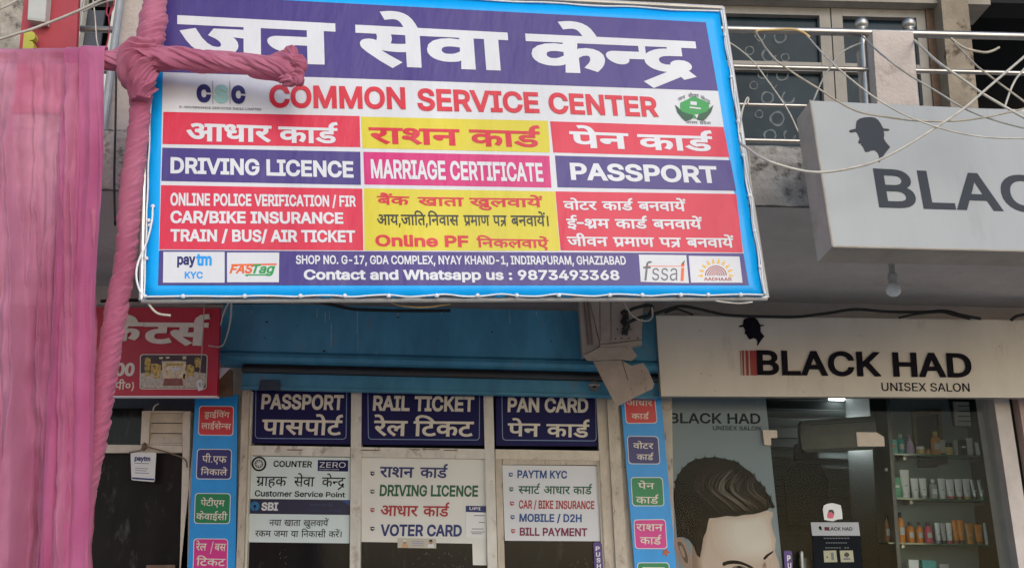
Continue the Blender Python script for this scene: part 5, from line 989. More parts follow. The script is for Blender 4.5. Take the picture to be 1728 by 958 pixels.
# ---------------------------------------------------------------- red caterers sign behind the curtain
YR = 7.2; RP_ = FY(YR)
z6 = lambda x, y: (180+x/5.323, 500+y/5.323)
RD = thing('red_signboard', 'red sign board with raised cream letters and a stage picture, behind the pink pole', 'signboard', RP_.at(230, 670))
M_rb = mat('red_board_vinyl', s(205, 28, 60, .85), .4, .12, 3, dirt=((.26, .012, .03), .66, 7, .1))
obj('board', plate(RP_, [(96, 517), (371, 519.8), (366, 669), (92, 669)], 0, .05), M_rb, RD)
obj('edge_trim', plate(RP_, [(92, 667.5), (366.5, 667.5), (366, 670), (92, 670)], .004, .058), M_rim, RD)
lettering(RD, RP_, 'कै', (171, 240, 543.8, 544.2, 574.5, 576), M_letter, .028, .02, .002, .012)
lettering(RD, RP_, 'टर्स', (240.5, 350.6, 544.2, 545, 579, 584), M_letter, .028, .02, .003, .012)
lettering(RD, RP_, '2000', (160, 226, 611.5, 612, 634, 634.2), M_letter, .05, .03, .002)
lettering(RD, RP_, '(यू०पी०)', (166, 225.5, 644, 644.4, 656.6, 657), M_letter, .01, None, .002)
PIC = obj('picture', plate(RP_, rr([z6(305, 522), z6(902, 524), z6(893, 828), z6(300, 828)], 4), .002, .002), mat('picture_dark', (.055, .035, .04), .4, .5, 14), RD)
obj('picture_rim', ring_plate(RP_, rr([z6(300, 517), z6(907, 519), z6(898, 833), z6(295, 833)], 5), rr([z6(307, 524), z6(900, 526), z6(891, 826), z6(302, 826)], 4.6), .0045), M_letter, PIC)
M_p1 = mat('picture_cream', (.78, .66, .44), .5, .5, 40); M_p2 = mat('picture_floor', (.60, .54, .44), .5, .4, 50); M_p3 = mat('picture_gold', (.72, .50, .12), .5, .6, 60, dirt=((.10, .12, .03), .5, 50, .1)); M_p4 = mat('picture_brown', (.30, .10, .08), .5, .4, 30)
pc = lambda pts, mt, o: obj('picture_print', plate(RP_, [z6(*p) for p in pts], o, .001), mt, PIC)
pc(((305, 690), (500, 660), (690, 660), (890, 690), (890, 780), (870, 822), (320, 822), (303, 790)), M_p2, .0032)
pc(((495, 580), (715, 580), (700, 740), (505, 740)), M_p1, .0044); pc(((530, 600), (690, 600), (690, 620), (530, 620)), M_p3, .0056)
pc(((580, 640), (660, 640), (655, 665), (585, 665)), M_white, .0056); pc(((520, 735), (675, 735), (690, 800), (505, 800)), M_p4, .0056)
for x0, x1, y0, y1 in ((345, 400, 545, 720), (395, 490, 600, 700), (720, 790, 610, 720), (795, 845, 545, 640), (430, 480, 690, 740), (690, 720, 690, 750)):
    rq = [(x0, y0+8), ((x0+x1)/2-8, y0), (x1-6, y0+14), (x1, (y0+y1)/2), (x1-10, y1), ((x0+x1)/2, y1-12), (x0+6, y1), (x0-6, (y0+y1)/2)]
    pc(rq, M_p3, .0044)
for x0, y in ((470, 555), (530, 552), (680, 548), (300+380, 560)):
    pc(((x0, y-10), (x0+36, y-12), (x0+34, y+4), (x0+4, y+6)), M_p1, .0056)
TG = thing('price_tag', 'small white tag hanging on a long string before the red sign', 'tag', at(337, 659, YR-.06))
TP = FY(YR-.06)
obj('string', tube([TP.at(344.5, 508), TP.at(343, 560), TP.at(340, 600), TP.at(335.5, 642)], .003, 6), mat('twine', (.55, .46, .34), .8), TG)
obj('tag', plate(TP, [(332, 641.5), (340, 640), (342.6, 657), (334.4, 659.4)], .004, .003), M_white, TG)
obj('print_line', plate(TP, [(334.6, 645), (338.6, 644.4), (340, 652), (336, 652.6)], .0052, .001), mat('tag_print', (.42, .42, .42)), TG)
# wooden block and bracket behind the red sign's right edge
BK = thing('wood_bracket', 'short brown wooden block with a white bracket behind the red sign edge', 'bracket', at(378, 664, YR+.1))
obj('block', plate(FY(YR+.1), [z6(985, 640), z6(1105, 650), z6(1105, 880), z6(985, 890)], 0, .1), mat('brown_wood', (.17, .10, .06), .8, .4, 8), BK)
obj('bracket', plate(FY(YR+.1), [z6(1000, 640), z6(1110, 640), z6(1010, 745)], .006, .005), M_rim, BK)

# ---------------------------------------------------------------- left shop front, partly behind the curtain
YW = 7.72; WP = FY(YW)
z5 = lambda x, y: (160+x/3.111, 650+y/3.111)
LF = thing('storefront', 'old cream framed dark glass front with a louvred vent, left of the blue strip', 'storefront', WP.at(240, 1000))
zq = lambda *P: [z5(*p) for p in P]
bar(zq((-200, 308), (458, 314), (458, 352), (-200, 354)), M_cream, LF, pl=WP, off=.03, th=.06)
bar(zq((466, 135), (502, 135), (478, 1300), (436, 1300)), M_cream, LF, pl=WP, off=.04, th=.08)
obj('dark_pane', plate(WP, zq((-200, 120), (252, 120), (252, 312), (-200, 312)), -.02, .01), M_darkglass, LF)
obj('glass_pane', plate(WP, zq((-200, 350), (462, 350), (440, 1300), (-200, 1300)), -.02, .01), mat('smudge_glare_dark_glass', (.018, .014, .013), .4, .6, 3, dirt=((.11, .105, .10), .57, 9, .22), stretch=(1, 1, .35), spec=.12), LF)  # pale noise is grey smudges plus a faint reflection painted into the colour
VT = obj('vent_frame', join(*[plate(WP, zq(*q_), .02, .06) for q_ in (((248, 133), (288, 133), (283, 308), (240, 308)), ((288.5, 133), (465, 134), (465, 143), (288.5, 142)), ((459, 143.5), (465.5, 143.5), (465, 312), (458, 312)), ((284, 302), (457, 304), (457, 312), (283.5, 310)))]), M_cream, LF)
for y in (145, 199, 252):
    a = [WP.at(*z5(292, y), -.02), WP.at(*z5(458, y+1), -.02), WP.at(*z5(458, y+50), .015), WP.at(*z5(289, y+49), .015)]
    obj('louvre', prism(a, Vector((0, .012, 0))), M_cream, VT)
PC = thing('payment_placard', 'white payment placard hung by twine on the cream transom of the left shop', 'placard', WP.at(241, 811))
PCP = FY(YW-.06)
obj('card', plate(PCP, rr(zq((187, 350), (322, 352), (313, 506), (193, 496)), 2.5), .0, .006), mat('card_white', (.80, .80, .78), .4), PC)
lettering(PC, PCP, 'paytm', (*[z5(x, 0)[0] for x in (208, 290)], *[z5(0, y)[1] for y in (368, 372, 394, 397)]), T_nv, .035, None, .002)
for y, x0, x1 in ((405, 208, 285), (432, 212, 280), (443, 210, 272), (456, 210, 285)):
    obj('print_line', plate(PCP, zq((x0, y), (x1, y+3), (x1, y+6), (x0, y+3)), .0015, .001), mat('card_grey', (.16, .16, .18)), PC)
obj('print_line', plate(PCP, zq((196, 481), (312, 489), (312, 498), (196, 490)), .0015, .001), T_nv, PC)
obj('twine', tube(catmull([PCP.at(*z5(x, y), .01) for x, y in ((180, 352), (240, 340), (260, 318), (300, 328), (380, 350), (470, 385), (486, 430))], 5), .006, 6), mat('brown_twine', (.22, .15, .10), .8), PC)
obj('knot', lathe(PCP.at(*z5(258, 330)), [(.005, -.02), (.02, 0), (.016, .03), (.004, .045)], 8), M_scr, PC)
tag(obj('wire_stub', tube(catmull([WP.at(*z5(x, y), .1) for x, y in ((305, 135), (312, 110), (335, 95))], 5), .006, 6), M_cable_w), 'short curled white wire stub above the louvred vent', 'wire')
tag(obj('cardboard_flap', plate(WP, zq((270, 942), (420, 940), (425, 1010), (268, 1012)), .03, .006), mat('cardboard', (.20, .13, .09), .9, .3, 10)), 'brown cardboard leaning at the bottom of the left dark glass', 'cardboard')
# ---------------------------------------------------------------- salon glass front
GP = FY(YG)
SG = thing('salon_glass_front', 'frameless salon glass front with steel patch fittings and a pale end pillar', 'glass front', GP.at(1480, 1000))
M_glass = glass('clear_shop_glass', (.94, .965, .955), .006)
M_patch = mat('brushed_patch_fitting', (.62, .52, .42), .4, .1, 20)
obj('glass_pane', plate(GP, up(1136, 1289, 640, 1400), 0, .008), M_glass, SG)
GD = obj('glass_door', plate(GP, up(1290.5, 1489, 640, 1400), 0, .008), M_glass, SG)
obj('glass_pane', plate(GP, up(1490.5, 1694, 640, 1400), 0, .008), M_glass, SG)
for q in (((1287, 725), (1311, 725.5), (1312, 738), (1301, 738), (1301.5, 751), (1290, 750)), ((1445, 728.5), (1480, 729), (1492, 737), (1493, 752.5), (1447, 752.5))):
    obj('patch_fitting', plate(GP, q, .012, .03), M_patch, SG)
obj('lock', lathe(GP.at(1495, 792, .01), [(.012, -.012), (.014, 0), (.012, .012)], 10), M_steel, SG, True)
hp = [GP.at(1352, 932, .02), GP.at(1352.5, 932, .06), GP.at(1355, 980, .06), GP.at(1356, 1100, .06), GP.at(1356, 1100, .02)]
obj('handle', tube(hp, .013, 10), M_steel, GD, 'auto')
obj('end_pillar', plate(FY(YG-.1), up(1696, 1722, 640, 1400), 0, .3), mat('pinkish_white_pillar', (.62, .55, .51), .7, .15, 6, dirt=((.36, .3, .25), .66, 10, .1)), SG)
obj('dark_gap', plate(FY(YG+.05), up(1718, 1742, 640, 1400), 0, .02), M_dark, SG)
obj('side_wall', plate(FY(YG-.05), up(1738, 2000, 640, 1400), 0, .1), mat('dusty_pink_wall', (.55, .41, .38), .85, .2, 4), SG)
obj('blue_poster_edge', plate(FY(YG-.06), up(1733, 1790, 900, 1000), .0, .004), T_bl, SG)

# room behind the glass
xL, xR = xc+.22, at(1740, 800, YG).x
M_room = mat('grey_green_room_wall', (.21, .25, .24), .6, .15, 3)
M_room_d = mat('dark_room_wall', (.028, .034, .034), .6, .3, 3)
RM = thing('salon_room', 'dim grey green salon room seen through the glass', 'room', W3((xL+xR)/2, 9.5, .13))
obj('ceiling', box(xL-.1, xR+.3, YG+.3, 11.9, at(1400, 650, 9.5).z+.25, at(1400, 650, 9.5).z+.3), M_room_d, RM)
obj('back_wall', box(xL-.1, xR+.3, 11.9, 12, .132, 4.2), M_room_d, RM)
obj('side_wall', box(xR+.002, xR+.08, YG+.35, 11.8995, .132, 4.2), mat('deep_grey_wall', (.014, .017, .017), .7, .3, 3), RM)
zc = at(1400, 650, 9.5).z+.25
YP = 8.75
xs0 = at(1488, 800, YP).x
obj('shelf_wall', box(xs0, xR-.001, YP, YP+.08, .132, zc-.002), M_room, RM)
obj('shelf_wall_edge', box(xs0-.03, xs0-.002, YP-.3, YP+.1, .132, zc-.002), mat('dark_trim', (.06, .065, .065), .4), RM)
# board lines across the back wall
for k in range(14):
    z = at(1400, 890, 11.8).z+k*.11
    obj('board_line', box(xL+.01, xR-.01, 11.875, 11.897, z, z+.012), M_dark, RM)
M_lamp = emis('lit_downlight', (.95, 1, 1), 9)
for px, py, Y in ((1412, 672, 9.2), (1305.5, 698, 10.6)):
    c = at(px, py, Y); c.z = zc-.004
    d_ = FWD + RIGHT*((px-PW/2)/F) - UP*((py-PH/2)/F); k = (c.z-EYE)/d_.z; c = CAM+d_*k
    dl = obj('ceiling_light', lathe(c-Vector((0, 0, .02)), [(.085, 0), (.09, .006), (.09, .019)], 20), M_lamp, None, True)
    tag(dl, 'lit round ceiling downlight %s' % ('near the glass above the dark air conditioner' if py < 680 else 'deeper in the salon beside the poster edge'), 'ceiling light', 'salon ceiling lights')
    L_ = bpy.data.lights.new('ceiling_light_glow', 'POINT'); L_.energy = 48; L_.color = (.92, 1, .98); L_.shadow_soft_size = .09
    lo = bpy.data.objects.new('ceiling_light_glow', L_); COL.objects.link(lo); lo.location = c-Vector((0, 0, .42))
# air conditioner: long rounded body running into the room
a0, a1 = at(1362, 735, 9.3), at(1492, 728, 8.8)
AC = thing('air_conditioner', 'dark rounded air conditioner body under the salon ceiling', 'air conditioner', (a0+a1)/2)
ax = (a1-a0).normalized(); bk = Vector((-ax.y, ax.x, 0)); uz = ax.cross(bk)
prof_ = [(-.10, -.13), (-.12, -.02), (-.11, .09), (-.07, .13), (.12, .13), (.12, -.12), (-.03, -.15)]
pts_ = [a0+bk*a+Vector((0, 0, 1))*b for a, b in prof_]
obj('body', prism(pts_, a1-a0), mat('dark_ac_shell', (.42, .41, .36), .3, .2, 6), AC)
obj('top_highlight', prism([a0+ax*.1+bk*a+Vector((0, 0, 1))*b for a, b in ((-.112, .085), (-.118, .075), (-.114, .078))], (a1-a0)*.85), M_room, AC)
obj('end_cap', prism([a0-ax*.002+bk*a*.97+Vector((0, 0, 1))*b*.97 for a, b in prof_], -ax*.03), M_dark, AC)
# dark chair backs and equipment silhouettes
SC_ = thing('salon_chair', 'dark salon chair silhouette deep behind the glass door', 'chair', at(1365, 1000, 10))
cbx = [at(x, y, 10) for x, y in ((1325, 800), (1345, 780), (1385, 782), (1398, 810), (1395, 880), (1330, 885))]
obj('backrest', prism(cbx, Vector((0, .12, 0))), M_dark, SC_)
obj('headrest', prism([at(x, y, 10) for x, y in ((1345, 748), (1380, 748), (1382, 776), (1343, 776))], Vector((0, .1, 0))), M_dark, SC_)
obj('seat', prism([at(x, y, 9.6) for x, y in ((1310, 900), (1405, 900), (1410, 940), (1306, 940))], Vector((0, .5, 0))), M_dark, SC_)
obj('base', tube([at(1358, 940, 9.8), at(1358, 1040, 9.8)], .05, 10), M_steel, SC_)
# framed picture and white vent on the shelf wall
s4 = lambda x, y: (1480+x/3.214, 660+y/3.214)
PV = FY(YP-.02)
PF = thing('framed_picture', 'tilted dark picture in an old gold frame above the top shelf', 'picture', PV.at(*s4(280, 345)))
fo = [s4(*p) for p in ((193, 112), (345, 95), (368, 345), (210, 348))]; fi = [s4(*p) for p in ((212, 135), (330, 120), (348, 345), (224, 347))]
obj('frame', ring_plate(PV, fo, fi, .02, .04), mat('old_gold_frame', (.16, .11, .05), .45, .4, 30), PF)
obj('picture', plate(PV, fi, 0, .004), mat('dark_picture', (.03, .025, .02), .35, .6, 12, dirt=((.10, .08, .05), .6, 20, .1)), PF)
VB = thing('wall_vent', 'white louvred exhaust box high on the salon shelf wall', 'vent', PV.at(*s4(490, 195)))
obj('case', plate(PV, [s4(*p) for p in ((388, 30), (560, 52), (572, 195), (418, 190))], .02, .02), mat('dark_vent_case', (.03, .025, .035), .5), VB)
obj('panel', plate(PV, [s4(*p) for p in ((418, 55), (560, 58), (568, 188), (430, 184))], .05, .03), mat('vent_white', (.75, .72, .64), .5, .1, 10), VB)
for y in (76, 105, 132, 158): obj('slot', plate(PV, [s4(440, y), s4(562, y+2), s4(562, y+6), s4(440, y+4)], .052, .002), M_dark, VB)
BR_ = thing('wall_bracket', 'small dark bracket box under the top glass shelf', 'bracket', PV.at(*s4(310, 405)))
obj('body', plate(PV, [s4(*p) for p in ((232, 368), (385, 368), (385, 392), (330, 398), (325, 408), (236, 408))], .06, .06), mat('bracket_brown', (.05, .04, .04), .5), BR_)

# shelves with the goods on them
YB = 8.58; QP = FY(YB)
M_shelf = mat('green_glass_edge', (.06, .14, .11), .15, spec=.6)
WH = mat('goods_white', (.80, .82, .80), .4, .06, 20); WG = mat('goods_grey', (.45, .48, .46), .4, .1, 20); SVR = mat('goods_silver', (.50, .54, .52), .25, .3, 30, metal=.7)
OR = mat('goods_orange', (.75, .25, .04), .4, .2, 16); AM = mat('goods_amber', (.62, .28, .07), .3, .3, 16); BRN = mat('goods_brown', (.32, .13, .05), .4, .3, 16); BKc = mat('goods_black', (.015, .015, .017), .35)
PKc = mat('goods_pink', (.70, .10, .17), .4, .2, 16); TLc = mat('goods_teal', (.07, .42, .40), .4, .35, 16); LVc = mat('goods_lavender', (.48, .38, .56), .4, .2, 16); GNc = mat('goods_green', (.03, .36, .18), .4, .1, 16)
LBc = mat('goods_pale_blue', (.50, .64, .66), .35, .2, 16); GDc = mat('goods_gold', (.62, .44, .15), .3, .3, 20)
NAME = {id(WH): 'white', id(WG): 'grey', id(SVR): 'silver', id(OR): 'orange', id(AM): 'amber', id(BRN): 'brown', id(BKc): 'black', id(PKc): 'pink', id(TLc): 'teal', id(LVc): 'lavender', id(GNc): 'green', id(LBc): 'pale blue', id(GDc): 'gold'}
ORD = ['first', 'second', 'third', 'fourth', 'fifth', 'sixth', 'seventh', 'eighth', 'ninth', 'tenth', 'eleventh', 'twelfth', 'thirteenth', 'fourteenth', 'fifteenth', 'sixteenth']
def goods(kind, x0, x1, yt, yb, body, cap, where, group, k):
    a, b = QP.at(*s4(x0, yb)), QP.at(*s4(x1, yb)); t = QP.at(*s4((x0+x1)/2, yt))
    c = (a+b)/2; c.z = zsh[where]; w_ = abs(b.x-a.x)*.94; h = t.z-c.z; r_ = w_/2
    nm = {'tube': 'cosmetic_tube', 'bottle': 'cosmetic_bottle', 'box': 'cosmetic_box', 'jar': 'cosmetic_jar', 'pump': 'pump_bottle'}[kind]
    word = {'tube': 'squeeze tube', 'bottle': 'bottle', 'box': 'carton', 'jar': 'jar', 'pump': 'pump bottle'}[kind]
    capw = {'': ''}.get('', '') if cap is None else ' with %s cap' % NAME[id(cap)]
    lab = '%s %s%s, %s from the left on the %s shelf' % (NAME[id(body)], word, capw, ORD[k], where)
    g = thing(nm, lab, {'tube': 'tube', 'bottle': 'bottle', 'box': 'box', 'jar': 'jar', 'pump': 'bottle'}[kind], c, group)
    ry = min(r_, .03)/r_
    if kind == 'tube':       # stands on its cap, flat crimp on top
        hc = h*.16; v, f = [], []
        n = 14
        for (q, z, dy) in ((.78, hc, .75), (.86, hc+.012, .8), (.93, h*.55, .45), (1, h*.93, .06), (1, h, .05)):
            for i in range(n):
                gk = 2*math.pi*i/n; v.append(Vector((c.x+r_*q*math.cos(gk), c.y+.03*dy*math.sin(gk), c.z+z)))
        for j in range(4):
            for i in range(n): f.append((j*n+i, j*n+(i+1) % n, (j+1)*n+(i+1) % n, (j+1)*n+i))
        f += [tuple(range(n)), tuple(range(4*n, 5*n))]
        obj('body', (v, f), body, g, 'auto')
        obj('cap', lathe(c, [(r_*.8, .0), (r_*.8, hc-.001)], 14, 1, .7*ry+.1), cap or WH, g, 'auto')
        obj('print', box(c.x-r_*.3, c.x+r_*.3, c.y-.024, c.y-.0215, c.z+h*.42, c.z+h*.47), WG, g)
    elif kind == 'box':
        obj('carton', box(c.x-r_, c.x+r_, c.y-.03, c.y+.03, c.z, c.z+h), body, g)
        obj('print', box(c.x-r_*.6, c.x+r_*.6, c.y-.0325, c.y-.0305, c.z+h*.5, c.z+h*.62), cap or WG, g)
    elif kind == 'jar':
        obj('body', lathe(c, [(r_*.9, 0), (r_, .01), (r_, h*.62), (r_*.9, h*.66)], 16, 1, ry), body, g, 'auto')
        obj('lid', lathe(c, [(r_*.95, h*.665), (r_*.95, h*.97), (r_*.85, h)], 16, 1, ry), cap or WH, g, 'auto')
    elif kind == 'bottle':
        obj('body', lathe(c, [(r_*.9, 0), (r_, .008), (r_, h*.66), (r_*.8, h*.75), (r_*.4, h*.80), (r_*.4, h*.82)], 16, 1, ry), body, g, 'auto')
        obj('cap', lathe(c, [(r_*.5, h*.822), (r_*.5, h*.98), (r_*.42, h)], 14, 1, ry), cap or BKc, g, 'auto')
        obj('print', box(c.x-r_*.55, c.x+r_*.55, c.y-r_*ry-.003, c.y-r_*ry+.004, c.z+h*.25, c.z+h*.5), WG if body is not WG else WH, g)
    else:
        obj('body', lathe(c, [(r_*.85, 0), (r_, .01), (r_*.9, h*.5), (r_*.5, h*.68), (r_*.25, h*.72), (r_*.25, h*.75)], 16, 1, ry), body, g, 'auto')
        obj('cap', join(lathe(c, [(r_*.32, h*.752), (r_*.3, h*.84), (r_*.1, h*.85), (r_*.1, h*.95)], 12, 1, ry), box(c.x-r_*.5, c.x+r_*.2, c.y-.006, c.y+.006, c.z+h*.95, c.z+h)), cap or WH, g)
    return g
zsh = {}
for where, y, x0, x1 in (('top', 349, 50, 652), ('middle', 586, 84, 678), ('lower', 826, 40, 728), ('lowest', 1052, 40, 745)):
    a, b = QP.at(*s4(x0, y)), QP.at(*s4(x1, y)); zsh[where] = QP.at(*s4((x0+x1)/2, y)).z+.001
    sf = thing('glass_shelf', '%s green edged glass shelf of the salon display' % where, 'shelf', (a+b)/2, 'glass shelves of the salon display')
    obj('glass_board', box(a.x, b.x, YB-.10, YP-.004, zsh[where]-.013, zsh[where]-.0005), M_shelf, sf)
    for x in (a.x+.15, b.x-.15): obj('bracket', box(x-.012, x+.012, YB+.0, YP-.003, zsh[where]-.04, zsh[where]-.014), M_steel, sf)
T_ = 'goods on the top glass shelf'
for k, (kd, x0, x1, yt, bo, ca) in enumerate((('box', 60, 108, 262, TLc, PKc), ('bottle', 112, 152, 232, TLc, LBc), ('pump', 157, 207, 235, LVc, LVc), ('jar', 215, 262, 298, GDc, WH), ('jar', 264, 292, 312, AM, BRN), ('bottle', 296, 350, 218, AM, GDc), ('tube', 345, 378, 262, WG, BKc), ('jar', 370, 414, 280, GDc, BKc), ('tube', 420, 444, 263, WG, WH), ('box', 446, 484, 265, BKc, WH), ('tube', 487, 526, 252, WH, WH), ('tube', 534, 580, 276, WH, WG), ('box', 583, 640, 252, WH, WG))):
    goods(kd, x0, x1, yt, 349, bo, ca, 'top', T_, k)
T_ = 'goods on the middle glass shelf'
for k, (kd, x0, x1, yt, bo, ca) in enumerate((('box', 86, 128, 466, GNc, WH), ('tube', 132, 184, 425, WH, WH), ('tube', 187, 231, 471, WH, WH), ('tube', 234, 276, 471, WH, WG), ('bottle', 288, 330, 476, WG, WH), ('tube', 335, 378, 472, WH, WH), ('tube', 379, 424, 476, WH, PKc), ('tube', 426, 468, 475, WH, BRN), ('tube', 470, 512, 474, WH, GDc), ('tube', 514, 550, 478, SVR, BKc), ('tube', 552, 590, 479, SVR, GNc), ('tube', 592, 630, 479, SVR, BKc), ('tube', 632, 670, 478, SVR, GNc))):
    goods(kd, x0, x1, yt, 586, bo, ca, 'middle', T_, k)
T_ = 'goods on the lower glass shelf'
for k, (kd, x0, x1, yt, bo, ca) in enumerate((('bottle', 44, 76, 672, BRN, BKc), ('bottle', 78, 108, 660, AM, BKc), ('bottle', 112, 156, 655, OR, BKc), ('bottle', 163, 206, 708, OR, BKc), ('bottle', 214, 252, 708, OR, BKc), ('bottle', 260, 304, 708, PKc, BKc), ('tube', 318, 348, 712, WH, LVc), ('tube', 350, 378, 714, WG, BKc), ('tube', 380, 412, 712, WH, PKc), ('tube', 414, 446, 698, OR, BRN), ('tube', 442, 478, 696, OR, BKc), ('tube', 482, 530, 714, AM, OR), ('tube', 534, 578, 720, OR, BRN), ('tube', 582, 630, 712, LBc, WH), ('bottle', 636, 676, 712, AM, LBc), ('bottle', 680, 722, 714, AM, BKc))):
    goods(kd, x0, x1, yt, 826, bo, ca, 'lower', T_, k)
T_ = 'goods on the lowest glass shelf'
for k, (kd, x0, x1, yt, bo, ca) in enumerate((('box', 172, 228, 912, WH, WG), ('box', 245, 325, 915, TLc, BKc), ('tube', 345, 400, 935, WG, BKc), ('bottle', 640, 690, 912, BKc, BKc))):
    goods(kd, x0, x1, yt, 1052, bo, ca, 'lowest', T_, k)

# stickers on the salon door
KP = lambda px, mt, par, o=.009, nm='print': obj(nm, plate(GP, px, o, .001), mt, par)
k8 = lambda x, y: (1300+x/6.94, 820+y/6.94)
RS = thing('round_sticker', 'round white sticker with a small dark haired portrait on the glass door', 'sticker', GP.at(*k8(730, 405)))
KP([k8(*p) for p in ((625, 225), (660, 205), (725, 194), (780, 208), (825, 222), (840, 300), (846, 380), (790, 385), (735, 408), (680, 400), (632, 390), (614, 270))], WH, RS, .009, 'disc')
KP([k8(*p) for p in ((668, 320), (680, 290), (745, 290), (748, 330), (735, 370), (690, 378), (664, 360))], PKc, RS, .0102, 'portrait'); KP([k8(*p) for p in ((675, 305), (690, 272), (730, 272), (748, 300), (742, 325), (715, 300))], BKc, RS, .0114, 'portrait')
NB = thing('notice_card', 'black notice card with a grey white header on the salon glass door', 'notice', GP.at(*k8(790, 1050)))
KP([k8(*p) for p in ((495, 580), (1055, 580), (1100, 1300), (530, 1300))], mat('notice_black', (.010, .012, .016), .6, spec=.06), NB, .009, 'card')
KP([k8(*p) for p in ((472, 420), (1032, 420), (1052, 576), (490, 576))], mat('notice_header', (.40, .42, .45), .4), NB, .0095, 'header')
def on8(t, x0, x1, yt, yb, mt, b=.01, o=.0108): 
    a, c = k8(x0, yt), k8(x1, yb); return lettering(NB, GP, t, (a[0], c[0], a[1], a[1]+.3, c[1], c[1]+.3), mt, b, None, o)
on8('BLACK HAD', 640, 962, 475, 515, M_black, .02)
KP([k8(*p) for p in ((632, 474), (690, 474), (692, 516), (634, 516))], mat('rosy_print', s(190, 90, 110, .6)), NB, .0104)
a_ = k8(560, 465); obj('print', hat_to(GP, a_[0], a_[1], 6.5, 8.2, .0106), M_black, NB)
M_nl = mat('notice_line', (.16, .17, .18)); 
for y, x0, x1 in ((606, 625, 935), (660, 650, 905), (718, 645, 930)):
    for k in range(9):
        if rn.random() < .85: KP([k8(x0+(x1-x0)*k/9, y-5), k8(x0+(x1-x0)*(k+.7)/9, y-5), k8(x0+(x1-x0)*(k+.7)/9, y+6), k8(x0+(x1-x0)*k/9, y+6)], M_nl, NB, .0104)
M_th = mat('thumb_cream', (.42, .40, .26), .5, .1, 20)
KP([k8(*p) for p in ((622, 752), (770, 748), (786, 885), (632, 888))], M_th, NB, .0104); KP([k8(*p) for p in ((812, 750), (965, 748), (980, 884), (826, 886))], M_th, NB, .0104)
KP([k8(*p) for p in ((705, 775), (740, 772), (748, 860), (718, 862))], M_nl, NB, .0116); KP([k8(*p) for p in ((655, 820), (672, 818), (676, 835), (660, 838))], BKc, NB, .0116)
KP([k8(*p) for p in ((862, 790), (890, 768), (922, 785), (925, 810), (900, 830), (868, 815))], BKc, NB, .0116); KP([k8(*p) for p in ((845, 860), (870, 835), (925, 835), (950, 858))], M_nl, NB, .0116)
P8 = thing('push_sticker', 'purple vertical sticker with white letters beside the salon door handle', 'sticker', GP.at(1331, 985))
z7 = lambda x, y: (1100+x/3.012, 640+y/3.012)
obj('sticker', plate(GP, rr([z7(670, 868), z7(712, 870), z7(722, 1060), z7(682, 1060)], 3), .009, .001), M_pur, P8)
for k, ch in enumerate('PUSH'):
    a, b = z7(688+k*3.4, 892+k*38), z7(706+k*3.4, 922+k*38); lettering(P8, GP, ch, (a[0], b[0], a[1], a[1], b[1], b[1]), M_white, .03, None, .0105)

# ---------------------------------------------------------------- haircut poster inside the left salon pane
HPn = FY(YG+.024)
PO = thing('haircut_poster', 'tall grey poster of a man with swept back brown hair on the salon glass', 'poster', HPn.at(1235, 1200))
M_hp = mat('grey_poster_paper', (.235, .265, .30), .6, .05, 3)
obj('paper', plate(HPn, [(1116.5, 660), (1291, 662), (1345, 1200), (1152, 1200)], 0, .003), M_hp, PO)
def smooth_ring(px, k=4):
    n = len(px); P = [Vector((*p, 0)) for p in px]; out = []
    for i in range(n):
        a, b, c, d = P[i-1], P[i], P[(i+1) % n], P[(i+2) % n]
        for j in range(k):
            t = j/k; q = .5*((2*b)+(c-a)*t+(2*a-5*b+4*c-d)*t*t+(3*b-a-3*c+d)*t**3); out.append((q.x, q.y))
    return out
def hp_(px, mt, o, smooth=True): obj('printed_figure', plate(HPn, [z7(*p) for p in (smooth_ring(px) if smooth else px)], o, .0008), mt, PO)
lettering(PO, HPn, 'BLACK HAD', (1130, 1283.6, 696.2, 697.2, 713.6, 714.8), M_3d, .02, None, .0015)
lettering(PO, HPn, 'UNISEX SALON', (1203, 1283.6, 718, 718.6, 725.2, 725.8), M_3d, .016, None, .003)
hp_(((62, 160), (84, 156), (88, 208), (66, 210)), mat('faded_red_print', (.20, .07, .06), .5, .4, 30), .0012)
M_sk = mat('printed_face', (.60, .42, .34), .5, .06, 5); M_sk2 = mat('printed_face_edge', (.36, .21, .16), .5, .1, 8); M_hr = mat('printed_hair', (.018, .012, .011), .7, .2, 12, spec=.05, stretch=(1, 1, .4))
M_h2 = mat('printed_hair_sheen', (.07, .044, .036), .7, .4, 40, spec=.05); M_h3 = mat('printed_hair_light', (.19, .145, .12), .7, .3, 60, spec=.05); M_sk3 = mat('printed_face_pale', (.66, .54, .49), .5, .04, 5)
hp_(((215, 735), (285, 700), (590, 665), (606, 725), (618, 775), (630, 815), (622, 850), (628, 880), (645, 930), (655, 1000), (660, 1100), (240, 1100), (225, 985)), M_sk, .0012)
# the printed forehead: soft tone steps of the photograph on the poster
fo_ = [(300, 712), (440, 692), (590, 668), (606, 725), (618, 780), (628, 830), (618, 890), (570, 940), (470, 945), (360, 925), (300, 850), (285, 770)]
fi_ = [(430, 730), (490, 720), (545, 716), (572, 740), (584, 780), (590, 815), (584, 850), (550, 872), (500, 872), (450, 850), (425, 810), (418, 765)]
for k in range(7):
    u = k/6
    hp_([(a[0]*(1-u)+b[0]*u, a[1]*(1-u)+b[1]*u) for a, b in zip(fo_, fi_)], mat('printed_forehead', tuple(a*(1-u)+b*u for a, b in zip((.55, .40, .34), (.70, .58, .53))), .5) if False else mat('printed_forehead_tone_%s' % ('deep', 'warm', 'mid', 'soft', 'light', 'pale', 'bright')[k], tuple(a*(1-u)+b*u for a, b in zip((.58, .40, .32), (.74, .60, .53))), .5, .04, 6), .0020+k*.00012)
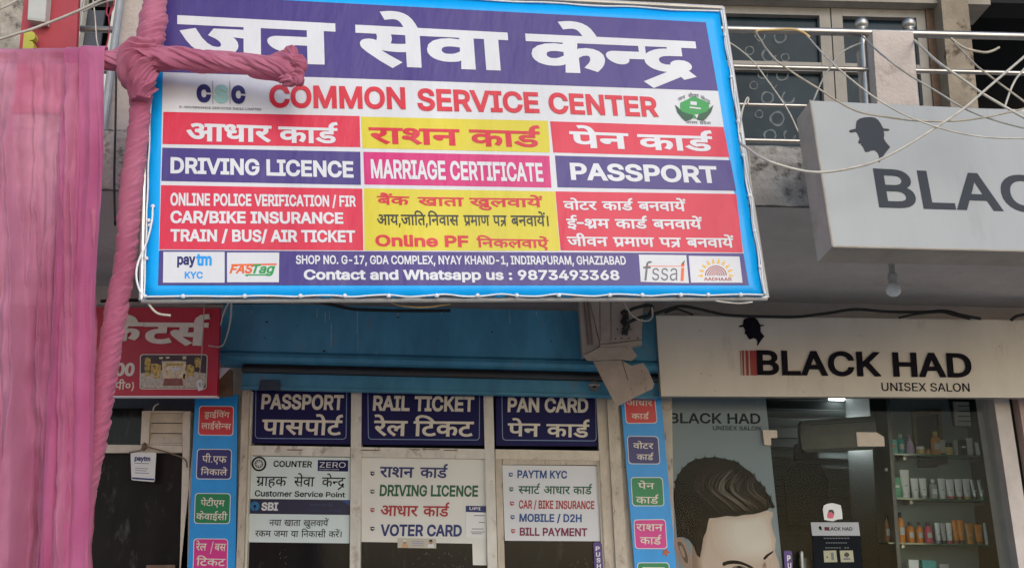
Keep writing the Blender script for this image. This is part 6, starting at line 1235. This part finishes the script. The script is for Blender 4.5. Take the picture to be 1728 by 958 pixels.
fo_ = [(210, 735), (290, 703), (284, 790), (270, 870), (262, 940), (285, 1010), (290, 1100), (230, 1100), (205, 985)]
fi_ = [(210, 735), (262, 712), (250, 790), (236, 860), (228, 920), (240, 1010), (244, 1100), (226, 1100), (205, 985)]
for k in range(5):
    u = k/4
    hp_([(a[0]*(1-u)+b[0]*u, a[1]*(1-u)+b[1]*u) for a, b in zip(fo_, fi_)], mat('printed_temple_tone_%s' % ('light', 'soft', 'mid', 'deep', 'dark')[k], tuple(a*(1-u)+b*u for a, b in zip((.56, .38, .30), (.27, .15, .11))), .5, .06, 8), .0021+k*.00012)
hair = [(128, 800), (122, 720), (115, 650), (108, 590), (112, 555), (120, 545), (114, 520), (124, 505), (130, 485), (148, 465), (152, 448), (172, 440), (182, 424), (208, 412), (222, 400), (246, 404), (268, 393), (296, 398), (318, 390), (345, 398), (372, 400), (392, 410), (416, 410), (438, 420), (458, 440), (478, 452), (496, 466), (518, 480), (524, 502), (548, 522), (570, 545), (582, 572), (602, 592), (612, 618), (626, 645), (618, 655), (596, 650), (590, 662), (560, 672), (520, 684), (470, 686), (430, 696), (380, 692), (330, 702), (292, 704), (284, 730), (278, 770), (262, 800), (255, 850), (244, 905), (228, 890), (214, 850), (190, 815), (160, 800)]
hp_(hair, M_hr, .0028, False)
def strand(pts, w_, mt, o):
    P = [Vector((x, y, 0)) for x, y in pts]; P = catmull(P, 6); n = len(P); A, Bq = [], []
    for i, p in enumerate(P):
        t = (P[min(i+1, n-1)]-P[max(i-1, 0)]).normalized(); h = w_*math.sin(math.pi*(i+.35)/(n+.0))**.8 if 0 <= (i+.35)/n <= 1 else 0
        A.append((p.x-t.y*h, p.y+t.x*h)); Bq.append((p.x+t.y*h, p.y-t.x*h))
    hp_(A+Bq[::-1], mt, o, False)
M_h4 = mat('printed_hair_deep', (.008, .006, .006), .7, spec=.05)
for k in range(84):                      # hair swept from the crown to the fringe on the right
    u = rn.random(); v_ = rn.random()
    x0, y0 = 330+190*u+rn.uniform(-14, 14), 425+75*u+rn.uniform(-10, 20)
    xe, ye = 345+262*u**.7+rn.uniform(-24, 14), 690-38*u+rn.uniform(-24, 2)
    bow = 95*(1-u)**1.2+18+rn.uniform(-8, 8)
    strand([(x0, y0), (x0-bow*.72, y0+(ye-y0)*.25), (x0-bow*.85+14*u, y0+(ye-y0)*.52), ((x0+xe)/2-bow*.35+24*u, y0+(ye-y0)*.80), (min(xe, 606), ye)], rn.uniform(.8, 2.4), (M_h2, M_h4, M_h2, M_h3 if u > .35 else M_h2, M_h4, M_h3 if u > .2 else M_h2)[k % 6], .0034+k*.00003)
for k in range(26):                      # short dark hair of the side and the uneven outline
    t_ = k/25; i_ = int(2+t_*30); x, y = hair[i_]
    strand([(x+14, y+16), (x+4, y+3), (x-5+10*t_, y-6-4*t_)], rn.uniform(2, 3.4), M_hr, .0030)
for k in range(16):
    x, y = rn.uniform(135, 250), rn.uniform(560, 780)
    strand([(x, y), (x+rn.uniform(4, 12), y+20), (x+rn.uniform(6, 20), y+44)], rn.uniform(.8, 1.8), M_h2, .0031+k*.00003)
hp_(((110, 825), (122, 806), (145, 804), (168, 828), (188, 872), (200, 915), (198, 950), (182, 962), (150, 930), (128, 885)), M_sk2, .0036)
hp_(((130, 830), (146, 824), (165, 850), (180, 890), (184, 925), (172, 930), (150, 890)), mat('printed_ear_shade', (.10, .05, .04), .5), .0044)
hp_(((140, 850), (152, 845), (166, 880), (168, 905), (154, 890)), M_sk2, .0052)
hp_(((566, 908), (580, 890), (600, 878), (618, 868), (614, 880), (598, 892), (584, 906), (574, 914)), M_hr, .0028)
hp_(((360, 930), (395, 918), (440, 920), (490, 938), (520, 958), (515, 966), (470, 944), (430, 936), (390, 938), (365, 946)), M_hr, .0028)
hp_(((410, 952), (440, 944), (475, 952), (498, 972), (450, 978), (415, 968)), M_h3, .0028); hp_(((436, 948), (456, 948), (462, 966), (446, 974), (432, 964)), M_hr, .0036)
hp_(((560, 960), (578, 930), (590, 1000), (600, 1100), (560, 1100)), M_sk2, .0020)
# ---------------------------------------------------------------- pink cloth: wrapped pole, arm, curtain
def cloth(key, col, sheer=0.0):
    mt = bpy.data.materials.new(key); mt.use_nodes = True; t = mt.node_tree; N = t.nodes; L = t.links
    p = N['Principled BSDF']; p.inputs['Roughness'].default_value = .75; p.inputs['Specular IOR Level'].default_value = .2
    p.inputs['Sheen Weight'].default_value = .25
    tc = N.new('ShaderNodeTexCoord'); nz = N.new('ShaderNodeTexNoise'); nz.inputs['Scale'].default_value = 2.2; nz.inputs['Detail'].default_value = 7
    mp = N.new('ShaderNodeMapping'); mp.inputs['Scale'].default_value = (1.6, 1, .5)
    L.new(tc.outputs['Object'], mp.inputs[0]); L.new(mp.outputs[0], nz.inputs[0])
    cr = N.new('ShaderNodeValToRGB'); cr.color_ramp.elements[0].position = .35; cr.color_ramp.elements[1].position = .68
    cr.color_ramp.elements[0].color = (*[c*.78 for c in col], 1); cr.color_ramp.elements[1].color = (min(1, col[0]*1.12), col[1]*1.7, col[2]*1.35, 1)
    L.new(nz.outputs[0], cr.inputs[0]); L.new(cr.outputs[0], p.inputs['Base Color'])
    wv = N.new('ShaderNodeTexNoise'); wv.inputs['Scale'].default_value = 140; wv.inputs['Detail'].default_value = 4
    L.new(tc.outputs['Object'], wv.inputs[0]); bp = N.new('ShaderNodeBump'); bp.inputs['Strength'].default_value = .4; bp.inputs['Distance'].default_value = .006
    L.new(wv.outputs[0], bp.inputs['Height']); L.new(bp.outputs[0], p.inputs['Normal'])
    tl = N.new('ShaderNodeBsdfTranslucent'); L.new(cr.outputs[0], tl.inputs[0])
    m1 = N.new('ShaderNodeMixShader'); m1.inputs[0].default_value = .3
    L.new(p.outputs[0], m1.inputs[1]); L.new(tl.outputs[0], m1.inputs[2]); last = m1
    if sheer:
        tr = N.new('ShaderNodeBsdfTransparent'); tr.inputs[0].default_value = (1, .75, .85, 1)
        m2 = N.new('ShaderNodeMixShader'); m2.inputs[0].default_value = sheer
        L.new(m1.outputs[0], m2.inputs[1]); L.new(tr.outputs[0], m2.inputs[2]); last = m2
    L.new(last.outputs[0], N['Material Output'].inputs['Surface'])
    return mt
M_pink = cloth('pink_wrap_cloth', (.62, .15, .27)); M_sheer = cloth('sheer_pink_cloth', (.72, .20, .36), .24); M_pink2 = cloth('deep_pink_cloth', (.60, .125, .285))
YK = 4.8
def wrap(px, Y, lines, pitch, amp, n=48, seed=0, step=.006, lump=.06):
    """cloth wound round a pole: tube with sharp creases running round it like a screw thread"""
    C_ = catmull([at(x, y, Y) for x, y, r_ in px], 12); r0 = [r_*Y*1.02/F for _, _, r_ in px]
    L0 = [0.0]
    for a, b in zip(C_, C_[1:]): L0.append(L0[-1]+(b-a).length)
    N_ = max(8, int(L0[-1]/step)); P, rs = [], []; j = 0
    for i in range(N_+1):
        d = L0[-1]*i/N_
        while j < len(L0)-2 and L0[j+1] < d: j += 1
        t = (d-L0[j])/max(1e-9, L0[j+1]-L0[j]); P.append(C_[j].lerp(C_[j+1], t))
        u = (j+t)/12; q = min(int(u), len(r0)-2); tt = u-q; tt = tt*tt*(3-2*tt); rs.append(r0[q]*(1-tt)+r0[q+1]*tt)
    def disp(i, s_, g):
        c, sn = math.cos(g), math.sin(g)
        wv = noise.noise(Vector((c*1.2, sn*1.2, s_*4+seed)))
        tw = 2*math.pi*s_/pitch
        v = lump*wv
        for q_, k_, a_, w1, sd in ((lines, 1, amp, 1.3, 0), (lines+2, 1.06, amp*.7, 1.7, 31), (lines*2+3, .95, amp*.45, 2.2, 57)):
            ph = (q_*g + tw*q_*k_ + w1*noise.noise(Vector((c*1.4, sn*1.4, s_*6+seed+sd)))+.35*noise.noise(Vector((c*3, sn*3, s_*12+seed+sd))))/(2*math.pi)
            t = ph-math.floor(ph)
            saw = t if t < .9 else (1-t)*9            # slow rise, then the sharp drop of an overlapping edge
            md = max(0, .6+.8*noise.noise(Vector((c*1.6, sn*1.6, s_*8+seed+sd+5))))
            v += a_*(saw-.45)*md
        return 1+v
    return tube(P, rs, n, True, disp)
PL = thing('cloth_wrapped_pole', 'tall pole tightly wrapped in pink cloth with a short side arm before the banner', 'pole', at(100, 1150, YK))
main = [(276, -150, 17), (268, -60, 18), (262, 0, 20), (258, 40, 24), (252, 75, 24), (243, 105, 25), (238, 150, 20), (237, 190, 17.5), (230, 250, 18), (221, 320, 18.5), (211, 440, 18), (200, 500, 18), (190, 560, 18.5), (177, 640, 18), (166, 720, 17.5), (150, 800, 17), (128, 920, 17), (92, 1100, 17)]
bt = at(92, 1100, YK); d_ = at(92, 1100, YK)-at(128, 920, YK)
obj('pole_wrap', wrap(main, YK, 2, -.22, .22, 80, 0, .004, .07), M_pink, PL, True)
g0 = bt + d_*((.14-bt.z)/d_.z)
obj('pole_foot', tube([bt+Vector((0, 0, .03)), g0], .04, 14), mat('bamboo', (.35, .24, .12), .7, .3, 8), PL, True)
arm = [(150, 99, 15), (182, 101, 17), (215, 101, 21), (245, 101, 23), (290, 99, 21.5), (335, 102, 19.5), (380, 106, 18), (420, 110, 19), (452, 113, 21), (474, 114, 25), (490, 116, 27), (502, 118, 23), (508, 119, 12)]
obj('arm_wrap', wrap(arm, YK-.06, 3, -.8, .36, 96, 40, .004, .14), M_pink, PL, True)
lump = [(262, 70, 14), (247, 84, 26), (232, 100, 33), (232, 120, 34), (238, 142, 26), (238, 168, 15)]
obj('junction_wrap', wrap(lump, YK-.07, 4, -.42, .48, 96, 80, .003, .22), M_pink, PL, True)
# loose cloth ends at the tip of the arm
for k, pts in enumerate(([(482, 104, 10), (490, 92, 12), (493, 80, 8)], [(496, 104, 15), (505, 112, 15), (509, 122, 9)], [(498, 126, 14), (502, 135, 12), (497, 142, 7)], [(482, 128, 15), (490, 138, 13), (493, 144, 7)])):
    obj('knot_end', wrap(pts, YK-.09, 3, .16, .6, 48, 120+k*11, .0025, .4), M_pink, PL, True)
# crossbar carrying the curtain
cbA, cbB = at(-330, 98, YK-.045), at(176, 100, YK-.045)
CB = tag(obj('crossbar', tube([cbA, cbB], .024, 14), mat('bamboo', (.35, .24, .12), .7, .3, 8), None, True), 'bamboo crossbar hidden under the top edge of the pink curtain', 'pole')
# the curtain
YC = YK-.06
cA, cB = at(-330, 80, YC), at(185, 82, YC)
def curtain(xa_, xb_, za, zb_, zbot, nx, nz, dy, amp, seed, fine=1.0, drift=.092):
    v, f = [], []
    for k in range(nz+1):
        t = k/nz
        for i in range(nx+1):
            u = i/nx; x = xa_+(xb_-xa_)*u; zt_ = za+(zb_-za)*u
            z = zt_-(zt_-zbot)*t**1.15
            drop = zt_-z; e = min(1, drop/.5)
            crs = (1-abs(noise.noise(Vector((x*13, z*.45, seed+60)))))**5*.55-(1-abs(noise.noise(Vector((x*21+z*.8, z*.7, seed+75)))))**6*.4
            fold = crs+math.sin(x*21+2.2*noise.noise(Vector((x*1.5, z*.25, seed))))*.5+math.sin(x*47*fine+3*noise.noise(Vector((x*2.5, z*.4, seed+4))))*.28+noise.noise(Vector((x*9, z*.9, seed+8)))*.7+noise.noise(Vector((x*26, z*2.2, seed+3)))*.22
            wr = noise.noise(Vector((x*6+z*4, z*7-x*3, seed+17)))*.3+noise.noise(Vector((x*15-z*6, z*13, seed+21)))*.16+(1-abs(noise.noise(Vector((x*11+z*9, z*8-x*5, seed+41))))*2)**3*.10
            y = YC+dy+amp*(fold*e+wr)
            if drop < .05: y = YC+dy - .0 + amp*fold*e
            v.append(Vector((x+drift*drop+.02*noise.noise(Vector((z*1.3, seed, x*3)))*e, y-.034*min(1, drop/.03), z+.012*noise.noise(Vector((x*5, seed, 1)))*(1-e))))
    for k in range(nz):
        for i in range(nx):
            a = k*(nx+1)+i; f.append((a, a+1, a+nx+2, a+nx+1))
    # back part of the hem lapped over the bar
    n0 = len(v)
    for i in range(nx+1):
        p = v[i]; v.append(Vector((p.x, YC+.04, p.z-.05)))
    for i in range(nx): f.append((i, n0+i, n0+i+1, i+1))
    return v, f
CT = thing('pink_curtain', 'sheer dusty pink curtain draped over a crossbar at the left edge', 'curtain', W3(cA.x, YC, .3))
xE = cB.x
obj('drape', curtain(cA.x, xE-.02, cA.z, cB.z, .3, 460, 150, -.0, .066, 3), M_sheer, CT, True)
obj('folded_edge', curtain(xE-.125, xE, cB.z-.002, cB.z, .32, 70, 150, -.03, .022, 31, 1.6), M_pink2, CT, True)
obj('folded_edge', curtain(xE-.21, xE-.1, cB.z-.004, cB.z-.002, .34, 64, 150, -.012, .026, 47, 1.4), M_pink2, CT, True)

# ---------------------------------------------------------------- things left of the pole, upstairs
YJ = 5.3; JP = FY(YJ)
z2 = lambda x, y: (x/4.79, y/4.79)
tag(obj('red_board', plate(FY(5.4), [(44, -40), (134, -40), (124, 190), (22, 190)], 0, .03), mat('faded_red_board', s(200, 75, 85, .7), .6, .12, 3, .1, 20)), 'faded red board on the balcony above the pink curtain', 'board')
WB = thing('white_box', 'white weatherproof box hanging over the faded red board', 'box', FY(5.33).at(60, 36))
obj('case', plate(FY(5.33), [z2(*p) for p in ((235, -60), (382, -60), (362, 180), (222, 160))], 0, .06), mat('box_white', (.50, .50, .46), .5, .1, 8, dirt=((.25, .22, .18), .64, 9, .1)), WB)
obj('lid', plate(FY(5.33), [z2(*p) for p in ((228, 140), (364, 158), (362, 178), (223, 160))], .008, .012), mat('box_lid', (.42, .42, .38), .5), WB)
yb_ = [z2(*p) for p in ((196, 245), (255, 250), (278, 268), (286, 300), (270, 322), (235, 328), (262, 338), (275, 362), (270, 400), (182, 400))]
tag(obj('letter_board', plate(FY(5.32), yb_, 0, .04), mat('yellow_green_letter', (.50, .48, .06), .5, .1, 10)), 'yellow green cutout letter standing against the red board', 'letter')
obj_p = obj('post', tube([W3(at(127, 40, 5.45).x, 5.45, z_fas-.03), W3(at(127, 40, 5.45).x, 5.45, 6.2)], .028, 12), mat('pale_pvc', (.55, .55, .50), .5, .15, 8), None, 'auto')
tag(obj_p, 'pale upright pipe at the right edge of the faded red board', 'pipe')
M_cable_g = mat('grey_cable', (.36, .35, .32), .55, .3, 10); M_cable_d = mat('dirty_white_cable', (.46, .40, .31), .55, .4, 12)
def cable(name, pts, Y, r_, mt, label, f=1.0, cat='cable', group=None, wob=.004):
    P = [at(x, y, (q[0] if q else Y)) for x, y, *q in pts]
    P = catmull(P, 8)
    P = [p+Vector((0, wob*noise.noise(p*4+Vector((7, 1, 2))), wob*noise.noise(p*5))) for p in P]
    return tag(obj(name, tube(P, r_, 7), mt, None, True), label, cat, group)
cable('white_cable', [z2(*p) for p in ((-60, 330), (60, 300), (160, 270), (250, 245), (400, 185), (530, 130), (640, 85), (760, 30), (850, -20))], 5.2, .008, M_cable_w, 'long slanting white cable crossing the faded red board')
cable('white_cable', [z2(*p) for p in ((-20, 80), (70, 40), (150, -10))], 5.2, .007, M_cable_w, 'short white cable across the top left corner concrete')
cable('white_cable', [z2(*p) for p in ((670, 95), (760, 55), (850, 20), (930, 0))], 5.3, 0.0054, M_cable_g, 'thick white cable leaving the pale pipe to the upper right')
cable('white_cable', [z2(*p) for p in ((750, -20), (770, 150), (780, 320), (800, 400))], 5.36, .004, M_cable_w, 'thin white wire hanging straight before the grey shutter board')
cable('red_wire', [z2(*p) for p in ((925, -10), (915, 60), (880, 130), (860, 100), (870, 40), (860, -10))], 5.34, .005, mat('red_wire_skin', s(190, 40, 70, .7), .5), 'looped red wire hanging beside the drain pipe', cat='wire')
cable('red_wire', [z2(*p) for p in ((900, 60), (880, 150), (885, 220), (870, 330), (850, 395))], 5.34, .004, mat('red_wire_skin', s(190, 40, 70, .7), .5), 'thin red wire dropping behind the pink arm', cat='wire')
cable('black_cable', [(196, 120), (195, 200), (193, 300), (194, 380)], 5.3, .006, M_cable_b, 'black cable dropping over the rough concrete left of the wrapped pole')
cable('black_cable', [(236, 325), (242, 350), (248, 372)], 5.3, .005, M_cable_b, 'short black cable beside the banner left edge', )
cable('black_cable', [(217, 420), (222, 448), (232, 472), (250, 505)], 6.2, .008, M_cable_b, 'black cable curving under the balcony behind the wrapped pole')
cable('black_cable', [(170, 508), (220, 506), (300, 509), (400, 511), (520, 509.5), (560, 514), (600, 521), (660, 524), (760, 524)], 7.3, .012, M_cable_b, 'long black cable above the blue shutter housing')
cable('white_cable', [(243, 498), (252, 515), (266, 529), (288, 533)], 4.8, .006, M_cable_w, 'white cable hooked below the lower left banner corner')
cable('yellow_wire', [(660, 510), (680, 516), (720, 518), (760, 513)], 5.0, .004, M_cable_y, 'thin yellow wire under the middle of the banner', cat='wire')
cable('white_cable', [(387, 509, 4.95), (378, 527, 5.6), (372, 549, 7.1)], 6, .005, M_cable_w, 'left white wire strand hanging at the red sign right edge', cat='wire')
cable('white_cable', [(391, 508, 4.95), (388, 545, 5.8), (380, 575, 6.8), (372, 585, 7.1), (352, 583, 7.1)], 6, .005, M_cable_w, 'right white wire strand curling to the red sign edge', cat='wire')
# cables over the right hand balcony and sign
R_ = lambda *P: [(*c4p(p[0], p[1]), *p[2:]) for p in P]
YQ = 4.66
G_ = 'loose white cables strung across the balcony'
cable('white_cable', R_((75, 220), (160, 275), (240, 350), (350, 500), (430, 620), (482, 732)), 5.4, 0.0041, M_cable_w, 'thin white cable slanting down before the ring stickers', group=G_)
cable('white_cable', R_((245, 175, 5.5), (330, 300), (450, 400), (590, 490), (700, 560), (830, 620), (1000, 652), (1170, 670), (1350, 668), (1550, 640), (1760, 592)), YQ, 0.0048, M_cable_d, 'long white cable sagging low across the top of the salon signboard', group=G_)
cable('white_cable', R_((525, 195, 5.5), (650, 330), (800, 460), (950, 570), (1100, 650), (1300, 720), (1500, 755), (1800, 768)), YQ-.03, 0.0042, M_cable_w, 'long white cable passing right of the hat head to the photo edge', group=G_)
cable('white_cable', R_((830, 195, 5.5), (950, 310), (1100, 420), (1250, 510), (1400, 600), (1550, 660), (1780, 722)), YQ+.02, 0.0048, M_cable_g, 'white cable crossing the front of the concrete railing post', group=G_)
cable('white_cable', R_((1120, 220, 5.5), (1250, 340), (1400, 450), (1530, 540), (1780, 680)), YQ, 0.0068, M_cable_w, 'thick white cable starting right of the concrete railing post', group=G_)
cable('white_cable', R_((1325, 215, 5.5), (1450, 350), (1560, 440), (1780, 600)), YQ+.03, 0.0048, M_cable_d, 'white cable falling steeply from the rail before the brown pillar', group=G_)
cable('white_cable', R_((160, 790, 4.95), (300, 880), (450, 930), (600, 950), (800, 922), (950, 870), (1150, 760), (1350, 630), (1500, 510), (1650, 380), (1760, 285)), YQ-.02, 0.0065, M_cable_w, 'white cable swooping from the banner edge up to the right photo edge', group=G_)
cable('white_cable', R_((562, 560), (620, 430), (700, 310), (760, 265), (825, 238)), 5.42, 0.0054, M_cable_g, 'white cable bowing up from the signboard to the ball finial', group=G_)
cable('white_cable', R_((1618, 592), (1660, 480), (1700, 415), (1780, 330)), 5.3, 0.0060, M_cable_w, 'thick white cable rising steeply at the far right', group=G_)
cable('white_cable', R_((1320, 210), (1400, 265), (1500, 290), (1550, 282), (1590, 262)), 5.35, 0.0073, M_cable_d, 'short thick white cable hanging in a shallow loop under the right rail', group=G_)
cable('yellow_wire', R_((240, 185), (262, 170), (330, 165), (440, 160), (500, 175), (545, 205)), 5.5, .007, M_cable_y, 'yellowish wire wound along the top steel rail', cat='wire')
cable('white_cable', R_((160, 740), (162, 690), (172, 610), (196, 545), (206, 545), (200, 575)), 5.0, 0.0048, M_cable_w, 'hooked white cable end sticking up beside the banner right edge')
cable('white_cable', R_((165, 800), (200, 830), (212, 900), (214, 1000), (235, 1080)), 5.05, 0.0036, M_cable_g, 'white cable hanging down along the banner right edge')
# black cables along the lower salon sign
YX = 7.34
cable('black_cable', [cl_(x, y) for x, y in ((-40, 100), (40, 70), (130, 45), (220, 58), (340, 84), (480, 92), (660, 94), (800, 80), (930, 60), (1080, 70), (1230, 72), (1350, 66), (1430, 85), (1520, 102))], YX, .011, M_cable_b, 'long black cable looping along the top of the tan salon signboard')
cable('black_cable', [cl_(x, y) for x, y in ((60, 74), (110, 58), (150, 68), (190, 84))], YX, .008, M_cable_b, 'short black cable loop at the left top of the tan signboard')
cable('black_cable', [cl_(x, y) for x, y in ((1140, 98), (1220, 82), (1330, 72), (1400, 88), (1470, 104))], YX-.02, .008, M_cable_b, 'second black cable bundled at the right top of the tan signboard')
cable('black_cable', [cl_(x, y) for x, y in ((1660, 108), (1690, 88), (1760, 82), (1850, 100))], YX, .012, M_cable_b, 'black cable hump at the far right above the tan signboard')
cable('black_cable', [zb(*p) for p in ((390, 165), (450, 135), (545, 120), (530, 175), (490, 185), (420, 215), (380, 262))], 7.12, .012, M_cable_b, 'kinked black cable clamped on the beige metal box')
cable('white_cable', [zb(*p) for p in ((385, 95), (420, 160), (470, 200), (520, 208), (550, 185), (548, 130))], 7.05, .006, M_cable_w, 'white cable drooping in front of the beige metal box')
cable('white_cable', [zb(*p) for p in ((915, 92), (980, 102), (1060, 108), (1130, 100))], 5.0, 0.0041, M_cable_w, 'thin pale cable under the lower right banner corner')
# ---------------------------------------------------------------- bulb under the soffit
YBU = 6.1
hb = at(1506, 468, YBU)
BU = thing('light_bulb', 'unlit white bulb in a holder under the plastered soffit', 'bulb', at(1506, 498, YBU))
top = z_soff
cx_ = hb.x
obj('holder', lathe(W3(cx_, YBU, hb.z), [(.022, -.035), (.028, -.02), (.028, .02), (.018, .03), (.018, top-hb.z-.006)], 16), mat('grey_holder', (.42, .40, .37), .6, .2, 20), BU, 'auto')
obj('globe', lathe(W3(cx_, YBU, hb.z), [(.003, -.122), (.022, -.118), (.040, -.102), (.046, -.080), (.040, -.058), (.023, -.037)], 20), mat('bulb_glass', (.85, .85, .82), .2, .03, 10), BU, True)
obj('rose', lathe(W3(cx_, YBU, top-.03), [(.09, .0), (.11, .012), (.11, .028)], 20), mat('dusty_rose', (.26, .24, .22), .8, .3, 20), BU, 'auto')
obj('stub_wire', tube(catmull([W3(cx_+.02, YBU-.02, top-.04), W3(cx_+.06, YBU-.03, top-.055), W3(cx_+.14, YBU-.03, top-.05), W3(cx_+.19, YBU-.02, top-.055)], 6), .008, 7), M_cable_b, BU, True)
